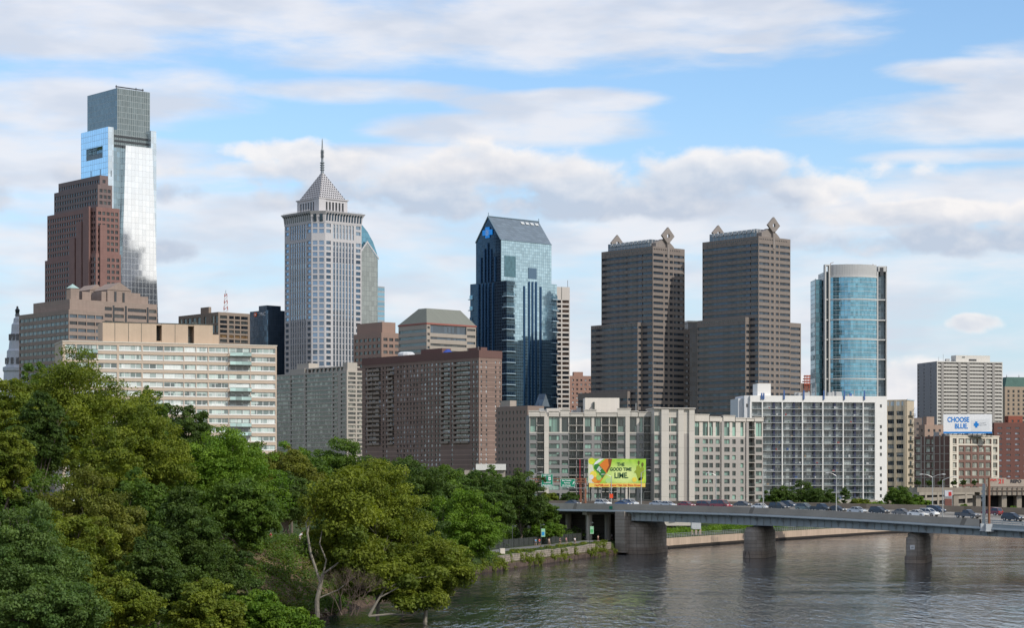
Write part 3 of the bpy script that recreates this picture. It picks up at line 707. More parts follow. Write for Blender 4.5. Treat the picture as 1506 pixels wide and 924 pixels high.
# ---------------------------------------------------------------- street lamps on the bridge
lm = plain('lamp_post_metal', (.42, .43, .42), rough=.4, metallic=.5)
def lamp(px_, ytop, n, arm, label, double=False, off=None):
    t_ = bt_for(px_, n); P0 = bpt(t_, n, broad(t_, n) if 0 < n < BW else btop(t_)); H = Z(ytop, P0[1])-P0[2]
    r_ = thing('street_lamp', label, 'street lamp', P0, 0, 'lamps along the highway bridge')
    mb = MB(); mb.tube((0, 0, 0), (0, 0, H-.6), .14, .09, k=8); mb.tube((0, 0, -.05), (0, 0, .5), .2, k=8); mb.build('pole', lm, r_)
    for a in ([arm] if not double else [arm, -arm]):
        mb = MB(); q = [(0, 0, H-.7)]
        for i in range(1, 7):
            f = i/6; q.append((a*f, 0, H-.7+.7*math.sin(f*math.pi/2)))
        for u, v in zip(q[:-1], q[1:]): mb.tube(u, v, .06, k=6)
        mb.build('arm', lm, r_)
        mb = MB(); s = 1 if a > 0 else -1; mb.prism([(a-.1*s, H-.06), (a+.75*s, H-.10), (a+.8*s, H+.02), (a+.3*s, H+.13), (a-.1*s, H+.06)], -.16, .16, axis='y'); mb.build('lamp_head', plain('lamp_head', (.55, .56, .56), rough=.3), r_)
lamp(785, 695, 20, 1.7, 'street lamp above the trees left of the green signs')
lamp(899, 698, 20, -1.9, 'street lamp in front of the left half of the lime billboard')
lamp(943, 692, 6, 1.7, 'white pole street lamp in front of the right end of the lime billboard')
lamp(1053, 696, 25, -1.7, 'street lamp in front of the cream apartment block')
lamp(1122.5, 692, 6, 1.7, 'street lamp between the cream apartments and the white tower')
lamp(1230, 696, 6, -1.7, 'street lamp in front of the white tower balconies')
lamp(1371.5, 698, 24, 2.2, 'two armed street lamp beside the brick and cream loft', double=True)
lamp(1386.5, 702, 6, 2.4, 'tall near street lamp with its arm toward the loft')
# ---------------------------------------------------------------- overhead green signs
grn = plain('sign_green', (.0, .22, .12), rough=.4); wht = plain('sign_white', (.8, .8, .8), rough=.5); rbr = plain('gantry_rust', (.26, .11, .06), rough=.7)
t_ = bt_for(858, 19); GP = bpt(t_, 19, broad(t_, 19)); GY = GP[1]
def gx(px_): return X(px_, GY)-GP[0]
def gzz(py): return Z(py, GY)-GP[2]
ga = thing('sign_gantry', 'rusty truss gantry carrying the green highway signs', 'gantry', GP)
mb = MB()
for px_ in (854.5, 861): mb.tube((gx(px_), .8 if px_ < 858 else 0, 0), (gx(px_), .8 if px_ < 858 else 0, gzz(703.5)), .26, k=8)
for k in range(9): mb.tube((gx(855), .8, k*.75+.2), (gx(861), 0, k*.75+.9), .06, k=4)
mb.build('post', rbr, ga)
mb = MB()
for y_ in (0, .9):
    for py in (704.5, 709.5): mb.tube((gx(780), y_, gzz(py)), (gx(861), y_, gzz(py)), .11, k=5)
for k in range(18):
    a = 780+k*4.5; mb.tube((gx(a), 0, gzz(704.5 if k % 2 else 709.5)), (gx(a+4.5), 0, gzz(709.5 if k % 2 else 704.5)), .06, k=4)
mb.build('truss', rbr, ga)
mb = MB(); mb.tube((gx(782), -1, gzz(718.5)), (gx(861), -1, gzz(718.5)), .07, k=5); mb.tube((gx(782), -1, gzz(718.5)), (gx(782), 0, gzz(709)), .06, k=4); mb.tube((gx(861), -1, gzz(718.5)), (gx(861), 0, gzz(709)), .06, k=4)
for px_ in (803, 812, 835, 845): mb.box(gx(px_)-.2, gx(px_)+.2, -1.2, -.8, gzz(718.4), gzz(717))
mb.build('light_rail', lm, ga)
def sgn(name, label, x0, x1, y0, y1, lines, extra):
    r_ = thing(name, label, 'highway sign', (GP[0]+gx((x0+x1)/2), GP[1]-.35, GP[2]+gzz(y1)))
    W_ = X(x1, GY)-X(x0, GY); H_ = Z(y0, GY)-Z(y1, GY)
    MB().box(-W_/2, W_/2, 0, .12, 0, H_).build('panel', grn, r_)
    mb = MB(); e = .06
    for a in ((-W_/2+.05, W_/2-.05, H_-.14, H_-.08), (-W_/2+.05, W_/2-.05, .06, .12), (-W_/2+.05, -W_/2+.11, .12, H_-.14), (W_/2-.11, W_/2-.05, .12, H_-.14)): mb.box(a[0], a[1], -.02, -.005, a[2], a[3])
    mb.build('border', wht, r_)
    for s, z, sz, xo in lines: textmesh('lettering', s, sz, wht, r_, (xo, -.03, z), (R(90), 0, 0), extr=.01, sx=.95, bold=.012)
    extra(r_, W_, H_)
def ex1(r_, W_, H_):
    mb = MB(); b = (W_/2)*.40
    mb.prism([(-b-.35, 2.45), (-b-.38, 2.15), (-b, 1.75), (-b+.38, 2.15), (-b+.35, 2.45)], -.035, -.005, axis='y'); mb.build('interstate_shield', plain('shield_blue', (.02, .08, .35)), r_)
    MB().prism([(-b-.35, 2.45), (-b-.33, 2.58), (-b+.33, 2.58), (-b+.35, 2.45)], -.035, -.005, axis='y').build('shield_band', plain('shield_red', (.5, .03, .03)), r_)
    textmesh('lettering', '676', .36, wht, r_, (-b, -.05, 2.05), (R(90), 0, 0))
    MB().prism([(b-.36, 1.85), (b-.2, 1.74), (b, 1.70), (b+.2, 1.74), (b+.36, 1.85), (b+.3, 2.3), (b+.36, 2.58), (b-.36, 2.58), (b-.3, 2.3)], -.035, -.005, axis='y').build('route_shield', wht, r_)
    textmesh('lettering', '30', .42, trimm, r_, (b, -.05, 2.0), (R(90), 0, 0))
sgn('green_sign', 'green highway sign for Central Philadelphia with two route shields', 796, 813.5, 697.5, 716.5, [('EAST  EAST', 2.85, .42, 0), ('Central', .98, .62, 0), ('Philadelphia', .25, .55, 0)], ex1)
def ex2(r_, W_, H_):
    mb = MB(); mb.prism([(1.25, .75), (1.4, .7), (1.62, 1.15), (1.75, 1.05), (1.72, 1.55), (1.35, 1.3), (1.48, 1.24)], -.035, -.005, axis='y'); mb.build('arrow', wht, r_)
sgn('green_sign', 'green highway sign for Ben Franklin Parkway and 23rd Street with an arrow', 824, 846, 704.5, 717, [('Ben Franklin', 1.6, .5, -.3), ('Parkway', .98, .5, -.2), ('23rd Street', .32, .5, -.35)], ex2)
MBs = MB(); q = bt_for(898.5, -.4); P0 = bpt(q, -.42, btop(q)-1.0)
o = MBs.box(-.55, .55, -.06, .02, -.35, .35).build('mile_sign', grn, None, P0, math.atan2(Bd.y, Bd.x)); tag(o, 'small blank green plate on the bridge parapet under the billboard', 'plate')
q = bt_for(899, 12); P0 = bpt(q, 12, broad(q, 12)); r_ = thing('warning_sign', 'orange diamond roadwork sign on a pole among the bridge traffic', 'sign', P0)
MB().tube((0, 0, 0), (0, 0, 3.2), .05, k=6).build('pole', lm, r_)
MB().box(-.45, .45, -.08, -.04, 2.0, 3.1).build('panel', plain('orange_red', (.75, .07, .01), rough=.5), r_)
r_ = thing('pier_sign', 'small white notice on the nose of the nearest bridge pier', 'sign', (87.0, 468.62-.15, 3.1)); MB().box(-.5, .5, -.12, -.06, 0, 1.0).build('panel', wht, r_); MB().box(-.3, .3, -.14, -.125, .45, .55).build('printed_line', trimm, r_)
# ================================================================ the skyline
_fpt0 = fpt
def fpt(face, x0, y0, u, z, d):
    if face == 'C': return (x0+u*.70711-d*.70711, y0-u*.70711-d*.70711, z)     # chamfered corner
    return _fpt0(face, x0, y0, u, z, d)
def grid(W, H, pu, wu, pz, sill, head, mu=.8, top=0., bot=0.):
    return cc([(a+mu, b_+mu) for a, b_ in even(W-2*mu, pu, wu)], rows(bot, H-top, pz, sill, head))
def bands(W, H, pz, sill, head, m=.5, top=0., bot=0.):
    return [(m, W-m, rows(bot, H-top, pz, sill, head))]
dkglass = pane('window_dark', (.018, .022, .028), spec=.8)
blglass = pane('window_blue_grey', (.05, .075, .10), spec=.9)
gyglass = pane('window_grey', (.06, .065, .065), spec=.7)
cream_trim = wall('cream_stone', (.62, .56, .48), var=.08)

# ---- tallest glass tower
b = Bld('skyscraper', 'tallest tower of glass, silver panelled face below a grey notched crown', 'skyscraper', 119, 159, 230, 1530)
blue_cw = curtain('blue_curtain_wall', (.50, .68, .82), (.36, .48, .58), 3.1, 4.2, .22, metallic=.9, wave=.006, pvar=.10)
pale_cw = curtain('pale_curtain_wall', (.62, .70, .76), (.45, .5, .54), 3.1, 4.2, .22, metallic=.8, wave=.02)
dk_cw = curtain('deep_curtain_wall', (.28, .38, .44), (.20, .26, .30), 3.1, 4.2, .3, metallic=.85, wave=.03)
silver = curtain('silver_curtain_wall', (.93, .94, .95), (.50, .52, .54), 3.0, 4.2, .16, rough=.10, metallic=.92, wave=.007, pvar=.12)
crown_cw = curtain('crown_curtain_wall', (.17, .21, .22), (.36, .40, .40), 1.55, 4.2, .2, rough=.12, metallic=.6, wave=.01, pvar=.3)
xa = b.ulen(167); xb = b.ulen(222)
H1 = b.h(186)
mb = MB(); ow = (b.vlen(151), b.vlen(127)); holes(mb, 'L', 0, 0, b.b, 0, H1, [(ow[0], ow[1], [(b.h(230), b.h(212.5))])], 5)
b.put(mb, 'wall', blue_cw)
mb = MB(); boxrest(mb, 0, xa, 0, b.b, 0, H1, skipR=False); b.put(mb, 'end_wall', pale_cw)
MB().box(4.9, 5.2, ow[0]-1, ow[1]+1, b.h(231), b.h(212)).build('terrace_window', dkglass, b.root)
mb = MB(); mb.box(.4, .9, ow[0], ow[1], b.h(230)-.2, b.h(223)); b.put(mb, 'louvre', gyglass)
MB().box(xa, xb, 3.5, b.b-1, 0, b.h(216, xa, 3)).build('core', dk_cw, b.root)
xk = b.ulen(172.5, 7)
MB().box(xk, b.ulen(220.5, 7), 7, b.vlen(128.5, xk), b.h(216, xa, 7)-1, b.h(129, xk, 7)).build('crown', crown_cw, b.root)
MB().box(xa+.6, b.ulen(221.5, 4), 4, 12, b.h(216, xa, 3), b.h(192, xk, 7)).build('crown_base', crown_cw, b.root)
mb = MB()
for k in range(3): mb.box(xa+3, b.ulen(219, 4), 3.7, 4.1, b.h(214.5-k*7, xa, 4), b.h(211.5-k*7, xa, 4))
b.put(mb, 'louvre_band', dkglass)
MB().box(xb, b.a, 0, b.b-2, 0, b.h(193, b.a, 0)).build('side_wall', pale_cw, b.root)
zt = b.h(218, xb, 0); z480 = b.h(480, xb, 0); q = lambda px_: b.ulen(px_, -.6)
mb = MB(); poly = [(q(185), zt), (q(177), z480), (q(176.3), 0), (q(234.5), 0), (q(233), z480), (q(224), zt)]
mb.prism([(x, z) for x, z in poly][::-1], -.6, 3.4, axis='y'); b.put(mb, 'silver_face', silver)
mb = MB(); zc = b.h(127, xk, 7); mb.box(b.ulen(170, 12), b.ulen(211, 12), 11.7, 12.3, zc+.5, zc+1.3)
for px_ in (171, 200, 210): mb.tube((b.ulen(px_, 12), 12, zc-2), (b.ulen(px_, 12), 12, zc+2), .35, k=6)
b.put(mb, 'maintenance_crane', dkglass)

# ---- red granite tower
b = Bld('skyscraper', 'dark red granite tower stepping back in tiers before the tall glass tower', 'skyscraper', 66, 141, 178, 1400)
redg = wall('red_granite', (.215, .12, .105), var=.10, rough=.6, joint=(3.2, 3.9, .12), jcol=.8)
greyg = wall('grey_granite', (.17, .125, .12), var=.10, rough=.6, joint=(3.2, 3.9, .12), jcol=.8)
zp = 0
for off, pl, pr, py, mt in ((0, 66, 178, 372, redg), (.8, 69.5, 176, 304, redg), (3.5, 79.6, 165, 271, greyg), (7, 86, 159, 257.5, greyg)):
    x1 = b.ulen(pr, off); y1 = b.vlen(pl, off); z1 = b.h(py, off, off)
    facade_block(b, off, x1, off, y1, zp, z1, [(u0, u1, [(z0_, z1_) for z0_, z1_ in r_]) for u0, u1, r_ in [(c[0], c[1], rows(zp, z1-2, 3.9, .9, 3.1)) for c in grid(x1-off, 10, 3.2, 2.2, 3.9, .8, 3)]],
                 [(c[0], c[1], rows(zp, z1-2, 3.9, .9, 3.1)) for c in grid(y1-off, 10, 3.2, 2.2, 3.9, .8, 3)], .4, mt, [dkglass, gyglass, dkglass], cap=100)
    zp = z1
# projecting bays down the corner faces
mb = MB(); z1 = b.h(330, 0, 0)
for k, (p0, p1, py) in enumerate(((104, 112, 345), (114, 122, 322), (124, 133, 302))): mb.box(-1.2, 0, b.vlen(p1), b.vlen(p0), 0, b.h(py))
mb.box(b.ulen(146), b.ulen(156), -1.2, 0, 0, b.h(330)); b.put(mb, 'bay', redg)
mb = MB()
for y_, x_ in ((8, 8), (20, 8), (8, 16)): mb.tube((x_, y_, zp), (x_, y_, zp+4), .25, k=5)
b.put(mb, 'antenna', dkglass)

# ---- brown office block with gabled penthouses
b = Bld('office_building', 'brown granite office block with gabled stone penthouses on its roof', 'office building', 28, 101, 153, 1150)
brg = wall('brown_granite', (.29, .225, .19), var=.10, joint=(2.2, 1.6, .08), jcol=.85)
H1 = b.h(455)
facade_block(b, 0, b.a, 0, b.b, 0, H1, bands(b.a, H1, 3.75, .9, 2.7, top=1.5), bands(b.b, H1, 3.75, .9, 2.7, top=1.5), .4, brg, [blglass, dkglass])
mb = MB()
for face, W_ in (('R', b.a), ('L', b.b)):
    n = int(W_/4.6)
    for i in range(1, n):
        u = W_*i/n
        p0 = fpt(face, 0, 0, u-.25, 0, 0); p1 = fpt(face, 0, 0, u+.25, H1, .06); mb.box(min(p0[0], p1[0]), max(p0[0], p1[0]), min(p0[1], p1[1]), max(p0[1], p1[1]), 0, H1-1.6)
b.put(mb, 'pier', brg)
o2 = 4; xr = b.ulen(231, 6); x2 = b.ulen(118, o2) if False else 4
zz = b.h(439.5, 4, 4); c2 = b.vlen(49, 4)
facade_block(b, 4, xr, 6, c2, 0, zz, [(b.ulen(p0, 6)-4, b.ulen(p1, 6)-4, rows(0, zz-2.2, 3.75, 1.0, 2.9)) for p0, p1 in ((154, 164.5), (168, 182), (188, 215), (219, 230))], [], .4, brg, [gyglass, dkglass])
mb = MB()
for p0 in (165.7, 183.8, 215.8): mb.box(b.ulen(p0, 6), b.ulen(p0+2.6, 6), 5.9, 6.1, 0, zz-2)
b.put(mb, 'glass_strip', dkglass)
def gable(x0, x1, y0, y1, z0, z1, zr, nm):
    mb = MB(); mb.box(x0, x1, y0, y1, z0, z1); mb.prism([(x0-.4, z1+.01), (x1+.4, z1+.01), ((x0+x1)/2, zr)], y0-.3, y1, axis='y'); b.put(mb, nm, brg)
g = lambda px_: b.ulen(px_, 9)
gable(g(158), g(193), 9, 24, zz-1, b.h(424, 15, 9), b.h(412, 15, 9), 'penthouse')
mb = MB(); mb.box(g(150), g(157), 9.5, 20, zz-1, b.h(427, 15, 9)); mb.box(g(193), g(207), 9.5, 20, zz-1, b.h(427, 20, 9)); mb.box(g(207), g(220), 10.5, 20, zz-1, b.h(432, 25, 9))
mb.box(g(125), g(138), 12, 20, zz-1, b.h(428, 12, 9)); b.put(mb, 'penthouse_wing', brg)
mb = MB(); mb.box(g(168), g(171), 8.7, 9.2, zz, b.h(426, 15, 9)); mb.box(g(180), g(183), 8.7, 9.2, zz, b.h(427, 15, 9)); b.put(mb, 'penthouse_window', dkglass)
gable(b.ulen(132, 26), b.ulen(153, 26), 26, 40, zz-1, b.h(424, 12, 26), b.h(415, 12, 26), 'penthouse')
mb = MB(); c = (g(106)+2, 12); mb.lathe([(3.6, zz-1), (3.6, b.h(424, 8, 9))], 8, c); b.put(mb, 'turret', brg)
MB().lathe([(3.9, b.h(424, 8, 9)), (.05, b.h(417, 8, 9))], 8, c).build('turret_roof', plain('verdigris', (.33, .45, .42), rough=.7), b.root)

# ---- white stone clock-less tower with statue far left
YC = 1650; r_ = thing('city_hall_tower', 'pale ornate stone tower with a dark statue on top at the far left', 'tower', (X(25.5, YC), YC, GZ))
palest = wall('pale_marble', (.48, .50, .54), var=.12, scale=.2)
pr = [(24, 0)]+[(X(753+w_, YC), Z(py, YC)-GZ) for w_, py in ((22, 600), (20, 548), (21.5, 546), (21.5, 541), (17, 539), (15.5, 522), (15.5, 517), (13, 514), (11.5, 500), (9, 488), (8.5, 478), (6, 475), (5.5, 469), (3.2, 467), (2.6, 464))]
MB().lathe(pr, 12).build('shaft', palest, r_)
mb = MB(); 
for i in range(12):
    a = 2*math.pi*(i+.5)/12
    for w_, py in ((16, 532), (10.5, 497)):
        rr_ = X(753+w_, YC)*.97; c = (rr_*math.cos(a), rr_*math.sin(a)); z = Z(py, YC)-GZ; mb.box(c[0]-1, c[0]+1, c[1]-1, c[1]+1, z-2.2, z+2.6)
mb.build('niche', dkglass, r_)
MB().lathe([(2.0, Z(465, YC)-GZ), (1.5, Z(461, YC)-GZ), (1.9, Z(456, YC)-GZ), (.9, Z(453.8, YC)-GZ), (.8, Z(451.3, YC)-GZ), (.1, Z(450.2, YC)-GZ)], 8).build('statue', dkglass, r_)
r_ = None

# ---- tan and white slab apartments (large, left)
b = Bld('apartment_building', 'wide tan brick slab apartment house with rows of white framed windows', 'apartment building', 84, 92, 407, 650, phi=R(20))
tanb = wall('tan_brick', (.52, .42, .33), var=.08, scale=.3, streak=.06)
tanl = wall('tan_brick_penthouse', (.50, .39, .29), var=.12, scale=.3, streak=.1)
mint = [pane('window_mint', (.16, .21, .20), curtain=(.60, .72, .67), amt=.55), pane('window_mint_dark', (.10, .13, .13), curtain=(.5, .6, .57), amt=.4), pane('window_blind', (.35, .42, .40), curtain=(.78, .82, .79), amt=.75)]
wfr = plain('white_window_frame', (.78, .78, .76), rough=.5)
pitch = 13.25*655/F; H1 = b.h(501.5); n = int(H1/pitch)
RW = [(H1-.85-(i+1)*pitch+1.05, H1-.85-(i+1)*pitch+pitch-.12) for i in range(n)]
sp = [(96, 111), (143.5, 172), (175, 208), (210, 240.2), (241, 270), (271, 288), (289, 305.5), (307, 336)]
cols = [(b.ulen(p0), b.ulen(p1), RW) for p0, p1 in sp]+[(b.ulen(368.8), b.ulen(405), RW)]
balrows = {0, 1, 4, 5, 8, 9, 12}
bu0, bu1 = b.ulen(336.8), b.ulen(368); cu0, cu1 = b.ulen(112.4), b.ulen(142.6)
mb = MB(); allc = cols+[(bu0, bu1, RW), (cu0, cu1, RW)]
holes(mb, 'R', 0, 0, b.a, 0, H1, allc, .3); boxrest(mb, 0, b.a, 0, 16, 0, H1, skipL=False); b.put(mb, 'wall', tanb)
wl = [('R', 0, 0, u0, u1, a, c, .3) for u0, u1, rw in allc for a, c in rw]
windows(b, wl, mint, frame=wfr, mull=1.95, fw=.16)
mb = MB(); 
for (u0, u1, rw) in allc:
    for a, c in rw: mb.box(u0-.05, u1+.05, -.08, .02, a-.18, a-.02)
b.put(mb, 'sill', wfr)
tealr = pane('balcony_glass', (.36, .50, .47), spec=.6, rough=.2)
dkrail = plain('dark_bronze', (.06, .07, .065), rough=.5)
for (u0, u1, rs) in ((bu0, bu1, (0, 1, 4, 5, 8, 9)), (cu0, cu1, (0,))):
    for i in rs:
        if i >= n: continue
        a = RW[i][0]-1.0
        mb = MB(); mb.box(u0-.1, u1+.1, -1.7, -.1, a-.28, a); mb.box(u0-.1, u1+.1, -1.7, -1.6, a+1.05, a+1.15); mb.box(u0-.1, u0, -1.7, -.1, a+1.05, a+1.15); mb.box(u1, u1+.1, -1.7, -.1, a+1.05, a+1.15)
        o = b.put(mb, 'balcony', dkrail)
        mb = MB(); mb.box(u0, u1, -1.66, -1.62, a+.02, a+1.03); b.put(mb, 'balcony_panel', tealr, o)
px0, px1 = b.ulen(151, 3), b.ulen(313, 3); zt = b.h(475, 20, 3)
mb = MB(); g0, g1, g2, g3 = b.ulen(230, 3), b.ulen(238, 3), b.ulen(276.5, 3), b.ulen(285.5, 3)
for u0, u1 in ((px0, g0), (g1, g2), (g3, px1)): mb.box(u0, u1, 3, 12, H1, zt)
mb.box(g0, g1, 3.1, 11.9, zt-.5, zt-.05); mb.box(g2, g3, 3.1, 11.9, zt-.5, zt-.05); mb.box(g0, g1, 3.1, 11.9, H1, H1+.8)
b.put(mb, 'penthouse', tanl)
mb = MB()
for px_ in (169, 189, 208, 257.5): mb.box(b.ulen(px_, 3)-.06, b.ulen(px_, 3)+.06, 2.95, 3.01, H1, zt)
mb.box(px0-.1, px1+.1, 2.9, 3.02, zt-.02, zt+.2)
b.put(mb, 'joint_line', dkrail)
mb = MB(); mb.tube((g0+.8, 6, H1), (g0+.8, 6, zt-.6), .35, k=8); mb.box(g2+.3, g2+1.2, 5, 7, H1, H1+2.5); mb.tube((b.ulen(286, 5), 5, zt), (b.ulen(286, 5), 5, zt+1.2), .15, k=5); mb.box(b.ulen(283, 5), b.ulen(290, 5), 5, 5.8, zt+.2, zt+.9); b.put(mb, 'roof_equipment', dkrail)
MB().box(px1, px1+2, 3.5, 6, H1, H1+3.2).build('stair_head', tanl, b.root)
mb = MB(); mb.box(-.15, b.a+.15, -.12, -.01, H1-.2, H1+.12); mb.box(-.15, -.01, -.12, 16, H1-.2, H1+.12); b.put(mb, 'coping', cream_trim)

# ---- block with radio mast
b = Bld('office_building', 'brown concrete office block carrying a red and white radio mast', 'office building', 262.5, 321, 367.5, 1450)
cb = wall('brown_concrete', (.27, .215, .175), var=.12)
H1 = b.h(459)
colR = [(b.ulen(p0), b.ulen(p1), rows(0, H1-1.6, 3.2, .5, 2.6)) for p0, p1 in ((323.5, 334), (337, 344), (345.5, 353), (354.5, 364.5))]
colL = [(b.vlen(p1), b.vlen(p0), rows(0, H1-1.6, 6.4, .6, 5.6)) for p0, p1 in ((264, 268), (270, 274.5), (276, 281), (283, 288), (290, 295), (300, 303), (311, 315), (316.5, 320))]
facade_block(b, 0, b.a, 0, b.b, 0, H1, colR, colL, .5, cb, [dkglass, gyglass, pane('window_bronze', (.16, .10, .05))])
MB().box(3, b.ulen(323, 6), b.vlen(307, 3), b.vlen(295, 3), H1, b.h(449)).build('penthouse', cb, b.root)
mst = thing('radio_mast', 'red and white lattice radio mast on the brown concrete office block', 'mast', (b.root.location[0]+4, b.Y+8, GZ+H1-.2))
for k in range(6):
    mb = MB(); z0 = k*2.2
    for sx, sy in ((-1, -1), (1, -1), (1, 1), (-1, 1)): mb.tube((sx*(1.4-k*.12), sy*(1.4-k*.12), z0), (sx*(1.28-k*.12), sy*(1.28-k*.12), z0+2.2), .18, k=4)
    for (a, c) in (((-1, -1), (1, -1)), ((1, -1), (1, 1)), ((-1, 1), (1, 1)), ((-1, -1), (-1, 1))):
        r1_ = 1.4-k*.12; r2_ = 1.28-k*.12; mb.tube((a[0]*r1_, a[1]*r1_, z0), (c[0]*r2_, c[1]*r2_, z0+2.2), .1, k=4)
    mb.build('mast_section', plain('mast_red', (.40, .08, .05)) if k % 2 else plain('mast_white', (.7, .7, .7)), mst)
MB().tube((0, 0, 13), (0, 0, 15.5), .15, k=5).build('aerial', dkglass, mst)

# ---- dark blue glass block with round logo
b = Bld('office_building', 'dark blue glass office block with a round orange logo near its roof', 'office building', 367.5, 394.5, 419, 1500)
navy = curtain('navy_curtain_wall', (.10, .15, .21), (.05, .07, .10), 1.6, 3.9, .2, rough=.12, metallic=.5, wave=.02, spcol=None)
H1 = b.h(456)
MB().box(0, b.a, 0, b.b, 0, H1).build('wall', navy, b.root)
MB().box(3, b.ulen(413, 6), 6, 16, H1, b.h(448)).build('penthouse', navy, b.root)
v = b.vlen(376); z = b.h(463, 0, v); rr = 2.6/F*1500*1.3
mb = MB(); mb.prism([(v+rr*1.2*math.cos(a), z+rr*math.sin(a)) for a in [i*math.pi/12 for i in range(24)]], -.3, -.05, axis='x'); lo = b.put(mb, 'logo_disc', plain('logo_orange', (.75, .13, .03)))
mb = MB(); mb.prism([(v+.9*math.cos(a), z+.8*math.sin(a)) for a in [i*math.pi/2+.78 for i in range(4)]], -.45, -.32, axis='x'); b.put(mb, 'logo_mark', wht, lo)
textmesh('lettering', 'PNC', 3.6, wht, b.root, (-.2, b.vlen(386.5), z-1.3), (R(90), 0, R(-90)), extr=.05, sx=1.0)

# ---- tower with lattice pyramid and spire
b = Bld('skyscraper', 'pale grey ribbed tower topped by a lattice pyramid and thin spire', 'skyscraper', 418.6, 466.5, 531.7, 1450)
gst = wall('pale_grey_granite', (.50, .485, .49), var=.06, rough=.6)
c0 = 6.6; H1 = b.h(326)
melg = [curtain('spire_tower_glass', (.36, .43, .51), (.40, .42, .44), 50, 3.9, .5, metallic=.75, wave=.03, pvar=.3)]
meld = [curtain('spire_tower_glass_dark', (.20, .27, .35), (.2, .22, .25), 50, 3.9, .4, metallic=.7, wave=.04, pvar=.5)]
def melcols(W, first):
    rw = rows(0, H1, 3.9, 1.0, 3.4, skip=(2,)); e = W*.17
    sm = [(W*.03, W*.155, rw), (W*.845, W*.97, rw)]
    st = []; n = 7; a0, a1 = W*.20, W*.80; p_ = (a1-a0)/n
    long_ = [(0, H1-12.5), (H1-10.5, H1-.6)]
    for i in range(n): st.append((a0+i*p_+p_*.16, a0+(i+1)*p_-p_*.16, long_))
    return sm, st
mb = MB(); wl1 = []; wl2 = []
for face, x0, y0, W in (('R', c0, 0, b.a-c0), ('L', 0, c0, b.b-c0)):
    sm, st = melcols(W, 0); holes(mb, face, x0, y0, W, 0, H1, sm+st, .5)
    wl1 += [(face, x0, y0, u0, u1, a, c, .5) for u0, u1, r_ in st for a, c in r_]; wl2 += [(face, x0, y0, u0, u1, a, c, .5) for u0, u1, r_ in sm for a, c in r_]
cw_ = c0*1.41421; rw = rows(0, H1, 3.9, .7, 3.5, skip=(2,)); cs = [(.9, cw_/2-.6, rw), (cw_/2+.6, cw_-.9, rw)]
holes(mb, 'C', 0, c0, cw_, 0, H1, cs, .5); wl2 += [('C', 0, c0, u0, u1, a, c, .5) for u0, u1, r_ in cs for a, c in r_]
boxrest(mb, c0, b.a, 0, b.b, 0, H1); mb.face([(0, c0, H1), (c0, 0, H1), (c0, b.b, H1), (0, b.b, H1)]); b.put(mb, 'wall', gst)
windows(b, wl1, melg, cap=40); windows(b, wl2, meld, cap=100)
# flared cornice with slots
H2 = b.h(309)
def oct_(e, c=c0): return [(-e, c-e*.4), (c-e*.4, -e), (b.a+e, -e), (b.a+e, b.b+e), (-e, b.b+e)]
mb = MB(); A = oct_(.1); B_ = oct_(.6); C_ = oct_(2.0)
for (P_, Q, za, zb_) in ((A, B_, H1, H1+5.2), (B_, C_, H1+5.2, H2)):
    for i in range(5):
        j = (i+1) % 5; mb.face([(*P_[i], za), (*P_[j], za), (*Q[j], zb_), (*Q[i], zb_)])
mb.face([(*p_, H2) for p_ in C_]); b.put(mb, 'cornice', gst)
mb = MB()
for face, x0, y0, W in (('R', c0, 0, b.a-c0), ('L', 0, c0, b.b-c0)):
    n = 13
    for i in range(n):
        u = W*(i+.5)/n; w_ = W/n*.30
        for (d0, z0_, d1, z1_) in ((.16, H1+.8, .72, H1+5.2), (.72, H1+5.2, 1.75, H2-1.2)):
            pts = [fpt(face, x0, y0, u-w_, z0_, d0), fpt(face, x0, y0, u+w_, z0_, d0), fpt(face, x0, y0, u+w_, z1_, d1), fpt(face, x0, y0, u-w_, z1_, d1)]
            mb.face(pts[::-1] if face == 'L' else pts)
for i in (0, 1):
    u = cw_*(.27+.46*i); pts = [fpt('C', 0, c0, u-1.1, H1+.8, .5), fpt('C', 0, c0, u+1.1, H1+.8, .5), fpt('C', 0, c0, u+1.1, H2-2, 1.7), fpt('C', 0, c0, u-1.1, H2-2, 1.7)]; mb.face(pts)
b.put(mb, 'cornice_slot', blglass)
mb = MB(); 
for i in range(30):
    f = i/30; mb.tube((c0+(b.a-c0)*f, -1.8, H2), (c0+(b.a-c0)*f, -1.8, H2+1.1), .12, k=4); mb.tube((-1.8, c0+(b.b-c0)*f, H2), (-1.8, c0+(b.b-c0)*f, H2+1.1), .12, k=4)
b.put(mb, 'roof_railing', gst)
e0 = 6.5; xs1 = b.ulen(511, e0); ys1 = b.vlen(437, e0); H3 = b.h(291.5, e0, e0)
mb = MB(); W1, W2 = xs1-e0, ys1-e0
cR = [(W1*(.22+.115*i), W1*(.22+.115*i)+W1*.07, [(H2+1.5, H3-1.8)]) for i in range(6)]; cL = [(W2*(.22+.115*i), W2*(.22+.115*i)+W2*.07, [(H2+1.5, H3-1.8)]) for i in range(6)]
facade_block(b, e0, xs1, e0, ys1, H2, H3, cR, cL, .4, gst, [dkglass], name='upper_stage', cap=140)
MB().box(e0-.7, xs1+.7, e0-.7, ys1+.7, H3, H3+.8).build('cornice', gst, b.root)
MB().box(e0-1.2, e0+4.5, e0-1.2, e0+4.5, H2, H3-.4).build('corner_turret', gst, b.root)
pc = ((e0+xs1)/2, (e0+ys1)/2); hwx = (xs1-e0)/2*.92; hwy = (ys1-e0)/2*.92; zA = b.h(252, *pc)
pyr = wall('pyramid_lattice', (.46, .45, .46), var=.06)
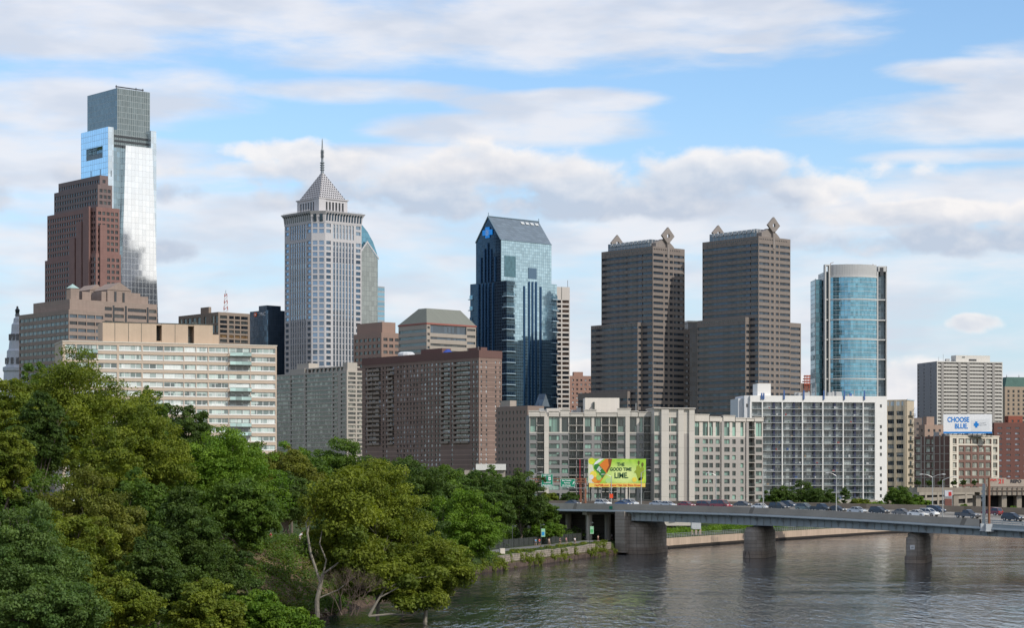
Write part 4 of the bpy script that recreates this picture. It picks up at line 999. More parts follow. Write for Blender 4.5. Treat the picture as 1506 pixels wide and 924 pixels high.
mb = MB(); bs = [(pc[0]-hwx, pc[1]-hwy), (pc[0]+hwx, pc[1]-hwy), (pc[0]+hwx, pc[1]+hwy), (pc[0]-hwx, pc[1]+hwy)]; H3 += .8
for i in range(4): mb.face([(*bs[i], H3), (*bs[(i+1) % 4], H3), (*pc, zA)])
py_ = b.put(mb, 'pyramid_roof', pyr)
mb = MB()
for i in (0, 3):      # dark faces laid on the pyramid; the lattice openings' shade is in their colour
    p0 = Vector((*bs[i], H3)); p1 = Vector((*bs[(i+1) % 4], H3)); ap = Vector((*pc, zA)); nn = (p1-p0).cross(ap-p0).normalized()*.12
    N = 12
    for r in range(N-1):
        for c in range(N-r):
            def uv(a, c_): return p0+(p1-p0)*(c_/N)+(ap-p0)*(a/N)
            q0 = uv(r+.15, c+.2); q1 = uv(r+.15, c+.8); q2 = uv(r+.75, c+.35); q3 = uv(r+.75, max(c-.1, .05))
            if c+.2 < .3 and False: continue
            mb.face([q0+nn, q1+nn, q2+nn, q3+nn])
b.put(mb, 'lattice_opening_shade', plain('lattice_shadow', (.06, .06, .07), rough=.8), py_)['kind'] = 'stuff'
zs = lambda py: b.h(py, *pc)
spm = plain('spire_metal', (.22, .25, .27), rough=.5, metallic=.4)
mb = MB(); mb.lathe([(1.1, zA-1.5), (1.0, zs(243))], 8, pc)
for k in range(4): mb.lathe([(.9, zs(251-k*3.4)), (1.6, zs(250-k*3.4)), (1.6, zs(249.2-k*3.4)), (.9, zs(248.4-k*3.4))], 8, pc)
mb.lathe([(.8, zs(243)), (.8, zs(222)), (.5, zs(218)), (.35, zs(207)), (.1, zs(203))], 8, pc)
for k in range(6): mb.lathe([(.9, zs(232-k*2)), (1.5, zs(231.5-k*2)), (.9, zs(231-k*2))], 8, pc)
b.put(mb, 'spire', spm)

# ---- glass tower with a slanting roof behind the spire tower
b = Bld('skyscraper', 'blue glass tower with a curved sloping top half hidden behind the spire tower', 'skyscraper', 510, 520, 558, 1750)
q = lambda px_: b.ulen(px_); hh = lambda px_, py: b.h(py, q(px_), 0)
mb = MB(); P_ = [(q(515), 0), (q(558), 0), (q(558), hh(558, 380)), (q(556.5), hh(556.5, 372)), (q(551), hh(551, 356)), (q(543), hh(543, 341)), (q(532), hh(532, 327)), (q(515), hh(515, 312))]
mb.prism(P_, 2, 30, axis='y'); b.put(mb, 'wall', curtain('teal_curtain_wall', (.15, .34, .46), (.10, .22, .28), 2.6, 4., .3, metallic=.8, wave=.05))
mb = MB(); P_ = [(q(522), 0), (q(555.5), 0), (q(555.5), hh(556, 381)), (q(540), hh(540, 358)), (q(522), hh(522, 384))]
mb.prism(P_, 0, 1.9, axis='y'); b.put(mb, 'gabled_face', curtain('olive_curtain_wall', (.31, .34, .33), (.2, .22, .22), 2.6, 4., .35, rough=.2, metallic=.55, wave=.02))
mb = MB(); P_ = [(q(521), hh(521, 382)), (q(540), hh(540, 354)), (q(557), hh(557, 379.5)), (q(557), hh(557, 382)), (q(540), hh(540, 357.5)), (q(521), hh(521, 385.5))]
mb.prism(P_, -.4, 0, axis='y'); b.put(mb, 'gable_trim', gst)
MB().box(q(558)+.02, q(570), 4, 20, 0, hh(565, 421)).build('lower_wing', curtain('stripe_curtain_wall', (.22, .40, .52), (.32, .34, .36), 30, 4., 1.5, metallic=.75, wave=.04), b.root)

# ---- brown stepped block
b = Bld('office_building', 'plain reddish brown stepped office block right of the spire tower', 'office building', 520, 561, 587.5, 1250)
rbs = wall('red_brown_stone', (.30, .205, .165), var=.08)
H1 = b.h(473); H0 = b.h(489)
facade_block(b, 0, b.a+1, 0, b.b, 0, H0, grid(b.a+1, H0, 4.2, 3.0, 3.7, .8, 2.6, top=2), grid(b.b, H0, 4.2, 3.0, 3.7, .8, 2.6, top=2), .4, rbs, [dkglass, gyglass])
MB().box(2.5, b.a-1, 2.5, b.b, H0, H1).build('upper_block', rbs, b.root)

# ---- beige block with hipped metal roof
b = Bld('office_building', 'beige banded office block under a sloping grey green hipped roof', 'office building', 586, 627.5, 700, 1200)
bei = wall('beige_concrete', (.36, .315, .27), var=.08)
H1 = b.h(477)
cR = [(b.ulen(633), b.ulen(686), [(b.h(490.5, 8, 0), b.h(478.5, 8, 0))]+rows(0, b.h(493, 8, 0), 3.7, 1.2, 2.6)), (b.ulen(628.5), b.ulen(632), rows(0, H1, 3.7, 1.2, 2.6)), (b.ulen(687), b.ulen(699), rows(0, H1, 3.7, 1.2, 2.6))]
facade_block(b, 0, b.a, 0, b.b, 0, H1, cR, bands(b.b, H1, 3.7, 1.0, 2.7, top=1.6), .5, bei, [blglass, gyglass])
mb = MB(); zt = b.h(454.5, 8, 8); i1, i2 = 7, 9; z0_ = H1+.9
ft = [(0, 0), (b.a, 0), (b.a, b.b), (0, b.b)]; tp = [(i1*.6, i2*.6), (b.a-i1, i2*.6), (b.a-i1, b.b-i2), (i1*.6, b.b-i2-4)]
for i in range(4): mb.face([(*ft[i], z0_), (*ft[(i+1) % 4], z0_), (*tp[(i+1) % 4], zt), (*tp[i], zt)])
mb.face([(*p_, zt) for p_ in tp]); b.put(mb, 'roof', wall('grey_green_metal', (.19, .20, .175), var=.05, joint=(1.4, 90, .12), jcol=.85))
MB().box(-.3, b.a+.3, -.3, b.b+.3, H1, H1+.88).build('eave', plain('dull_red_trim', (.30, .10, .08), rough=.7), b.root)

# ---- banded beige apartment tower
b = Bld('apartment_building', 'grey beige apartment slab with stacked horizontal bands below the spire tower', 'apartment building', 400, 510, 536, 1200)
strl = wall('pale_olive_concrete', (.44, .40, .35), var=.10, streak=.15)
gw = [pane('window_olive', (.055, .06, .05), curtain=(.40, .40, .34), amt=.35), pane('window_olive_b', (.035, .04, .038), curtain=(.3, .3, .27), amt=.3)]
H1 = b.h(545); pz = 6.3*1240/F
cL = [(b.vlen(p1), b.vlen(p0), rows(0, H1-.8, pz, .75, pz-.12)) for p0, p1 in ((402, 426), (427, 446.5), (449, 488))]+[(b.vlen(508), b.vlen(501), rows(0, H1-1.2, pz, .8, pz-.5))]
cR = [(b.ulen(p0), b.ulen(p1), rows(0, H1-.8, pz, .75, pz-.2)) for p0, p1 in ((512, 523), (525, 534.5))]
cL.append((b.vlen(496.5), b.vlen(489.5), [(0.5, H1-1.2)]))
facade_block(b, 0, b.a, 0, b.b, 0, H1, cR, cL, .5, strl, gw)
mb = MB()
for i in range(int(H1/pz)): mb.box(-.3, .3, b.vlen(496.5), b.vlen(489.5), H1-1-i*pz-pz, H1-1-i*pz-pz+1.2)
b.put(mb, 'balcony', strl)['kind'] = 'stuff'
mb = MB(); z2 = b.h(538); mb.box(1, b.a-1, 3, b.vlen(428, 1), z2-.7, z2)
for i in range(14): y_ = 3+i*(b.vlen(428, 1)-4)/13; mb.box(1, 1.6, y_, y_+1, H1, z2-.7)
b.put(mb, 'roof_frame', strl)
mb = MB(); mb.box(2, 9, b.vlen(454, 2), b.vlen(437, 2), H1, b.h(531.5, 0, 15)); mb.box(1.2, 8, 1, b.vlen(504, 1), H1, b.h(533)); mb.box(.5, 8, b.vlen(447, 0), b.vlen(425, 0), H1, b.h(540, 0, 20)); b.put(mb, 'penthouse', strl)
b.put(MB().box(3, 9, 4, b.vlen(459, 2), H1, H1+1.5), 'plant_room', gyglass)

# ---- big red brick slab
b = Bld('apartment_building', 'huge dark red brick apartment slab with stacks of balconies above the trees', 'apartment building', 532.5, 704.5, 738, 1080)
H1 = b.h(515); pz = 7.1*1090/F
redb = wall('dark_red_brick', (.215, .15, .125), var=.16, scale=.08, joint=(60, pz, .3), jcol=1.55)
redp = wall('dark_red_brick_plain', (.15, .085, .075), var=.12, scale=.08)
aw = [pane('window_mixed', (.05, .055, .06), curtain=(.62, .64, .66), amt=.5), pane('window_mixed_b', (.03, .035, .04), curtain=(.5, .5, .5), amt=.3)]
TB = 5.0; rwb = rows(0, H1-TB, pz, .85, 2.2)
bal = [(667.5, 691), (649, 661.5), (571, 579.5), (541, 560)]
cL = []; W = b.b; vb = [(b.vlen(p1), b.vlen(p0)) for p0, p1 in bal]
u = 1.0; 
while u < W-2:
    hit = [v for v in vb if v[0]-.7 < u+1.3 and u < v[1]+.7]
    if hit: u = hit[0][1]+.75; continue
    cL.append((u, u+1.5, rwb)); u += 2.75 if int(u*3) % 5 else 3.6
lim = int((b.h(664, 0, W/2))/pz)
rb = [r_ for r_ in rows(0, H1-TB, pz, .25, pz-.35)]
nb = len(rb); rbt = [r_ for r_ in rb if r_[0] > b.h(652, 0, 20)]; rbl = [r_ for r_ in rwb if r_[0] < b.h(656, 0, 20)]
for v0, v1 in vb: cL.append((v0, v1, rbt))
mb = MB(); cR = [(b.ulen(p0), b.ulen(p0)+.9, rwb) for p0 in (707, 714.5, 728)]+[(b.ulen(734.5), b.ulen(734.5)+.8, rwb)]
holes(mb, 'L', 0, 0, W, 0, H1-TB+1.2, cL, .9); holes(mb, 'R', 0, 0, b.a, 0, H1-TB+1.2, cR, .3); boxrest(mb, 0, b.a, 0, W, 0, H1-TB+1.2); b.put(mb, 'wall', redb)
wl = [('L', 0, 0, u0, u1, a, c, .9 if u1-u0 > 2 else .3) for u0, u1, r_ in cL for a, c in r_]+[('R', 0, 0, u0, u1, a, c, .3) for u0, u1, r_ in cR for a, c in r_]
windows(b, wl, aw)
MB().box(-.15, b.a+.15, -.15, W+.15, H1-TB+1.2, H1).build('parapet_band', redp, b.root)
balm = wall('balcony_brown_concrete', (.30, .24, .20), var=.15)
cnt = 0; rest = MB()
for v0, v1 in vb:
    for (a, c) in rbt:
        m_ = MB() if cnt < 100 else rest
        nsp = 2 if v1-v0 > 5 else 1
        for k in range(nsp):
            q0 = v0+(v1-v0)*k/nsp+.25; q1 = v0+(v1-v0)*(k+1)/nsp-.25
            m_.box(-1.0, -.02, q0, q1, a-.3, a-.08); m_.box(-1.02, -.9, q0, q1, a-.08, a+.85)
        if cnt < 100: b.put(m_, 'balcony', balm)
        cnt += 1
if rest.f: b.put(rest, 'balcony', balm)['kind'] = 'stuff'
mb = MB(); mb.box(3, 9, b.vlen(650, 3), b.vlen(619, 3), H1, b.h(511.5, 0, 30)); b.put(mb, 'penthouse', redp); b.put(MB().box(3, 7, 2, 12, H1, H1+1.6), 'penthouse', redp)
b.put(MB().lathe([(4.5, H1), (4.5, H1+1.4), (3.5, H1+2.2)], 12, (6, b.vlen(591, 3))), 'water_tank', plain('tank_white', (.6, .62, .63)))
b.put(MB().prism([(3, 0), (9, 0), (6, 2)], b.vlen(654, 3), b.vlen(633, 3), axis='y'), 'awning', plain('blue_tarp', (.03, .08, .40))).location = (0, 0, H1+.1)
mb = MB(); 
for i in range(8): mb.tube((2+i*.9, 3+i, H1), (2+i*.9, 3+i, H1+2), .12, k=4)
mb.tube((2, 3, H1+2), (9, 10, H1+2), .1, k=4); b.put(mb, 'roof_railing', plain('dull_metal', (.3, .3, .3)))
r_ = thing('low_building', 'low white topped pavilion at the foot of the red brick slab', 'building', (X(683, 985), 985, GZ))
MB().box(0, X(743, 985)-X(683, 985), 0, 12, 0, Z(692, 985)-GZ).build('wall', bei, r_); MB().box(X(700, 985)-X(683, 985), X(744, 985)-X(683, 985), -1.2, 12.5, Z(692, 985)-GZ, Z(683, 985)-GZ).build('roof_band', plain('pavilion_white', (.7, .68, .64)), r_)

# ---- blue glass tower with pitched roof and cross logo
b = Bld('skyscraper', 'dark blue glass tower with a pitched roof and a bright blue cross logo', 'skyscraper', 691.5, 745.5, 819, 1400)
ibl = curtain('ink_blue_dim_face_glass', (.025, .055, .095), (.07, .13, .19), 1.75, 2.0, .13, rough=.08, metallic=.6, wave=.008, pvar=.4)  # left faces: their dark reflection is put into the tint
ibr = curtain('aqua_bright_face_glass', (.42, .58, .66), (.10, .20, .28), 1.75, 2.0, .16, rough=.05, metallic=.92, wave=.008, pvar=.30)  # right faces: their bright sky reflection is put into the tint
H1 = b.h(412.5)
def cwbox(b, nm, x0, x1, y0, y1, z0, z1, mr, ml):
    mb = MB(); boxrest(mb, x0, x1, y0, y1, z0, z1, m=0); mb.face([(x0,y0,z0),(x1,y0,z0),(x1,y0,z1),(x0,y0,z1)], 0); mb.face([(x0,y1,z0),(x0,y0,z0),(x0,y0,z1),(x0,y1,z1)], 1)
    return b.put(mb, nm, [mr, ml])
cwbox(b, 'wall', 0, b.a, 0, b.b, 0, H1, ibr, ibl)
ux = 2.0; vy = b.vlen(737, ux); ux1 = b.ulen(811, vy); vy1 = b.vlen(700, ux); H2 = b.h(352.5, ux, vy); HR = b.h(318.5, ux, (vy+vy1)/2)
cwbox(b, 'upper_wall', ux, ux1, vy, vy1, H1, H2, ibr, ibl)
mb = MB(); vm_ = (vy+vy1)/2
mb.face([(ux, vy1, H2), (ux, vy, H2), (ux, vm_, HR)], 1); mb.face([(ux1, vy, H2), (ux1, vy1, H2), (ux1, vm_, HR)], 0)
mb.face([(ux, vy, H2), (ux1, vy, H2), (ux1, vm_, HR), (ux, vm_, HR)], 0); mb.face([(ux1, vy1, H2), (ux, vy1, H2), (ux, vm_, HR), (ux1, vm_, HR)], 0)
slate = curtain('slate_glass_roof', (.20, .25, .29), (.13, .16, .19), 3.5, 1.6, .25, rough=.3, metallic=.5, wave=.02)
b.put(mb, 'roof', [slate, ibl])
mb = MB(); mb.tube((ux-.3, vy-.1, H2), (ux-.3, vm_, HR+.2), .5, k=4); mb.tube((ux-.3, vy1+.1, H2), (ux-.3, vm_, HR+.2), .5, k=4); mb.tube((ux-.3, vm_, HR+.2), (ux1+.3, vm_, HR+.2), .4, k=4); mb.tube((ux1, vm_, HR), (ux1, vm_, HR+2.2), .3, k=4); mb.tube((ux, vm_, HR), (ux, vm_, HR+2.6), .3, k=4)
mb.tube((ux-.2, vy-.15, H2), (ux1+.2, vy-.15, H2), .25, k=4)
b.put(mb, 'roof_edge', plain('steel_blue_trim', (.20, .28, .33), rough=.4, metallic=.3))
mb = MB(); 
for i in range(4):
    x_ = ux1-2.2-i*4.2; f0, f1 = .80, .90
    P_ = lambda x, f: (x, vy+(vm_-vy)*f-.25, H2+(HR-H2)*f+.25)
    mb.face([P_(x_-2.8, f0), P_(x_, f0), P_(x_, f1), P_(x_-2.8, f1)])
b.put(mb, 'roof_vent', plain('vent_grey', (.5, .52, .52)))
st = plain('cobalt_fin', (.025, .08, .17), rough=.25, metallic=.5)
for px_, py, w_ in ((708, 379, .9), (713.5, 366, 1.), (718, 357, 1.), (722.5, 366, 1.), (729, 377, .9)):
    v = b.vlen(px_, ux); z1 = b.h(py, 0, v); b.put(MB().box(ux-.9, ux-.02, v-w_/2, v+w_/2, H1, z1), 'fin', st); b.put(MB().box(-.9, -.02, v-w_/2, v+w_/2, 0, H1-.5), 'fin', st)
for px_, py in ((770.8, 421), (778, 414.5), (783, 414.5), (788, 414.5), (795, 422)):
    u = b.ulen(px_); b.put(MB().box(u-.65, u+.65, -.5, -.02, 0, b.h(py, u, 0)), 'fin', st)
u0, u1 = b.ulen(742, vy), b.ulen(758, vy)
b.put(MB().box(u0, u1, vy-.25, vy-.02, b.h(407, u0, vy), b.h(376, u0, vy)), 'dark_panel', curtain('dark_teal_panel', (.10, .20, .24), (.06, .12, .15), 1.75, 2.0, .16, metallic=.6))
u0, u1 = b.ulen(777, vy), b.ulen(789, vy); b.put(MB().box(u0, u1, vy-.25, vy-.02, b.h(410, u0, vy), b.h(394, u0, vy)), 'dark_panel', plain('denim_panel', (.10, .17, .25), rough=.3, metallic=.4))
ledge = plain('ledge_pale_blue', (.38, .50, .58), rough=.4); k = 0
while 430+16.3*k < 600:
    y_ = 429.5+16.3*k; z = b.h(y_); 
    m_ = MB(); m_.box(-1.1, b.ulen(757), -1.1, 3.5, z-2.9, z-2.4); m_.box(b.a-4.5, b.a+1, -1.1, 3, z-2.9, z-2.4); m_.box(-1.1, 2, b.b-3, b.b+1, z-2.9, z-2.4); o = b.put(m_, 'ledge', ledge)
    m_ = MB(); m_.box(-.3, b.ulen(757)-.3, -.3, 3.3, z-2.4, z); m_.box(b.a-4.2, b.a+.3, -.3, 3, z-2.4, z); m_.box(-.3, 1, b.b-2.7, b.b+.3, z-2.4, z); b.put(m_, 'recess_window', ibl if k > 1 else curtain('mid_blue_panel', (.22, .36, .45), (.1, .2, .25), 1.75, 2., .15, metallic=.7), o); k += 1
# logo: blue cross with white roundel
v = b.vlen(718, ux); z = b.h(342.5, ux, v); s_ = 4.6
mb = MB(); mb.box(ux-.9, ux-.3, v-s_*.42, v+s_*.42, z-s_*.75, z+s_*.8); mb.box(ux-.9, ux-.3, v-s_*1.05, v-s_*.43, z-s_*.35, z+s_*.4); mb.box(ux-.9, ux-.3, v+s_*.43, v+s_*1.05, z-s_*.35, z+s_*.4)
cr_ = b.put(mb, 'cross_logo', plain('logo_blue', (.01, .25, .75), rough=.3, emit=.25))
mb = MB()
for i in range(14):
    a0 = 2*math.pi*i/14; a1 = 2*math.pi*(i+.6)/14; mb.tube((ux-1.0, v+1.5*math.cos(a0), z+1.9*math.sin(a0)), (ux-1.0, v+1.5*math.cos(a1), z+1.9*math.sin(a1)), .22, k=4)
mb.tube((ux-1.0, v, z-1.4), (ux-1.0, v, z+1.3), .3, k=4); mb.tube((ux-1.0, v-.8, z+.3), (ux-1.0, v+.8, z+.3), .25, k=4)
b.put(mb, 'logo_roundel', plain('logo_white', (.7, .8, .85)), cr_)

# ---- slim white gridded tower
b = Bld('apartment_building', 'slim white framed tower with dark square windows beside the blue glass tower', 'apartment building', 812, 819, 838, 1520, phi=R(14))
whc = wall('white_concrete', (.60, .55, .50), var=.06); H1 = b.h(422)
facade_block(b, 0, b.a, 0, 14, 0, H1, [(b.ulen(p0), b.ulen(p1), rows(0, H1-9, 3.35, .9, 3.0)) for p0, p1 in ((819.5, 825.3), (827, 836.8))], [], .6, whc, [pane('window_brown', (.07, .05, .04)), dkglass])
b.put(MB().tube((b.a-1, 2, H1), (b.a-1, 2, H1+5), .15, k=4), 'antenna', dkglass)
b.put(MB().box(b.ulen(826)-.2, b.ulen(826)+.2, -.02, .02, H1-9, H1), 'joint_line', gyglass)
# ---- distant brick houses
def simple(nm, label, cat, pl, pc, pr, py, Y, mt, wm, pu=3.2, wu=1.3, pz=3.2, phi=PHI, top=1.5, head=2.3, sill=.9, extra=None, ph=None):
    b = Bld(nm, label, cat, pl, pc, pr, Y, phi=phi); H = b.h(py)
    facade_block(b, 0, b.a, 0, max(b.b, 6), 0, H, grid(b.a, H, pu, wu, pz, sill, head, top=top), grid(max(b.b, 6), H, pu, wu, pz, sill, head, top=top), .3, mt, wm)
    if ph: b.put(MB().box(b.a*.2, b.a*.6, 2, 6, H, b.h(ph)), 'penthouse', mt)
    return b
rb2 = wall('far_red_brick', (.33, .20, .16), var=.1); rb3 = wall('far_brown_brick', (.24, .18, .15), var=.1)
simple('apartment_building', 'small reddish brick block between the white gridded tower and grey granite tower', 'apartment building', 835, 838, 872, 553, 1550, rb2, aw, phi=R(12), ph=547)
b = simple('apartment_building', 'long low brown brick block with tiny windows left of the balcony apartments', 'apartment building', 730, 776, 800, 597, 1000, rb3, [dkglass, gyglass], pu=2.6, wu=1.1, pz=3.1)
b.put(MB().box(1, 5, b.vlen(750, 1), b.vlen(736, 1), b.h(597), b.h(588)), 'water_tower', bei)
b.put(MB().prism([(-2.5, 0), (2.5, 0), (0, 6)], 3, 8, axis='y'), 'spire_roof', blglass).location = (b.ulen(885, 3)*0+14, 0, b.h(597))

# ---- twin granite towers with diamond ornaments
gran = wall('warm_grey_granite', (.225, .19, .168), var=.06, joint=(1.9, 1.9, .1), jcol=.82)
granl = wall('warm_grey_granite_smooth', (.25, .22, .20), var=.06, joint=(1.9, 1.9, .08), jcol=.9)
def diamond(b, x, z, y0, y1, r, h, nm='diamond_ornament'):
    mb = MB(); M_ = lambda p, q: ((p[0]+q[0])/2, (p[1]+q[1])/2)
    L_, B0, R_, T_ = (x-r, z), (x, z-h), (x+r, z), (x, z+h); o = [L_, M_(L_, B0), B0, M_(B0, R_), R_, M_(R_, T_), T_, M_(T_, L_)]
    a, c = r*.20, h*.19; i_ = [(x-a, z), (x-a, z-c), (x, z-c), (x+a, z-c), (x+a, z), (x+a, z+c), (x, z+c), (x-a, z+c)]
    for k in range(8):
        j = (k+1) % 8; quad = [o[k], o[j], i_[j], i_[k]]
        mb.face([(q_[0], y0, q_[1]) for q_ in quad]); mb.face([(q_[0], y1, q_[1]) for q_ in quad][::-1])
        for P in (o, i_): mb.face([(P[k][0], y0, P[k][1]), (P[k][0], y1, P[k][1]), (P[j][0], y1, P[j][1]), (P[j][0], y0, P[j][1])])
    return b.put(mb, nm, granl)
def commerce(label, pl, pc, pr, py, Y, bandsR, sqR, wing, wingR, dia, low):
    b = Bld('skyscraper', label, 'skyscraper', pl, pc, pr, Y); H = b.h(py); pz = 3.75
    rw = rows(0, H-3.4, pz, 1.1, 2.75)
    cR = [(b.ulen(p0), b.ulen(p1), rw) for p0, p1 in bandsR+sqR]
    wy0 = b.vlen(wing[2], 0); Hw = b.h(wing[3], 0, wy0)
    rt = [r_ for r_ in rw if r_[0] > Hw-2]
    cL = [(.3, wy0, rw), (wy0, b.b-.3, rt)]
    bg = [curtain('granite_tower_glass', (.055, .075, .10), (.03, .04, .05), 1.9, 90, .12, rough=.12, metallic=.3, wave=.06, pvar=.8), curtain('granite_tower_glass_b', (.04, .055, .075), (.03, .035, .04), 1.9, 90, .12, rough=.12, metallic=.25, wave=.06, pvar=.8)]
    facade_block(b, 0, b.a, 0, b.b, 0, H, cR, cL, .45, gran, bg, cap=60)
    wx = -4.0; wy1 = b.vlen(wing[0], wx); rl = [r_ for r_ in rw if r_[1] < Hw-1.5]
    facade_block(b, wx, 3, wy0, wy1, 0, Hw, [(.7, 3.4, rl)], [(.3, wy1-wy0-.3, rl)], .45, gran, bg, cap=85)
    zr = Hw if False else b.h(wingR[1]); xe = b.ulen(wingR[0], 5); 
    rr_ = [r_ for r_ in rw if r_[1] < zr-1.5]; facade_block(b, b.a+.01, xe, 5, b.b-4, 0, zr, [(.8, xe-b.a-.8, rr_)], [], .4, gran, bg, cap=100)
    if low: ly = b.vlen(low[0], -7); zl = b.h(low[1]); facade_block(b, -7, -4.01, wy0+6, ly, 0, zl, [(.4, 2.6, [r_ for r_ in rw if r_[1] < zl-1.5])], [(.3, ly-wy0-6.3, [r_ for r_ in rw if r_[1] < zl-1.5])], .45, gran, bg, name='lower_wall', cap=100)
    # roof edge slots, granite insets
    mb = MB(); 
    for i in range(int((b.b-3)/1.6)): mb.box(-.06, -.01, 1+i*1.6, 1.7+i*1.6, H-2.0, H-1.2)
    for i in range(int((wy1-wy0-3)/1.6)): mb.box(wx-.06, wx-.01, wy0+1+i*1.6, wy0+1.7+i*1.6, Hw-2.0, Hw-1.2)
    for i in range(int((b.a-3)/1.6)): mb.box(1+i*1.6, 1.7+i*1.6, -.06, -.01, H-2.0, H-1.2)
    b.put(mb, 'roof_slot', dkglass)['kind'] = 'stuff'
    mb = MB()
    for (x_, y0_, y1_, lst) in ((-.05, 1, b.b, rt), (wx-.05, wy0+1, wy1, rl)):
        n = int((y1_-y0_)/4.1)
        for i in range(n):
            for (a, c) in lst: mb.box(x_, x_+.04, y0_+i*4.1, y0_+i*4.1+1.0, c+.75, c+1.75)
    b.put(mb, 'granite_inset', wall('inset_granite', (.17, .145, .13), var=.05))['kind'] = 'stuff'
    # penthouse between the two diamonds
    dx = b.ulen(dia[0], 0); rz_ = 1.12*dia[2]/F*Y/math.cos(b.phi); hz = 1.12*dia[3]/F*Y; zc_ = b.h(dia[1], dx, 0)
    diamond(b, dx, zc_, -.3, 1.0, rz_, hz); diamond(b, dx, zc_-hz*.15, b.b-1, b.b+.3, rz_, hz)
    b.put(MB().box(dx-.8, dx+.8, -.3, 2.5, H-7, zc_-hz+1.2), 'diamond_stem', granl)
    mb = MB(); zt = zc_-hz*.02; mb.prism([(dx-9.5, H+.01), (dx-9.5, H+2.5), (dx-2.5, zt-1.8), (dx+.5, zt-2.2), (dx+6, H+1.2), (dx+7, H+.01)], 1.2, 5, axis='y'); b.put(mb, 'penthouse_gable', granl)
    mb = MB(); mb.box(dx-10.5, dx+5, 5.02, b.b-3.05, H+.01, zt-2.4); 
    b.put(mb, 'penthouse', curtain('penthouse_glass', (.14, .17, .20), (.36, .36, .36), 3.1, 4.2, .5, rough=.2, metallic=.3))
    mb = MB(); n = 9
    for i in range(n): y_ = 6+(b.b-12)*i/n; mb.box(dx-11.2, dx-10.5, y_, y_+1.6, H+2.8, H+4.6); mb.box(dx-11.2, dx-10.5, y_+2.4, y_+4.2, zt-4.4, zt-2.5)
    b.put(mb, 'penthouse_panel', plain('pale_panel', (.45, .47, .48)))
    mb = MB(); mb.box(b.ulen(dia[0]+3, 2), b.a, 0, .5, H-.02, H+.6); return b
commerce('left one of the twin grey granite towers with diamond roof ornaments', 884.5, 960, 1007, 362, 1340, [(961, 975.6), (991, 1006)], [(977.6, 982.5), (985, 989.7)], (869, 937, 944.5, 474.5), (1014.5, 480), (982.5, 347, 8.8, 11.5), (850, 575))
commerce('right, taller one of the twin grey granite towers with diamond roof ornaments', 1033, 1115.5, 1162.5, 347, 1300, [(1116.5, 1131.5), (1147, 1161.5)], [(1133.5, 1137.8), (1141, 1145.2)], (1025.5, 1100, 1103, 467), (1178, 470), (1138, 331.5, 9, 11), None)
b = Bld('office_building', 'narrow black glass slab glimpsed between the twin granite towers', 'office building', 1008, 1012, 1030, 1650, phi=R(15))
b.put(MB().box(0, b.a, 0, 20, 0, b.h(474.5)), 'wall', curtain('black_curtain_wall', (.012, .016, .022), (.01, .01, .012), 3, 3.7, .5, metallic=.1, rough=.2, pvar=.8)); b.put(MB().box(-.4, b.a, -.4, 20, b.h(474.5), b.h(472)), 'roof_slab', gyglass)
b = simple('apartment_building', 'far block wrapped in orange red scaffolding right of the granite towers', 'building', 1174, 1178, 1202, 564, 1600, rb3, aw, phi=R(10))
orm = plain('scaffold_orange', (.48, .11, .06), rough=.7); mb = MB()
for k in range(4): mb.box(b.ulen(1180+k, 3), b.ulen(1191-k*.5, 3), -1, 5, b.h(566-k*4), b.h(564.5-k*4))
for k in range(5): mb.tube((b.ulen(1181+k*2.3, 3), -1, b.h(575)), (b.ulen(1181+k*2.3, 3), -1, b.h(552)), .25, k=4)
b.put(mb, 'scaffold', orm); b.put(MB().box(b.ulen(1193, 3), b.ulen(1199, 3), 0, 6, b.h(566), b.h(551)), 'penthouse', gyglass)

# ---- curved blue glass condominium tower
b = Bld('apartment_building', 'round fronted bright blue glass tower framed in pale bands', 'apartment building', 1208, 1213, 1304, 1400, phi=R(4))
pal = wall('pale_band_concrete', (.56, .55, .53), var=.05); cyan = curtain('cyan_curtain_wall', (.17, .37, .48), (.18, .33, .40), 1.5, 3.05, .14, rough=.09, metallic=.85, wave=.03, pvar=.5)
cyd = curtain('dark_bay_glass', (.08, .12, .15), (.2, .24, .26), 1.9, 3.05, .3, rough=.1, metallic=.4, wave=.05, pvar=.6)
H1 = b.h(391); D = 24
b.put(MB().box(.8, b.a-.3, 2.5, D, 0, b.h(399)), 'wall', cyd)
u0, u1 = b.ulen(1220.8), b.ulen(1289.8); ztop = b.h(408.5)
def arc(u0, u1, bulge, n=18, e=0.):
    return [(u0-e+(u1-u0+2*e)*i/n, -(bulge+e)*math.sin(math.pi*i/n)**.8+(0 if e == 0 else -e*.2)) for i in range(n+1)]
def arcwall(pts, z0, z1, nm, mt, parent=None):
    mb = MB()
    for (a, c) in zip(pts[:-1], pts[1:]): mb.face([(*a, z0), (*c, z0), (*c, z1), (*a, z1)])
    poly = pts+[(pts[-1][0], 3), (pts[0][0], 3)]
    mb.face([(*p_, z1) for p_ in poly]); mb.face([(*p_, z0) for p_ in poly][::-1]); mb.face([(*pts[-1], z0), (pts[-1][0], 3, z0), (pts[-1][0], 3, z1), (*pts[-1], z1)]); mb.face([(pts[0][0], 3, z0), (*pts[0], z0), (*pts[0], z1), (pts[0][0], 3, z1)])
    return b.put(mb, nm, mt, parent, smooth=False)
arcwall(arc(u0, u1, 5.5), 0, ztop, 'curved_glass', cyan)
arcwall(arc(u0, u1, 5.5, e=.25), ztop, b.h(406), 'roof_band', pal)
arcwall(arc(u0+.4, u1-.2, 5.2), b.h(406), b.h(389.5), 'crown_screen', wall('louvred_screen', (.50, .50, .49), var=.05, joint=(1.0, .8, .2), jcol=.8))
k = 0
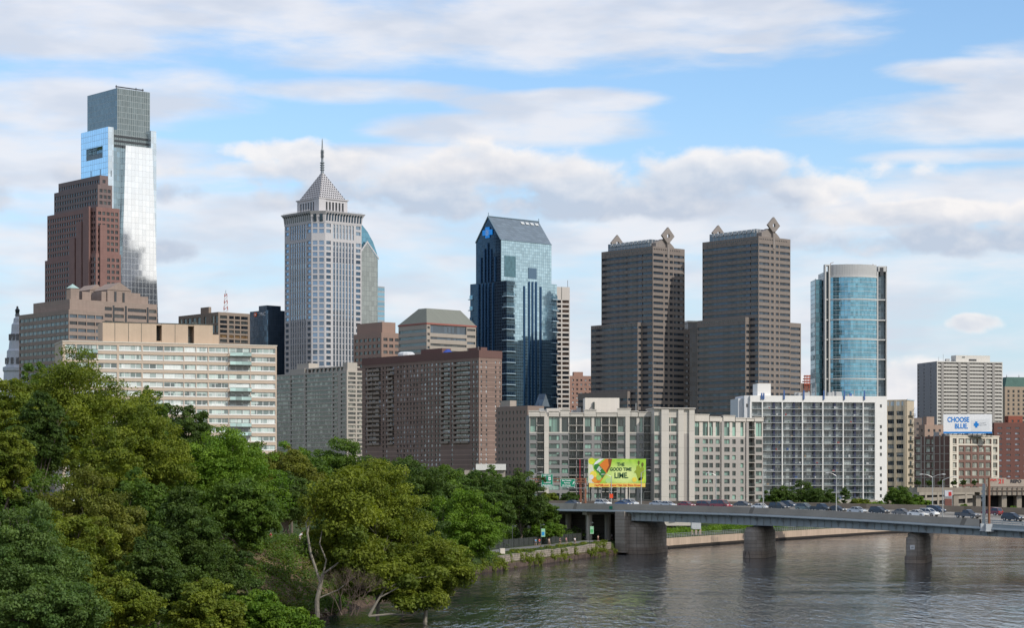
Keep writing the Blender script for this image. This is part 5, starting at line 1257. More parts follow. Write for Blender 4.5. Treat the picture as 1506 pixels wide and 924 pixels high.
for py in (440.5, 470.5, 499.5, 528.5, 557.5):
    arcwall(arc(u0, u1, 5.5, e=.35), b.h(py+1.1), b.h(py-.7), 'floor_band', pal); b.put(MB().box(0, u0, .2, 2.4, b.h(py+1.1), b.h(py-.7)), 'floor_band', pal); b.put(MB().box(u1, b.a, .2, 2.4, b.h(py+1.1), b.h(py-.7)), 'floor_band', pal)
m_ = MB(); cnt = 0; z = ztop-3.05
while z > 20:
    pts = arc(u0, u1, 5.5, e=.12)
    for (a, c) in zip(pts[:-1], pts[1:]): m_.face([(*a, z), (*c, z), (*c, z+.28), (*a, z+.28)])
    z -= 3.05
b.put(m_, 'slab_edge', plain('slab_edge', (.45, .50, .52)))['kind'] = 'stuff'
for (p0, p1, py) in ((1213, 1215, 391), (1219, 1221, 391), (1289.6, 1291.6, 399), (1303, 1304.3, 391)):
    b.put(MB().box(b.ulen(p0), b.ulen(p1), -.3, 4, 0, b.h(py)), 'column', pal)
b.put(MB().box(b.ulen(1213), b.ulen(1221), -.3, 4, b.h(391), b.h(389)), 'roof_beam', pal); b.put(MB().box(b.ulen(1291.7), b.ulen(1304.3), -.3, 10, b.h(399), b.h(391)), 'crown_box', pal); b.put(MB().box(b.ulen(1294), b.ulen(1299), -.6, -.31, b.h(405), b.h(393)), 'louvre', dkglass)
lx = b.ulen(1199.5, 8); b.put(MB().box(lx, -.05, 8, D, 0, b.h(409.5)), 'side_wing', curtain('side_wing_glass', (.14, .30, .36), (.30, .38, .42), 50, 3.05, .35, rough=.1, metallic=.4, wave=.04, pvar=.6)); b.put(MB().box(lx-.3, lx, 7.7, 8.6, 0, b.h(408.5)), 'side_column', pal)
m_ = MB(); m_.tube((b.ulen(1222), 4, H1), (b.ulen(1224), 4, b.h(386)), .25, k=5); m_.tube((b.ulen(1224), 4, b.h(386)), (b.ulen(1228), 4, b.h(385)), .2, k=5); m_.tube((b.ulen(1247), 4, b.h(390)), (b.ulen(1247), 4, b.h(387.5)), .5, k=5); m_.tube((b.ulen(1286), 4, b.h(390)), (b.ulen(1286), 4, b.h(387.5)), .5, k=5); b.put(m_, 'roof_crane', plain('crane_brown', (.3, .2, .16)))

# ---- unseen glass blocks added behind the front towers to darken their neighbours' reflections
bk_m = curtain('reflection_block_glass', (.015, .04, .07), (.04, .06, .09), 3.0, 3.8, .5, rough=.5, metallic=.1, pvar=.6)
def block(label, x0, x1, y0, y1, tops):
    r_ = thing('office_building', label, 'office building', (x0, y0, GZ)); n = len(tops)
    for k, z in enumerate(tops):
        xa_, xb_ = (x1-x0)*k/n, (x1-x0)*(k+1)/n; MB().box(xa_+.01, xb_, 0, y1-y0, 0, z-GZ).build('wall', bk_m, r_)
        MB().box(xa_+2, xb_-2, 3, 8, z-GZ, z-GZ+3).build('plant_room', gyglass, r_)
block('dark glass block added unseen behind the spire tower to reflect in the silver panelled face', -150, -114, 1502, 1550, (176, 168))
block('dark glass block added unseen behind the pitched roof blue tower to reflect in the spire tower', -22, 18, 1436, 1480, (140, 134))
block('dark glass block added unseen behind the left granite tower to reflect in the blue tower', 62, 104, 1398, 1436, (116, 109))
def roofstuff(b, x0, x1, y0, y1, z, seed, n=6):
    rq = random.Random(seed); mb = MB()
    for _ in range(n):
        x_ = x0+rq.random()*(x1-x0); y_ = y0+rq.random()*(y1-y0); w_ = .8+rq.random()*2; mb.box(x_, x_+w_, y_, y_+w_, z, z+.8+rq.random()*1.6)
    for _ in range(3): x_ = x0+rq.random()*(x1-x0); mb.tube((x_, y0+1, z), (x_, y0+1, z+2.5+rq.random()*3), .12, k=4)
    b.put(mb, 'roof_equipment', plain('roof_unit_grey', (.38, .38, .37), rough=.6))
# ================================================================ nearer buildings
# ---- white tower with full width balconies
b = Bld('apartment_building', 'white concrete balcony tower with blue masts along its roof', 'apartment building', 1083, 1103.4, 1304.6, 860, phi=R(8))
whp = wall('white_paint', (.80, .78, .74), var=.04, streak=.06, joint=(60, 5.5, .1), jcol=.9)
H1 = b.h(582); TOPB = 2.6; pz = 10.2*866/F
g0 = b.ulen(1103.8); piers = [1103.6, 1121.3, 1150.6, 1180.4, 1210.3, 1240.2, 1269.6, 1287.6]
nR = 14; slabs = [H1-TOPB-i*pz for i in range(nR+1)]
us = [b.ulen(p_) for p_ in piers]
# walls: back plane of glass, white piers, top band, blank end bay with small windows
wu0 = b.ulen(1288.4); sw = b.ulen(1294), b.ulen(1297)
mb = MB(); holes(mb, 'R', wu0, 0, b.a-wu0, 0, H1, [(sw[0]-wu0, sw[1]-wu0, [(slabs[i]-2.0, slabs[i]-.7) for i in (0, 3, 4, 5, 6, 7, 9, 10, 11, 12, 13)])], .2)
mb.face([(b.a, 0, 0), (b.a, 14, 0), (b.a, 14, H1), (b.a, 0, H1)]); mb.face([(b.a, 14, 0), (wu0, 14, 0), (wu0, 14, H1), (b.a, 14, H1)]); mb.face([(wu0, 14, 0), (wu0, 0, 0), (wu0, 0, H1), (wu0, 14, H1)]); mb.face([(wu0, 0, H1), (b.a, 0, H1), (b.a, 14, H1), (wu0, 14, H1)])
b.put(mb, 'end_wall', whp)
windows(b, [('R', wu0, 0, sw[0]-wu0, sw[1]-wu0, slabs[i]-2.0, slabs[i]-.7, .2) for i in (0, 3, 4, 5, 6, 7, 9, 10, 11, 12, 13)], [gyglass], name='end_window')
ml = b.vlen(1089, 0)
mb = MB(); zf = b.h(714); mb.box(0, wu0-.01, 0, 14, slabs[0]+.02, H1); mb.box(0, .6, 0, 13, 0, slabs[0]); b.put(mb, 'roof_band', whp)
mb = MB(); mb.box(-2.2, -.02, 1.0, ml, 0, H1); mb.box(-4.2, -2.22, 3, ml, 0, b.h(586)); b.put(mb, 'side_wall', wall('white_paint_shaded', (.62, .62, .63), var=.05, streak=.06))  # white side of the tower; its dimmer light is put into a grey colour
b.put(MB().box(-1.4, -.7, .9, .99, b.h(599), b.h(594)), 'side_window', gyglass)
b.put(MB().box(b.ulen(1115.5), b.ulen(1135), 1.5, 9, H1, b.h(564)), 'penthouse', whp)
for i, u in enumerate(us):
    b.put(MB().box(u-.2, u+.2, -.02, 1.6, 0, slabs[0]), 'pier', whp)
navyp = plain('navy_panel', (.02, .025, .07), rough=.5)
apw = [pane('balcony_window', (.06, .09, .095), curtain=(.36, .42, .41), amt=.4), pane('balcony_window_b', (.05, .065, .07), curtain=(.5, .55, .52), amt=.4), pane('balcony_window_c', (.12, .16, .17), curtain=(.55, .58, .56), amt=.35)]
wl = []; mbn = MB(); r5 = random.Random(5)
for k in range(7):
    a, c = us[k]+.28, us[k+1]-.28
    for i in range(nR):
        z1 = slabs[i]-.05; z0 = slabs[i+1]+.15
        if c-a > 5:
            s1 = a+(c-a)*.56; s2 = a+(c-a)*.66
            wl += [('R', 0, 0, a, s1, z0, z1, 1.55), ('R', 0, 0, s2, c, z0, z1, 1.55)]; mbn.box(s1, s2, .5, 1.56, z0, z1)
            if i in (2, 8) and k > 0: mbn.box(s1, c, .2, .5, z0-.05, z0+.45)
        else: wl.append(('R', 0, 0, a, c, z0, z1, 1.55))
b.put(mbn, 'navy_panel', navyp)
windows(b, wl, apw, frame=plain('pale_frame', (.5, .52, .52)), mull=1.5, fw=.10, cap=100)
mb = MB().box(.3, wu0-.02, 1.62, 13.9, 0, slabs[0]-.02); b.put(mb, 'inner_wall', gyglass)
edg = plain('slab_edge_white', (.52, .52, .51), rough=.6); rlm = plain('balcony_rail_grey', (.20, .23, .25), rough=.5, metallic=.3)
rpan = pane('railing_glass', (.13, .165, .175), rough=.25, spec=.5)
clut = [plain('clutter_%s' % n, c) for n, c in (('red', (.35, .05, .04)), ('green', (.06, .12, .04)), ('white', (.7, .7, .68)), ('blue', (.04, .1, .3)), ('tan', (.4, .28, .16)))]
for k in range(7):
    a, c = us[k]+.28, us[k+1]-.28
    for i in range(1, nR+1):
        z = slabs[i]; mb = MB(); mb.box(a, c, -.05, 1.54, z-.03, z+.13); o = b.put(mb, 'balcony', edg)
        mb = MB(); mb.box(a, c, -.03, .02, z+1.02, z+1.1); n = int((c-a)/.4)
        for q in range(n): mb.box(a+q*.4, a+q*.4+.04, -.02, .01, z+.14, z+1.02)
        rl_ = b.put(mb, 'railing', rlm, o); b.put(MB().box(a+.02, c-.02, .03, .05, z+.14, z+.34), 'railing_panel', rpan, o)
        if r5.random() < .45:
            x_ = a+r5.random()*(c-a-1); mb = MB(); mb.box(x_, x_+.4+r5.random()*.6, .3, .8, z+.14, z+.6+r5.random()*.7); b.put(mb, 'balcony_furniture', clut[r5.randrange(5)], o)
blm = plain('blue_mast', (.05, .12, .32), rough=.4)
for px_ in (1120, 1123, 1153, 1182, 1211.5, 1241.5, 1271):
    u = b.ulen(px_, 0); b.put(MB().box(u-.25, u+.25, -.45, -.06, H1-1.5, H1+(2.2 if px_ > 1125 else 1.0)), 'roof_mast', blm)
b.put(MB().box(b.ulen(1252), b.ulen(1255), 2, 3, H1, H1+1.2), 'satellite_dish', blm)
b.put(MB().box(b.ulen(1103.6), b.ulen(1290), -1, 1, 0, b.h(736)), 'podium', wall('podium_tan', (.42, .38, .33)))

roofstuff(b, 12, wu0-3, 4, 12, H1, 3, 8)
# ---- riverside balcony apartments: long front, taller pavilion, receding right wing
b = Bld('apartment_building', 'long riverside apartment house, grey below and cream above, behind the lime billboard', 'apartment building', 770, 778.5, 960, 700, phi=R(3))
crm = wall('cream_panel', (.60, .555, .49), var=.05, streak=.08, joint=(60, 5.34, .12), jcol=.75)
gry = wall('warm_grey_panel', (.27, .26, .25), var=.06, streak=.10, joint=(60, 2.67, .1), jcol=.85)
gryr = wall('taupe_panel', (.38, .35, .32), var=.06, streak=.10, joint=(60, 5.34, .1), jcol=.8)
grw = [pane('window_green', (.045, .09, .075), curtain=(.30, .50, .40), amt=.45), pane('window_green_b', (.02, .035, .032), curtain=(.26, .42, .34), amt=.35)]
mfr = plain('grey_green_frame', (.13, .15, .14), rough=.5)
pz = 12.1*705/F; H1 = b.h(607); zb = b.h(637.5); SPLIT = zb
typ = [(zb-.35-(i+1)*pz+.75, zb-.35-(i+1)*pz+2.35) for i in range(9)]
tall = [(zb+.35, b.h(613.5))]
wc = [(779.7, 789), (807.3, 823), (826, 835.8), (860, 870), (874, 884), (908.3, 918.7), (926.2, 936.2), (940.3, 945.3)]
bc = [(789.9, 799.9), (837, 847.2), (848.4, 857.8), (885.2, 895.4), (896.8, 907), (946.8, 957.5)]
def facade2(b, x0, y0, W, H, H0, wcs, bcs, mlow, mtop, face='R', pfx=None, step=None):
    """grey lower storeys, cream top storeys with double height windows; balcony bays recessed 1.6 m"""
    U_ = (lambda p_: b.ulen(p_, y0)-x0) if pfx is None else pfx
    lo = [(U_(p0), U_(p1), typ) for p0, p1 in wcs]; up = [(U_(p0), U_(p1), tall) for p0, p1 in wcs]
    blo = [(U_(p0), U_(p1), [(0.2, SPLIT-.02)]) for p0, p1 in bcs]; bup = [(U_(p0), U_(p1), [(SPLIT+.02, tall[0][1]+.5)]) for p0, p1 in bcs]
    m1, m2 = MB(), MB(); holes(m1, face, x0, y0, W, 0, SPLIT, lo, .35); holes(m2, face, x0, y0, W, SPLIT, H, up, .35)
    # balcony bays deeper: rebuild with both kinds
    m1, m2 = MB(), MB()
    def multi(mb, za, zb_, cols_a, cols_b):
        allc = sorted([(c[0], c[1], c[2], .35) for c in cols_a]+[(c[0], c[1], c[2], 1.6) for c in cols_b]); cur = 0
        for (u0, u1, rw, dp) in allc:
            t1 = MB(); holes(t1, face, 0, 0, u1-u0, za, zb_, [(0, u1-u0, rw)], dp)
            o_ = fpt(face, x0, y0, u0, 0, 0); n = len(mb.v)
            mb.v += [(v_[0]+o_[0], v_[1]+o_[1], v_[2]) for v_ in t1.v]; mb.f += [tuple(i+n for i in f_) for f_ in t1.f]; mb.mi += t1.mi
            if u0-cur > .01: holes(mb, face, *fpt(face, x0, y0, cur, 0, 0)[:2], u0-cur, za, zb_, [], .1)
            cur = u1
        holes(mb, face, *fpt(face, x0, y0, cur, 0, 0)[:2], W-cur, za, zb_, [], .1)
    multi(m1, 0, SPLIT, lo, blo); multi(m2, SPLIT, H, up, bup)
    b.put(m1, 'lower_wall', mlow); b.put(m2, 'upper_wall', mtop)
    wl = [(face, x0, y0, u0, u1, a, c, .35) for u0, u1, r_ in lo+up for a, c in r_]
    windows(b, wl, grw, frame=mfr, mull=1.15, fw=.10, cap=100)
    # balconies: slab, railing, glazed back
    for (u0, u1, _) in blo:
        zz_ = [zb-.35-(i+1)*pz for i in range(9)]+[zb-.1, zb-.1+2.55]
        for z in zz_:
            hh_ = pz if z < zb-1 else 2.5
            p0 = fpt(face, x0, y0, u0+.02, z, .25); p1 = fpt(face, x0, y0, u1-.02, z+.22, -1.58)
            m_ = MB(); m_.box(min(p0[0], p1[0]), max(p0[0], p1[0]), min(p0[1], p1[1]), max(p0[1], p1[1]), z, z+.2); o = b.put(m_, 'balcony', slabm)
            p0 = fpt(face, x0, y0, u0+.05, z, .22); p1 = fpt(face, x0, y0, u1-.05, z, .17)
            m_ = MB(); m_.box(min(p0[0], p1[0]), max(p0[0], p1[0]), min(p0[1], p1[1]), max(p0[1], p1[1]), z+1.15, z+1.22)
            n = max(2, int((u1-u0)/.2))
            for q in range(n+1):
                pp = fpt(face, x0, y0, u0+.05+(u1-u0-.1)*q/n, z, .2); m_.box(pp[0]-.025, pp[0]+.025, pp[1]-.025, pp[1]+.025, z+.2, z+1.15)
            b.put(m_, 'railing', dkrail, o)
        bz0 = b.put
        def backq(za, zb_):
            m_ = MB(); pts = [fpt(face, x0, y0, u0, za, -1.57), fpt(face, x0, y0, u1, za, -1.57), fpt(face, x0, y0, u1, zb_, -1.57), fpt(face, x0, y0, u0, zb_, -1.57)]
            m_.face(pts[::-1] if face == 'L' else pts); b.put(m_, 'balcony_door', baydoor)
        backq(.2, SPLIT); backq(SPLIT, tall[0][1]+.5)
slabm = wall('slab_concrete', (.50, .46, .41), var=.05)
baydoor = curtain('balcony_door_glass', (.07, .085, .08), (.16, .15, .14), .9, pz, .16, rough=.15, metallic=.2, wave=.01, pvar=1.2)
facade2(b, 0, 0, b.a, H1, 0, wc, bc, gry, crm)
mb = MB(); boxrest(mb, 0, b.a, 0, 18, 0, H1-.6, skipL=False); b.put(mb, 'rear_wall', gry)
# projecting cream cornices of uneven height, as on the roofline
mb = MB()
for p0, p1, py in ((777.5, 794, 605.3), (794.5, 802, 606.5), (807, 822, 605.5), (824, 838, 604), (838.5, 858, 608), (859, 877, 603.5), (877.5, 907, 607.5), (908, 927.5, 601.7), (928, 938, 605.5), (939, 959, 606.5)):
    mb.box(b.ulen(p0), b.ulen(p1), -.45, .0-.01, b.h(613), b.h(py)); mb.box(b.ulen(p0)-.15, b.ulen(p1)+.15, -.65, .5, b.h(py), b.h(py)+.25)
b.put(mb, 'cornice', crm)
mb = MB()
for p0, p1 in ((800.3, 806.8), (919.8, 925.8)): mb.box(b.ulen(p0), b.ulen(p1), -.5, -.02, 0, b.h(613.2))
b.put(mb, 'cream_pier', crm)
b.put(MB().box(b.ulen(804, 4), b.ulen(825, 4), 4, 10, H1-.6, b.h(601, 5, 4)), 'roof_house', crm)
b.put(MB().box(b.ulen(860.5, 3), b.ulen(911, 3), 3.2, 11, H1-.6, b.h(585.5, 5, 4)), 'penthouse', wall('penthouse_cream', (.72, .66, .58), var=.04))
mb = MB(); mb.box(b.ulen(872, 3), b.ulen(874.5, 3), 2.6, 3.1, H1, b.h(591)); 
for i in range(6): mb.box(b.ulen(866+i*1.2, 3), b.ulen(867+i*1.2, 3), 2.6, 3.1, b.h(603-i*1.6), b.h(602.4-i*1.6))
b.put(mb, 'roof_stair', dkrail)
roofstuff(b, 3, b.a-3, 5, 14, H1-.6, 8, 9)
# pavilion
Bp_ = b; pvl = Bld('tmp', 'x', 'x', 958.5, 962, 1021, 697, phi=R(8)); root2 = pvl.root; 
root2.parent = Bp_.root; root2.matrix_parent_inverse = (Matrix.Translation(Bp_.root.location) @ Matrix.Rotation(Bp_.phi, 4, 'Z')).inverted()
for k_del in ('label', 'category'): del root2[k_del]
root2.name = 'pavilion_wing'
# keep nesting shallow: pavilion pieces go straight under the building
class Under:
    """builds in its own frame but parents every piece to the main building"""
    def __init__(s, main, sub): s.main = main; s.sub = sub
M0 = (Matrix.Translation(Bp_.root.location) @ Matrix.Rotation(Bp_.phi, 4, 'Z')).inverted() @ (Matrix.Translation(root2.location) @ Matrix.Rotation(pvl.phi, 4, 'Z'))
def adopt(sub, M_, main):
    for ch in [o for o in COL.objects if o.parent == sub.root]:
        loc = ch.location.copy(); ch.parent = main.root; ch.matrix_parent_inverse = M_
    bpy.data.objects.remove(sub.root)
b = pvl; zb2 = zb; Hp = b.h(601.5)
cR = [(b.ulen(976), b.ulen(978.4), [(zb2-.35-(i+1)*pz+.75, zb2-.35-(i+1)*pz+2.35) for i in range(9)]+[(zb+.4, zb+2.4), (zb+3, zb+5)]), (b.ulen(984), b.ulen(995.5), [(zb2-.35-(i+1)*pz+.75, zb2-.35-(i+1)*pz+2.35) for i in range(9)]+[(zb+.4, zb+2.4), (zb+3, zb+5)])]
cR = [(b.ulen(986.5), b.ulen(995.5), cR[0][2]), (b.ulen(984), b.ulen(985.8), cR[0][2])]
cR0 = [(b.ulen(959.5+3), b.ulen(970.5), [(zb2-.35-(i+1)*pz+.75, zb2-.35-(i+1)*pz+2.35) for i in range(9)]+[(zb+.4, zb+5.6)])]
pier0 = b.ulen(972)
mb = MB(); holes(mb, 'R', 0, 0, b.a, SPLIT-.2, Hp, [(u0, u1, [r_ for r_ in rw if r_[0] > SPLIT]) for u0, u1, rw in cR+cR0], .3); boxrest(mb, 0, b.a, 0, 12, SPLIT-.2, Hp, skipL=False); b.put(mb, 'pavilion_upper_wall', crm)
mb = MB(); holes(mb, 'R', 0, 0, b.a, 0, SPLIT-.2, [(u0, u1, [r_ for r_ in rw if r_[1] < SPLIT-.2]) for u0, u1, rw in cR+cR0], .3); boxrest(mb, 0, b.a, 0, 12, 0, SPLIT-.2, skipL=False); b.put(mb, 'pavilion_lower_wall', gryr)
wl = [('R', 0, 0, u0, u1, a, c, .3) for u0, u1, rw in cR+cR0 for a, c in rw if not (a < SPLIT-.2 < c)]
windows(b, wl, grw, frame=mfr, mull=1.1, fw=.1)
b.put(MB().box(b.ulen(972), b.ulen(983), -.9, -.02, 0, Hp-.3), 'cream_pier', crm); b.put(MB().box(b.ulen(997), b.ulen(1005), -.7, -.02, 0, Hp-.3), 'cream_pier', crm); b.put(MB().box(b.ulen(1013), b.ulen(1021), -.7, -.02, 0, Hp-.3), 'cream_pier', crm)
mb = MB(); mb.box(-.3, b.a+.3, -1.0, 12.3, Hp, Hp+.3); b.put(mb, 'cornice', crm)
adopt(pvl, M0, Bp_)
# right wing, turning away
rw_ = Bld('tmp', 'x', 'x', 1018, 1021.2, 1122, 705, phi=R(26)); b = rw_
M1 = (Matrix.Translation(Bp_.root.location) @ Matrix.Rotation(Bp_.phi, 4, 'Z')).inverted() @ (Matrix.Translation(rw_.root.location) @ Matrix.Rotation(rw_.phi, 4, 'Z'))
zb = b.h(643); SPLIT = zb; Hr = b.h(614)
typ = [(zb-.3-(i+1)*2.62+.7, zb-.3-(i+1)*2.62+2.25) for i in range(9)]; tall = [(zb+.4, b.h(620.5))]
wcr = [(1021.8, 1028.5), (1033.5, 1041.2), (1043.2, 1048.5), (1052.5, 1058.5), (1065, 1073), (1077, 1082), (1089, 1093.5), (1111.5, 1120.5)]
bcr = [(1100.6, 1109.8)]
facade2(b, 0, 0, b.a, Hr, 0, wcr, bcr, gryr, crm)
mb = MB(); boxrest(mb, 0, b.a, 0, 14, 0, Hr-.5, skipL=False); b.put(mb, 'rear_wall', gryr)
mb = MB()
for p0, p1, py in ((1021.5, 1042, 610.5), (1043, 1059, 613.5), (1063, 1080, 611.5), (1081, 1096, 614.5), (1097, 1108, 614.8), (1109, 1122, 613.7)):
    mb.box(b.ulen(p0), b.ulen(p1), -.4, -.01, b.h(620, b.ulen(p0), 0), b.h(py, 0, 0)); mb.box(b.ulen(p0)-.1, b.ulen(p1)+.1, -.55, .5, b.h(py), b.h(py)+.25)
b.put(mb, 'cornice', crm)
mb = MB(); mb.box(b.ulen(1060), b.ulen(1064), -.5, -.02, 0, b.h(620)); mb.box(b.ulen(1096.5), b.ulen(1100), -.5, -.02, 0, b.h(620)); b.put(mb, 'taupe_pier', gryr)
adopt(rw_, M1, Bp_)

# ---- beige loft with fire escapes
b = Bld('loft_building', 'beige factory loft with black fire escapes right of the white tower', 'loft building', 1296, 1334, 1344.3, 930, phi=R(62))
H1 = b.h(588); bt = wall('buff_brick', (.50, .42, .31), var=.08); pz = 12.2*935/F
cL = [(b.vlen(p1), b.vlen(p0), rows(0, H1-4.2, pz, 1.0, 2.9)) for p0, p1 in ((1305.2, 1315.2), (1318, 1328.6))]
facade_block(b, 0, b.a, 0, b.b, 0, H1, [], cL, .35, bt, [pane('window_steel', (.07, .08, .085), curtain=(.45, .47, .47), amt=.4), dkglass], frame=plain('steel_sash', (.25, .26, .26)), mull=1.2)
mb = MB()
for p0 in (1303.5, 1316.6, 1330.5): mb.box(-.25, -.01, b.vlen(p0)-.5, b.vlen(p0)+.5, 0, H1)
b.put(mb, 'pilaster', bt)
k = 0
while 12.2*k < 130:
    z = H1-7-k*pz; mb = MB(); mb.box(b.a*.15, b.a*.85, -1.2, -.05, z, z+.12); mb.box(b.a*.15, b.a*.85, -1.2, -1.12, z+.9, z+1.0)
    for i in range(9): x_ = b.a*.15+b.a*.7*i/8; mb.box(x_-.03, x_+.03, -1.2, -1.14, z, z+.95)
    mb.tube((b.a*.15, -.9, z), (b.a*.8, -.9, z+pz), .09, k=4); mb.box(b.a*.35, b.a*.6, -.12, -.02, z+.2, z+2.2)
    b.put(mb, 'fire_escape', dkrail); k += 1
mb = MB(); mb.box(-.2, b.a+.2, -.2, -.01, H1-.3, H1+.3)
for k in range(4): mb.box(-.02, .02, b.vlen(1331-k*8), b.vlen(1326-k*8), H1-2.6, H1-.8)
b.put(mb, 'parapet_window', plain('light_sky_glass', (.45, .52, .56), rough=.1))

# ---- striped tower on the right
b = Bld('apartment_building', 'white and dark striped apartment tower with a grey blank side wall', 'apartment building', 1349, 1378, 1474.5, 1500, phi=R(14))
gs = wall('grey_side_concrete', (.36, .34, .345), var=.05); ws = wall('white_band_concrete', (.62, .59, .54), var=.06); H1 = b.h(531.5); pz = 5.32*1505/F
mb = MB(); zg = b.h(605)
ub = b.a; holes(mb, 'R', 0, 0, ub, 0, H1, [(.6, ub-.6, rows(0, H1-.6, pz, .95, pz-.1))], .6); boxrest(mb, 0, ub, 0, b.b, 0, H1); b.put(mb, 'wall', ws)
mb = MB(); cl_ = [(b.vlen(p0)-.6, b.vlen(p0)+.6, rows(0, H1-1, pz, .9, 2.1)) for p0 in (1369, 1359)]+[(b.vlen(1352), b.vlen(1349.8), rows(0, H1-1, pz, .7, 2.2))]
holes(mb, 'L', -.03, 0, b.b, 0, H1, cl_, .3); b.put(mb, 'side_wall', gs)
wl = [('R', 0, 0, .6, ub-.6, a, c, .6) for a, c in rows(0, H1-.6, pz, .95, pz-.1)]+[('L', -.03, 0, u0, u1, a, c, .3) for u0, u1, r_ in cl_ for a, c in r_]
windows(b, wl, [curtain('striped_tower_glass', (.09, .085, .08), (.28, .26, .24), 2.2, 90, .5, rough=.15, metallic=.2, wave=.01, pvar=1.3)])
mb = MB()
for p0 in (1386, 1411, 1424, 1449, 1461): mb.box(b.ulen(p0)-.9, b.ulen(p0)+.9, -.25, -.02, 0, H1-1)
b.put(mb, 'pier', wall('striped_pier', (.33, .31, .29), var=.1))
b.put(MB().box(b.ulen(1406, 4), b.ulen(1456, 4), 4, 12, H1, b.h(521.7)), 'penthouse', ws); mb = MB(); mb.box(b.ulen(1425, 4), b.ulen(1436, 4), 3.8, 4, H1+.8, H1+2); mb.box(b.ulen(1415, 4), b.ulen(1419, 4), 3.8, 4, H1+3, H1+3.6); b.put(mb, 'louvre', dkglass)
roofstuff(b, 3, 16, 3, 10, H1, 5, 4)
# ---- stone hotel with copper roof
b = Bld('hotel_building', 'old tan stone block with a steep green copper roof at the right edge', 'building', 1470, 1478, 1540, 1700, phi=R(14))
H1 = b.h(569); st_ = wall('tan_stone', (.36, .28, .21), var=.1)
facade_block(b, 0, b.a, 0, 20, 0, H1, grid(b.a, H1, 4.2, 1.7, 3.5, .8, 2.9, top=2), [], .4, st_, [dkglass])
mb = MB(); zt = b.h(554.5); ft = [(0, 0), (b.a, 0), (b.a, 20), (0, 20)]; tp = [(3.5, 4), (b.a-3, 4), (b.a-3, 15), (3.5, 15)]
for i in range(4): mb.face([(*ft[i], H1), (*ft[(i+1) % 4], H1), (*tp[(i+1) % 4], zt), (*tp[i], zt)])
mb.face([(*p_, zt) for p_ in tp]); b.put(mb, 'roof', wall('copper_green', (.07, .13, .11), var=.25, scale=.3))
mb = MB(); 
for x_ in (3.5, b.ulen(1502)): mb.tube((x_, 4, zt), (x_, 4, zt+2.2), .3, .05, k=5)
b.put(mb, 'finial', dkglass)
# ---- brick and cream loft
b = Bld('loft_building', 'brick warehouse loft with cream corner bays below the white and blue billboard', 'loft building', 1345, 1397, 1468.5, 950, phi=R(30))
H1 = b.h(641.5); rbk = wall('loft_red_brick', (.19, .11, .09), var=.12); crs = wall('loft_cream', (.66, .60, .50), var=.05); pz = 11.7*955/F
wmx = [pane('window_loft', (.16, .17, .14), curtain=(.55, .56, .48), amt=.6), pane('window_loft_b', (.10, .11, .09), curtain=(.5, .5, .42), amt=.5)]
lsp = [(1401.5, 1406), (1410, 1417.5), (1420, 1427.5), (1430, 1437.5), (1440, 1447.5), (1449.8, 1457), (1460.5, 1466)]
rw = rows(0, H1-.6, pz, .7, 3.0)
facade_block(b, 0, b.a, 0, b.b, 0, H1, [(b.ulen(p0), b.ulen(p1), rw) for p0, p1 in lsp], [(b.vlen(p1), b.vlen(p0), rw) for p0, p1 in ((1346, 1353.5), (1361, 1367.5), (1369, 1372.5))], .35, rbk, wmx, frame=plain('loft_sash', (.45, .43, .36)), mull=1.1)
mb = MB(); top = rw[-1]; e = .18
mb.box(0-.2, b.ulen(1400.8), -e, -.01, 0, H1); mb.box(b.ulen(1406.6), b.ulen(1409.4), -e, -.01, 0, H1); mb.box(b.ulen(1457.8), b.ulen(1460), -e, -.01, 0, H1); mb.box(b.ulen(1466.5), b.a+.15, -e, -.01, 0, H1)
for (u0, u1) in ((b.ulen(1400.8), b.ulen(1406.6)), (b.ulen(1460), b.ulen(1466.5)), (b.ulen(1409.4), b.ulen(1457.8))):
    for k, (a, c) in enumerate(reversed(rw)):
        if u1-u0 > 6 and k > 0: break
        lo_ = a-1.1 if k < len(rw)-1 else 0
        mb.box(u0+.01, u1-.01, -e+.01, -.01, c+.02, H1 if k == 0 else c+.9); mb.box(u0+.01, u1-.01, -e+.01, -.01, a-.7, a-.02)
for k in range(5): mb.box(b.ulen(1418.2+k*10), b.ulen(1419.2+k*10), -e+.01, -.01, rw[-1][0], rw[-1][1])
b.put(mb, 'cream_trim', crs)
mb = MB()
for p0 in (1355, 1360, 1374, 1382.5, 1389): mb.box(-.14, -.01, b.vlen(p0)-.35, b.vlen(p0)+.35, 0, H1)
for (a, c) in rw: mb.box(-.12, -.01, 0, b.b, a-1.0, a-.7)
b.put(mb, 'side_trim', wall('side_trim_grey', (.42, .36, .31)))
mb = MB(); mb.box(-.3, b.a+.3, -.35, -.19, H1-.2, H1+.35); b.put(mb, 'coping', crs)
LB = b; roofstuff(b, 2, b.a-4, 6, 14, H1, 6, 5)
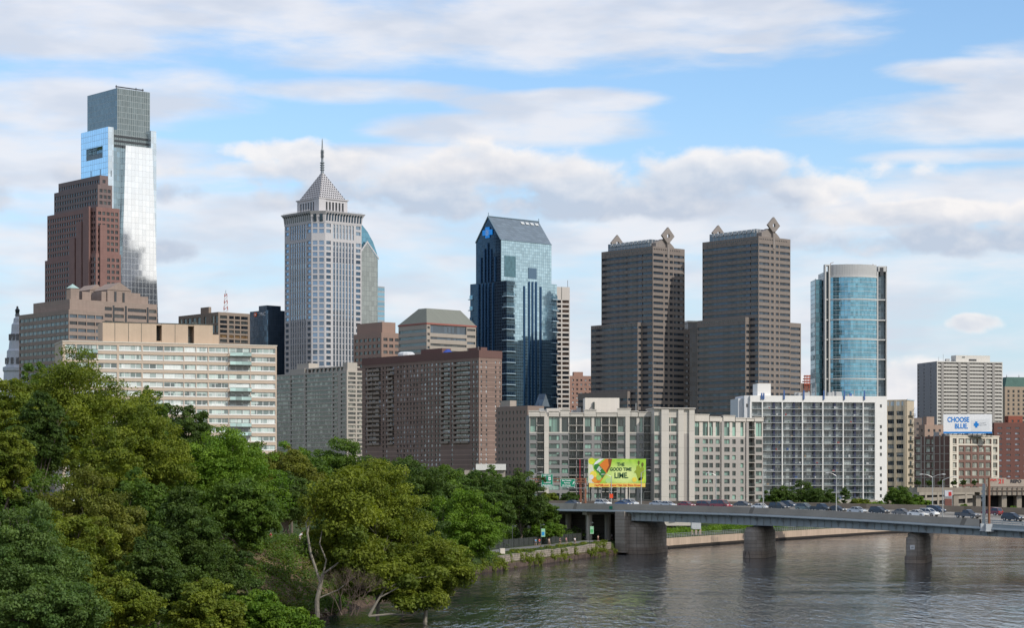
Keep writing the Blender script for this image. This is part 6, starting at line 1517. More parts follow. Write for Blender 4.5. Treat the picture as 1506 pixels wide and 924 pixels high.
# ---- other blocks
simple('apartment_building', 'plain dark red brick block behind the loft at the right edge', 'apartment building', 1450, 1462, 1530, 622, 1200, wall('oxblood_brick', (.16, .075, .062), var=.1), [pane('window_red_block', (.05, .05, .06), curtain=(.3, .32, .38), amt=.4)], pu=5.6, wu=2.6, pz=3.0, phi=R(8), head=2.0, sill=1.0)
simple('apartment_building', 'tan brick block with a water tank just behind the loft', 'apartment building', 1352, 1360, 1388, 625, 1150, wall('dusty_tan_brick', (.34, .24, .19), var=.12), [dkglass], pu=3.6, wu=1.3, phi=R(20), ph=613)
simple('apartment_building', 'brown brick sliver between the beige loft and the tan brick block', 'apartment building', 1340, 1343, 1356, 615, 1180, wall('umber_brick', (.20, .16, .14), var=.1), [dkglass], phi=R(10))
simple('apartment_building', 'small red brick block peeping above the red block at the right edge', 'apartment building', 1479, 1483, 1504, 612, 1300, wall('brick_orange', (.28, .09, .06), var=.1), [dkglass], phi=R(10))
# ---- white and blue billboard on the loft
YB = 955; z0 = Z(638, YB); z1 = Z(609.5, YB); Wd = X(1459, YB)-X(1387.5, YB); Hd = z1-z0
r_ = thing('billboard', 'white billboard reading CHOOSE BLUE on the roof of the brick loft', 'billboard', (X(1387.5, YB), YB, z0-1.5))
MB().box(0, Wd, 0, .4, 1.5, Hd+1.5).build('panel', plain('billboard_white', (.82, .82, .82), rough=.5), r_)
bb = plain('billboard_blue', (.0, .21, .62), rough=.5)
MB().box(0, Wd, -.04, -.01, 1.5, 2.3).build('blue_strip', bb, r_)
textmesh('lettering', 'CHOOSE', 3.0, bb, r_, (Wd*.08, -.05, Hd*.60+1.5), (R(90), 0, 0), align='LEFT', sx=.80, bold=.10)
textmesh('lettering', 'BLUE.', 3.0, bb, r_, (Wd*.23, -.05, Hd*.26+1.5), (R(90), 0, 0), align='LEFT', sx=.80, bold=.10)
cxx = Wd*.675; czz = Hd*.46+1.5
o = MB().box(cxx-.5, cxx+.5, -.1, -.03, czz-1.35, czz+1.35).box(cxx-1.1, cxx-.51, -.1, -.03, czz-.6, czz+.6).box(cxx+.51, cxx+1.1, -.1, -.03, czz-.6, czz+.6).build('cross_logo', bb, r_)
textmesh('lettering', 'Independence', .62, plain('print_grey', (.35, .37, .4)), r_, (cxx+1.4, -.05, czz+.35), (R(90), R(-6), 0), align='LEFT', sx=.8)
textmesh('lettering', 'Blue Cross', .9, plain('print_grey', (.35, .37, .4)), r_, (cxx+1.4, -.05, czz-.6), (R(90), R(-6), 0), align='LEFT', sx=.8)
MB().prism([(cxx-2.2, 1.9), (cxx+6.0, 3.2), (cxx+5.9, 8.0), (cxx-2.3, 7.6)], -.03, -.012, axis='y').build('printed_card', plain('card_offwhite', (.72, .73, .74)), r_)
mb = MB()
for i in range(11): u = Wd*i/10; mb.tube((u, .3, 0), (u, .3, 1.5), .12, k=4); mb.tube((u, .3, 1.6), (u, 3.5, 0), .1, k=4)
mb.box(0, Wd, -.8, .3, 1.0, 1.12); mb.box(0, Wd, .1, 3.6, -.1, .05); mb.build('support_frame', dkrail, r_)

# ---- lime billboard by the river road
YL = 640; gz_ = 8.5; x0_ = X(865, YL); Wd = X(950, YL)-x0_; zb0 = Z(711, YL); zb1 = Z(675.3, YL); Hd = zb1-zb0; zs0 = Z(717, YL)
r_ = thing('billboard', 'lime green drink billboard with a bottle and two revellers above the bridge', 'billboard', (x0_, YL, gz_))
A0 = zb0-gz_
mg, t, p = new_mat('billboard_art_background'); tcx = t.n('ShaderNodeTexCoord').outputs['Object']; s = t.sep(tcx)
rr2 = t.vm('LENGTH', t.vm('MULTIPLY', t.vm('SUBTRACT', tcx, (Wd*.62, 0, A0+Hd*.35)), (.11, 0, .19)), out=1)
t.link(t.mix(t.ramp(rr2, .1, .95), (.75, .85, .32, 1), t.mix(t.ramp(t.noise(tcx, .5, 3), .4, .6), (.28, .55, .03, 1), (.42, .68, .06, 1))), p.inputs['Base Color']); p.inputs['Roughness'].default_value = .5; p.inputs['Emission Strength'].default_value = 0
MB().box(0, Wd, 0, .5, A0, A0+Hd).build('panel', mg, r_)
MB().box(Wd*.015, Wd*.99, -.05, .45, zs0-gz_, A0-.05).build('strip_panel', plain('strip_yellow', (.85, .62, .12)), r_)
textmesh('lettering', 'HeyPhilly.com  Better Than Any Share House', .86, plain('strip_red', (.75, .08, .02)), r_, (Wd*.51, -.08, zs0-gz_+.32), (R(90), 0, 0), sx=.86, bold=.02)
dgt = plain('art_dark_green', (.02, .09, .03))
textmesh('lettering', 'THE', 1.35, dgt, r_, (Wd*.565, -.06, A0+Hd*.71), (R(90), 0, 0), sx=.9, bold=.035)
textmesh('lettering', 'GOOD TIME', 1.35, dgt, r_, (Wd*.565, -.06, A0+Hd*.51), (R(90), 0, 0), sx=.86, bold=.035)
textmesh('lettering', 'LIME.', 2.3, dgt, r_, (Wd*.575, -.06, A0+Hd*.21), (R(90), 0, 0), sx=.82, bold=.05)
def pol(pts, nm, mt, d=-.02, th=.01, par=None):
    return MB().prism([(Wd*x, A0+Hd*z) for x, z in pts], d-th, d, axis='y').build(nm, mt, par or r_)
def ell(cx, cz, rx, rz, nm, mt, d, n=20, par=None): return pol([(cx+rx*math.cos(2*math.pi*i/n), cz+rz*math.sin(2*math.pi*i/n)) for i in range(n)], nm, mt, d, par=par)
pol([(0.002, .002), (.19, .002), (.10, .5), (.05, .998), (.002, .998)], 'art_ice', plain('art_pale', (.72, .72, .55)), -.012)
pol([(.30, .998), (.415, .998), (.39, .70), (.33, .45), (.20, .002), (.10, .002), (.22, .50), (.18, .72)], 'art_bottle', plain('art_amber', (.72, .20, .02)), -.03)
pol([(.345, .998), (.415, .998), (.39, .70), (.33, .42), (.31, .50), (.36, .72)], 'art_bottle_shade', plain('art_brown', (.25, .06, .01)), -.045)
pol([(.20, .998), (.27, .998), (.17, .82), (.09, .72), (.12, .86)], 'art_splash', wht, -.06)
pol([(.11, .76), (.17, .80), (.24, .62), (.31, .42), (.25, .20), (.21, .24), (.19, .40), (.10, .62)], 'art_label', plain('art_green', (.03, .20, .03)), -.06)
textmesh('lettering', 'BL', 1.7, wht, r_, (Wd*.178, -.10, A0+Hd*.50), (R(90), R(35), 0), sx=.8, bold=.03)
ell(.06, .90, .055, .14, 'art_lime', plain('art_yellow_green', (.66, .72, .04)), -.03); ell(.185, .22, .045, .11, 'art_lime', plain('art_lime_light', (.35, .60, .12)), -.08); ell(.09, .35, .06, .15, 'art_lime', plain('art_yellow', (.85, .68, .08)), -.03)
ell(.11, .14, .05, .12, 'art_drop', plain('art_orange', (.80, .32, .03)), -.035); ell(.055, .25, .04, .10, 'art_drop', plain('art_ice_white', (.75, .75, .72)), -.04)
ell(.80, .14, .04, .10, 'art_lime', plain('art_yellow', (.85, .68, .08)), -.03); ell(.92, .14, .05, .10, 'art_lime', plain('art_yellow_green', (.66, .72, .04)), -.03); ell(.35, .10, .05, .11, 'art_drop', plain('art_mint', (.45, .68, .25)), -.03)
olv = plain('art_olive', (.30, .38, .03)); pol([(.79, .45), (.83, .55), (.84, .72), (.88, .74), (.91, .60), (.93, .70), (.965, .62), (.96, .30), (.93, .12), (.87, .10), (.83, .40)], 'art_figures', olv, -.03)
ell(.875, .84, .018, .09, 'art_head', plain('art_dark_olive', (.14, .13, .02)), -.045); ell(.94, .76, .02, .09, 'art_head', plain('art_dark_olive', (.14, .13, .02)), -.045)
mb = MB()
for i in range(8):
    u = Wd*(.04+.92*i/7); mb.box(u-.2, u+.2, .5, .9, 0, A0+Hd-.5)
    for k in range(3): mb.tube((u, .7, k*1.2), (u+(Wd/7 if i < 7 else -Wd/7), .7, k*1.2+1.2), .08, k=4)
mb.box(-.2, Wd+.2, -1.3, .45, zs0-gz_-.5, zs0-gz_-.35); mb.box(0, Wd, .5, .7, 1.1, 1.3); mb.build('support_frame', dkrail, r_)
mb = MB()
for i in range(4): u = Wd*(.2+.2*i); mb.tube((u, -1.3, zs0-gz_-.4), (u, -1.9, zs0-gz_-.2), .06, k=4); mb.box(u-.4, u+.4, -2.1, -1.7, zs0-gz_-.25, zs0-gz_-.1)
mb.build('flood_light', lm, r_)
# scaffolded block directly behind that billboard
r_ = thing('scaffold', 'dark scaffold screen standing left of the lime billboard', 'scaffolding', (X(851, 680), 680, gz_)); Ws = X(866, 680)-X(851, 680); Hs = Z(676, 680)-gz_
mb = MB()
for i in range(5):
    for y_ in (0, 2): mb.tube((Ws*i/4, y_, 0), (Ws*i/4, y_, Hs), .08, k=4)
for k in range(9):
    z_ = Hs*k/8.01
    for y_ in (0, 2): mb.tube((0, y_, z_), (Ws, y_, z_), .06, k=4)
    mb.box(0, Ws, .1, 1.9, z_, z_+.1)
mb.build('frame', plain('scaffold_dark', (.05, .045, .045), rough=.8), r_); MB().tube((Ws*.12, -.2, 0), (Ws*.12, -.2, Hs), .16, k=6).build('hoist_pole', plain('hoist_red', (.35, .03, .04)), r_)

# ---- parking deck, elevated roadway and graffiti wall at the far right
YG = 830; r_ = thing('parking_garage', 'beige sloping parking garage behind the far street lamps', 'garage', (X(1352, YG), YG, GZ)); G = lambda px_: X(px_, YG)-X(1352, YG); ZG = lambda py: Z(py, YG)-GZ
bgc = wall('garage_beige', (.46, .40, .32), var=.08)
mb = MB(); mb.box(0, G(1442), 1.2, 25, 0, ZG(718))
for (xa_, ya, xb_, yb, th) in ((1352, 722.5, 1442, 721, 6.5), (1352, 733.5, 1442, 727.5, 5), (1352, 744, 1442, 739.5, 4.5)):
    mb.prism([(G(xa_), ZG(ya+th)), (G(xb_), ZG(yb+th)), (G(xb_), ZG(yb)), (G(xa_), ZG(ya))], 0, 1.1, axis='y')
for px_ in (1362, 1380, 1401, 1421, 1440): mb.box(G(px_)-.35, G(px_)+.35, -.1, 1.15, 0, ZG(722))
m_ = mb; m_.build('deck_wall', bgc, r_); MB().box(.1, G(1441.8), .6, 1.18, .1, ZG(719)).build('deck_opening_shade', plain('garage_shade', (.05, .045, .04), rough=.9), r_)  # dark box behind the slots; their shade is put into its colour
r_ = thing('elevated_road', 'long concrete elevated roadway on piers at the far right', 'viaduct', (X(1352, 790), 790, GZ)); G = lambda px_: X(px_, 790)-X(1352, 790); ZG = lambda py: Z(py, 790)-GZ
mb = MB(); mb.box(G(1349), G(1441), 0, 9, ZG(724.5), ZG(717.5)); mb.box(G(1441), G(1600), 0, 9, ZG(729), ZG(718)); mb.build('deck', wall('viaduct_concrete', (.34, .29, .23), var=.14, streak=.3), r_)
for px_ in (1407, 1440, 1478, 1500, 1540): MB().box(G(px_)-.9, G(px_)+.9, 1, 7, 0, ZG(729)).build('column', wall('viaduct_concrete', (.34, .29, .23), var=.14, streak=.3), r_)
MB().box(G(1442), G(1600), 8, 8.4, 0, ZG(729)).build('painted_shade_sheet', plain('garage_shade', (.05, .045, .04), rough=.9), r_)  # near-black sheet painting the shade under the roadway
mb = MB()
for k in range(12): mb.box(G(1452+k*7.3), G(1453+k*7.3), -.3, -.02, ZG(729), ZG(716.5))
mb.box(G(1448), G(1600), -.35, -.05, ZG(717.2), ZG(716)); mb.box(G(1448), G(1600), -.35, -.05, ZG(722.5), ZG(721.5)); mb.build('rail_frame', plain('rail_frame_brown', (.16, .12, .09), rough=.8), r_)
r_ = thing('graffiti_wall', 'low pale parapet wall painted with red and black graffiti', 'wall', (X(1452, 800), 800, GZ)); G = lambda px_: X(px_, 800)-X(1452, 800); ZG = lambda py: Z(py, 800)-GZ
MB().box(G(1454), G(1480), 0, 1, ZG(718), ZG(703.5)).box(0, G(1453.9), .02, 1, ZG(718), ZG(708)).box(G(1480.1), G(1600), .02, 1, ZG(718), ZG(705.5)).build('wall', wall('graffiti_base', (.40, .34, .28), var=.1), r_)
textmesh('lettering', '99 21', 2.3, plain('graffiti_red', (.55, .04, .03)), r_, (G(1467), -.06, ZG(711.5)), (R(90), 0, 0), sx=1.0, bold=.07); textmesh('lettering', 'REPO', 1.6, plain('graffiti_black', (.03, .03, .035)), r_, (G(1494), -.06, ZG(710.5)), (R(90), 0, 0), sx=1.05, bold=.08)
r_ = thing('billboard', 'small double billboard with red and white panels beyond the bridge lamps', 'billboard', (X(1389.5, 700), 700, GZ)); G = lambda px_: X(px_, 700)-X(1389.5, 700); ZG = lambda py: Z(py, 700)-GZ
MB().box(0, G(1400.5), 0, .3, ZG(731), ZG(722)).build('upper_panel', plain('panel_greyish', (.62, .62, .64)), r_); MB().box(G(1395), G(1399.5), -.04, -.01, ZG(730), ZG(724)).build('red_print', plain('graffiti_red', (.55, .04, .03)), r_); MB().box(0, G(1400), 0, .3, ZG(745.5), ZG(734)).build('lower_panel', wall('dull_red_panel', (.20, .09, .07)), r_)
MB().box(-.15, G(1401), .3, .5, 0, ZG(721.5)).build('support', lm, r_)
# under-bridge riverside: equipment cabinet
r_ = thing('pump_house', 'pale metal pump house on posts on the quay under the bridge', 'pump house', (X(1017, 625), 625, 2.8))
G = lambda px_: X(px_, 625)-X(1017, 625); MB().box(0, G(1031), 0, 3, 1.6, Z(768, 625)-2.8).build('cabin', plain('cabin_grey', (.52, .54, .55)), r_)
for px_ in (1018, 1024, 1030): MB().box(G(px_)-.3, G(px_)+.3, .2, 1.2, 0, 1.6).build('leg', quaym, r_)
r_ = thing('low_building', 'low cream building glimpsed under the bridge beside the first pier', 'building', (X(975, 700), 700, 4)); MB().box(0, X(1016, 700)-X(975, 700), 0, 8, 0, Z(766, 700)-4).build('wall', crm, r_)
# ================================================================ vegetation
def leafmat(name, c1, c2, tr=.35):
    if name in MATS: return MATS[name]
    m = bpy.data.materials.new(name); m.use_nodes = True; t = NT(m.node_tree); o = t.n('ShaderNodeOutputMaterial')
    at = t.n('ShaderNodeAttribute', attribute_name='tint'); s = t.sep(at.outputs['Color'])
    col = t.mix(s[0], (*c1, 1), (*c2, 1))
    v = t.vm('SCALE', (0, 0, 0)); t.link(col, v.node.inputs[0]); t.link(t.m('ADD', .62, t.m('MULTIPLY', s[1], 1.05)), v.node.inputs['Scale'])
    d = t.n('ShaderNodeBsdfPrincipled'); t.link(v, d.inputs['Base Color']); d.inputs['Roughness'].default_value = .6; d.inputs['Specular IOR Level'].default_value = .25
    tl = t.n('ShaderNodeBsdfTranslucent'); t.link(t.vm('MULTIPLY', v, (1.5, 1.5, .5)), tl.inputs[0])
    mx = t.n('ShaderNodeMixShader'); mx.inputs[0].default_value = tr; t.link(d.outputs[0], mx.inputs[1]); t.link(tl.outputs[0], mx.inputs[2]); t.link(mx.outputs[0], o.inputs[0])
    MATS[name] = m; return m
LEAF = {'olive': leafmat('leaf_olive', (0.07, 0.105, 0.012), (0.155, 0.18, 0.018)), 'mid': leafmat('leaf_mid', (0.042, 0.085, 0.012), (0.095, 0.15, 0.02)),
        'dark': leafmat('leaf_dark', (0.034, 0.066, 0.012), (0.07, 0.108, 0.02)), 'bright': leafmat('leaf_bright', (0.06, 0.125, 0.01), (0.125, 0.195, 0.02)),
        'blue': leafmat('leaf_blue_green', (0.05, 0.095, 0.022), (0.1, 0.15, 0.036)), 'brown': leafmat('leaf_brown_green', (0.075, 0.095, 0.014), (0.15, 0.155, 0.024)),
        'far': leafmat('leaf_far', (0.038, 0.075, 0.014), (0.075, 0.12, 0.022))}
bark = wall('bark_grey', (.14, .115, .09), var=.4, scale=1.2); barkp = wall('bark_pale', (.25, .225, .18), var=.45, scale=.7)
def leaves(name, clumps, n_leaf, size, mat, rs, flat=.75, up=.35, droop=0.):
    """clumps: (k, 4) centres + radius; small bent leaf sprays scattered through each clump's outer half"""
    c = np.asarray(clumps); wt = c[:, 3]**2; wt = wt/wt.sum(); k = rs.choice(len(c), n_leaf, p=wt)
    dr = rs.normal(size=(n_leaf, 3)); dr /= np.linalg.norm(dr, axis=1)[:, None]
    dr[:, 2] = np.where(rs.rand(n_leaf) < .35, np.abs(dr[:, 2]), dr[:, 2])
    rad = c[k, 3]*(.35+.75*rs.rand(n_leaf)**.6)
    p = c[k, :3]+dr*rad[:, None]*np.array([1, 1, flat])
    p += rs.normal(size=(n_leaf, 3))*c[k, 3][:, None]*.07
    ax = rs.normal(size=(len(c), 3)); ax[:, 2] *= .35; ax /= np.linalg.norm(ax, axis=1)[:, None]       # sprays reach out along one direction
    dd = ((p-c[k, :3])*ax[k]).sum(1)[:, None]; p += ax[k]*dd*.75
    p[:, 2] -= droop*np.maximum(0, (rad/c[k, 3]-.6))*c[k, 3]
    nrm = dr*.8+rs.normal(size=(n_leaf, 3))*.55+np.array([0, 0, up]); nrm /= np.linalg.norm(nrm, axis=1)[:, None]
    a = np.cross(nrm, rs.normal(size=(n_leaf, 3))); a /= np.linalg.norm(a, axis=1)[:, None]; b_ = np.cross(nrm, a)
    s = size*(.6+.8*rs.rand(n_leaf))[:, None]
    v = np.empty((n_leaf, 4, 3)); v[:, 0] = p-a*s; v[:, 1] = p-b_*s*.55+nrm*s*.12; v[:, 2] = p+a*s; v[:, 3] = p+b_*s*.55+nrm*s*.12
    me = bpy.data.meshes.new(name); me.vertices.add(n_leaf*4); me.vertices.foreach_set('co', v.reshape(-1))
    me.loops.add(n_leaf*4); me.loops.foreach_set('vertex_index', np.arange(n_leaf*4, dtype=np.int32))
    me.polygons.add(n_leaf); me.polygons.foreach_set('loop_start', np.arange(0, n_leaf*4, 4, dtype=np.int32)); me.polygons.foreach_set('loop_total', np.full(n_leaf, 4, dtype=np.int32))
    at = me.color_attributes.new('tint', 'FLOAT_COLOR', 'POINT')
    ct = rs.rand(len(c)); cb = rs.rand(len(c))
    tint = np.clip(ct[k]*.7+rs.rand(n_leaf)*.4-.05, 0, 1); br = np.clip(.25+cb[k]*.35+rs.rand(n_leaf)*.4, 0, 1)
    colr = np.ones((n_leaf, 4, 4)); colr[:, :, 0] = tint[:, None]; colr[:, :, 1] = br[:, None]; colr[:, :, 2] = 0
    at.data.foreach_set('color', colr.reshape(-1)); me.materials.append(mat); me.update(); me.validate(); return me
def crown_clumps(rs, R_, H_, n, conical=0., lumps=5):
    """clumps on a lumpy envelope: a few big lobes, each carrying many clumps; centre at (0,0,H_/2)"""
    out_ = []
    lob = []
    for i in range(lumps):
        a = 2*math.pi*(i+rs.rand()*.6)/lumps; e = rs.rand()*.9-.25
        lob.append((math.cos(a)*R_*.48, math.sin(a)*R_*.48, H_*(.42+.30*e), R_*(.46+.16*rs.rand())))
    lob.append((0, 0, H_*.70, R_*.5)); lob.append((rs.rand()*R_*.3, -rs.rand()*R_*.3, H_*.45, R_*.62))
    for i in range(n):
        l = lob[rs.randint(len(lob))]; d_ = rs.normal(size=3); d_ /= np.linalg.norm(d_); d_[2] *= 1.0
        f = .55+.5*rs.rand()
        z = l[2]+d_[2]*l[3]*f*(H_/(2*R_))*1.05; z = min(max(z, H_*.04), H_*.98)
        k = 1-conical*(z/H_); x = (l[0]+d_[0]*l[3]*f)*k; y = (l[1]+d_[1]*l[3]*f)*k
        out_.append((x, y, z, R_*(.055+.115*rs.rand()**1.3)*(.75+.25*k)))
    return out_
CROWN = {}
def tree(nm, label, px_, ytop, ybot, wpx, Y, kind, seed, nleaf=14000, lsize=.26, nclump=90, conical=0., barkm=None, gz=None, lean=(0, 0), limbs=7, group='trees along the river bank', trunkr=None, flat=.75, droop=.1):
    nleaf = int(nleaf*2.3); lsize *= .66
    rs = np.random.RandomState(seed); x = X(px_, Y); g = ground_z(x, Y) if gz is None else gz
    R_ = wpx/F*Y/2; zt = Z(ytop, Y); zb_ = max(Z(ybot, Y), g+1.0); H_ = zt-zb_
    r_ = thing(nm, label, 'tree', (x, Y, g-.2), 0, group)
    cl_ = crown_clumps(rs, R_, H_, int(nclump*2.6), conical); zc0 = zb_-g+.2
    cl_ = [(c[0]+lean[0], c[1]+lean[1], c[2]+zc0, c[3]) for c in cl_]
    me = leaves('crown', cl_, nleaf, lsize, LEAF[kind], rs, flat, droop=droop); o = bpy.data.objects.new('crown', me); link(o, r_)
    tr = trunkr or max(.16, R_*.04); mb = MB(); bx = random.Random(seed)
    fork = Vector((lean[0]*.3+bx.uniform(-.4, .4), lean[1]*.3, zc0*.75+H_*.10)); prev = Vector((0, 0, -.5)); N = 5
    for i in range(1, N+1):
        f = i/N; p_ = Vector((fork.x*f+bx.uniform(-.15, .15)*f, fork.y*f, -.5+(fork.z+.5)*f)); mb.tube(prev, p_, tr*(1.15-.35*(i-1)/N), tr*(1.15-.35*f), k=8, cap=(i == 1)); prev = p_
    order = sorted(range(len(cl_)), key=lambda i: rs.rand())[:limbs]
    for i in order:
        e = Vector(cl_[i][:3]); a = prev; mid = (a+e)/2+Vector((bx.uniform(-.6, .6), bx.uniform(-.6, .6), bx.uniform(.2, 1.2))); r0 = tr*.55
        mb.tube(a, a+(mid-a)*.5+Vector((0, 0, .3)), r0, r0*.8, k=6, cap=False); mb.tube(a+(mid-a)*.5+Vector((0, 0, .3)), mid, r0*.8, r0*.6, k=6, cap=False); mb.tube(mid, e, r0*.6, r0*.2, k=5, cap=False)
        for j in range(2):
            e2 = e+Vector((bx.uniform(-1, 1), bx.uniform(-1, 1), bx.uniform(-.2, 1)))*R_*.25; mb.tube((mid+e)/2, e2, r0*.35, r0*.1, k=4, cap=False)
    mb.build('trunk', barkm or bark, r_)
    return r_
B_ = 'big_tree'
#        name, label, px, ytop, ybot, width, Y, kind, seed
T = tree
# back rows first
FR = [(300,640,725,130,430,'far'),(365,642,730,120,440,'mid'),(430,645,760,110,450,'bright'),(560,668,760,110,470,'far'),(605,668,770,110,480,'far'),(650,672,775,100,500,'mid'),(695,683,780,95,520,'far'),(728,682,790,90,530,'mid'),(250,640,720,130,420,'far'),(200,650,740,120,410,'far')]
FL = ['bright rounded tree behind the wooded hill','green tree in the back row under the tan slab','bright tree in the back row beside the sloping bank','dark tree in the back row behind the pale limbed tree','dark crown just left of the low white pavilion','mid green crown in the back row near the pavilion',
      'dark crown under the low white pavilion','green crown right of the low white pavilion','tree in the back row below the round dark tree','back row tree deep in the wooded hill']
for i, (a, yt, yb, w_, Y_, kd) in enumerate(FR): T('deciduous_tree', FL[i], a, yt, yb, w_, Y_, kd, 100+i, 6500, .42, 60, limbs=4)
T('deciduous_tree', 'tall feathery green tree rising behind the pale limbed tree', 497, 628, 790, 118, 400, 'mid', 11, 15000, .30, 90)
T('deciduous_tree', 'dark broad tree between the feathery tree and the bright riverside tree', 600, 662, 800, 130, 410, 'dark', 12, 14000, .32, 90)
T('deciduous_tree', 'yellow topped tree left of the feathery tree', 425, 648, 800, 125, 350, 'brown', 13, 16000, .28, 90)
T('deciduous_tree', 'mid green tree squeezed between the olive trees and the slope', 385, 655, 800, 90, 370, 'mid', 14, 9000, .30, 70)
T('deciduous_tree', 'big dark tree beside the green highway signs', 765, 682, 800, 90, 505, 'dark', 15, 12000, .34, 80)
T('deciduous_tree', 'dark tree reaching over the fence near the banner posts', 722, 700, 800, 80, 495, 'far', 16, 10000, .36, 70)
T('deciduous_tree', 'small tree hanging over the bridge end below the green signs', 795, 727, 800, 62, 515, 'mid', 17, 7000, .34, 50)
T('deciduous_tree', 'small low tree over the dark fence beside the banner post', 808, 768, 802, 56, 505, 'bright', 18, 4500, .32, 40)
T('deciduous_tree', 'bright green tree leaning over the river bank wall', 688, 712, 838, 118, 395, 'bright', 19, 18000, .27, 100, droop=.35)
T('deciduous_tree', 'dark undergrowth tree between bright riverside tree and pale limbed tree', 618, 745, 850, 90, 350, 'dark', 20, 9000, .30, 60)
# wooded hill
T('olive_tree', 'tall olive green tree at the top of the wooded hill, highest of all', 118, 512, 720, 215, 300, 'olive', 21, 30000, .27, 150, limbs=10)
T('olive_tree', 'olive tree filling the crest right of the highest tree', 195, 586, 760, 175, 285, 'olive', 22, 24000, .26, 120)
T('dark_round_tree', 'round dark green tree against the tan slab windows', 262, 586, 700, 105, 360, 'dark', 23, 12000, .30, 70)
T('deciduous_tree', 'dark green tree wedged into the left crest of the hill', 55, 566, 720, 105, 262, 'dark', 24, 14000, .25, 80)
T('deciduous_tree', 'yellow green tree cut by the left edge of the hill', -2, 592, 760, 110, 235, 'olive', 25, 15000, .24, 90)
T('deciduous_tree', 'large smooth green tree in the middle of the hill', 325, 622, 850, 185, 300, 'bright', 26, 30000, .26, 140)
T('deciduous_tree', 'deep green tree behind the blue green maple', 205, 690, 900, 120, 255, 'mid', 27, 16000, .25, 90)
T('deciduous_tree', 'thin yellowish tree with bare twigs between the maple and dark conical tree', 135, 680, 900, 165, 235, 'brown', 28, 22000, .22, 120, limbs=14)
T('maple_tree', 'blue green maple at the lower left corner', 40, 738, 960, 190, 205, 'blue', 29, 30000, .21, 140)
T('dark_conical_tree', 'dark green conical tree in front of the wooded hill', 268, 705, 950, 150, 235, 'dark', 30, 26000, .22, 130, conical=.45)
T('deciduous_tree', 'dark leafy tree at the bottom between the conical tree and the slope', 330, 800, 960, 110, 240, 'dark', 31, 13000, .22, 80)
T('deciduous_tree', 'low yellow green tree at the bottom edge under the maple', 175, 840, 990, 130, 215, 'olive', 32, 14000, .21, 80)
for a in ((12,540,700,120,292,'olive',14000,'olive tree on the crest cut by the left edge, left of the highest tree'),(52,520,690,110,305,'mid',13000,'green crown on the crest between the left edge and the highest tree'),(215,560,720,90,330,'mid',9000,'green crown on the crest just left of the round dark tree'),(95,742,965,150,222,'olive',15000,'olive green tree at the foot of the hill above the maple'),(15,640,900,150,247,'mid',14000,'mid green tree low on the left edge under the yellow green tree'),(160,630,860,140,268,'olive',16000,'olive tree in the belly of the hill under the crest'),
          (228,775,990,130,226,'dark',13000,'dark tree at the bottom left of the conical tree'),(355,690,890,125,283,'mid',15000,'mid green tree at the right shoulder of the smooth green tree'),(300,845,1010,130,218,'olive',13000,'olive bushy tree at the bottom edge under the conical tree'),
          (378,862,1000,120,224,'bright',12000,'low bright bushy tree at the bottom below the bare slope'),(438,884,990,80,232,'bright',6000,'small bright bushy tree at the bottom beside the pale trunk'),(70,850,1040,170,196,'blue',16000,'lower blue green maple at the bottom left corner'),
          (418,690,800,100,338,'dark',10000,'dark tree behind the people on the bare slope'),(505,735,880,120,312,'dark',14000,'dark tree directly behind the tall plane tree'),(590,800,890,90,292,'mid',9000,'green tree behind the spreading plane tree'),(455,660,790,80,372,'mid',9000,'green tree behind the leaning pale trunk')):
    T('deciduous_tree', a[7], a[0], a[1], a[2], a[3], a[4], a[5], 400+a[0], a[6], .24 if a[4] < 260 else .28, 90)
# pale limbed plane trees over the water
T('deciduous_tree', 'olive foliage mass hanging beside the leaning pale trunk', 500, 745, 895, 90, 268, 'olive', 36, 11000, .23, 80, gz=2.0, limbs=5)
T('plane_tree', 'tall plane tree with pale bare limbs leaning over the river', 555, 668, 885, 165, 275, 'olive', 33, 30000, .23, 140, barkm=barkp, limbs=12, gz=2.0)
T('plane_tree', 'lower middle plane tree crown between the two larger ones', 555, 790, 905, 125, 266, 'olive', 35, 18000, .23, 100, barkm=barkp, limbs=8, gz=1.0, droop=.25)
T('plane_tree', 'spreading plane tree whose leaves hang low over the water', 625, 778, 900, 145, 268, 'olive', 34, 22000, .23, 110, barkm=barkp, limbs=10, gz=.6, droop=.3)
# bare pale limbs of the plane tree at the water's edge
def limb(mb, pts, r0, r1):
    n = len(pts)-1; r0 *= .5; r1 *= .55
    for i in range(n): mb.tube(pts[i], pts[i+1], r0+(r1-r0)*i/n, r0+(r1-r0)*(i+1)/n, k=8, cap=False)
YT = 262; g = lambda px_, py, dy=0: (X(px_, YT+dy)-X(466, YT), dy, Z(py, YT+dy)-.8)
r_ = thing('plane_tree', 'leaning pale barked trunk with forked bare limbs at the river edge', 'tree', (X(466, YT), YT, .8), 0, 'trees along the river bank')
mb = MB(); limb(mb, [g(467, 910), g(466, 885), g(471, 862), g(475, 845)], .62, .42); limb(mb, [g(472, 860), g(457, 815), g(452, 785), g(458, 760), g(468, 745), g(482, 735)], .34, .12)
limb(mb, [g(475, 845), g(492, 833), g(500, 826), g(515, 820)], .26, .1); limb(mb, [g(474, 850), g(480, 825), g(470, 800), g(474, 780)], .24, .1); limb(mb, [g(470, 880), g(498, 868), g(520, 850)], .2, .07); limb(mb, [g(455, 800), g(450, 770), g(462, 748)], .14, .06)
mb.build('trunk', barkp, r_)
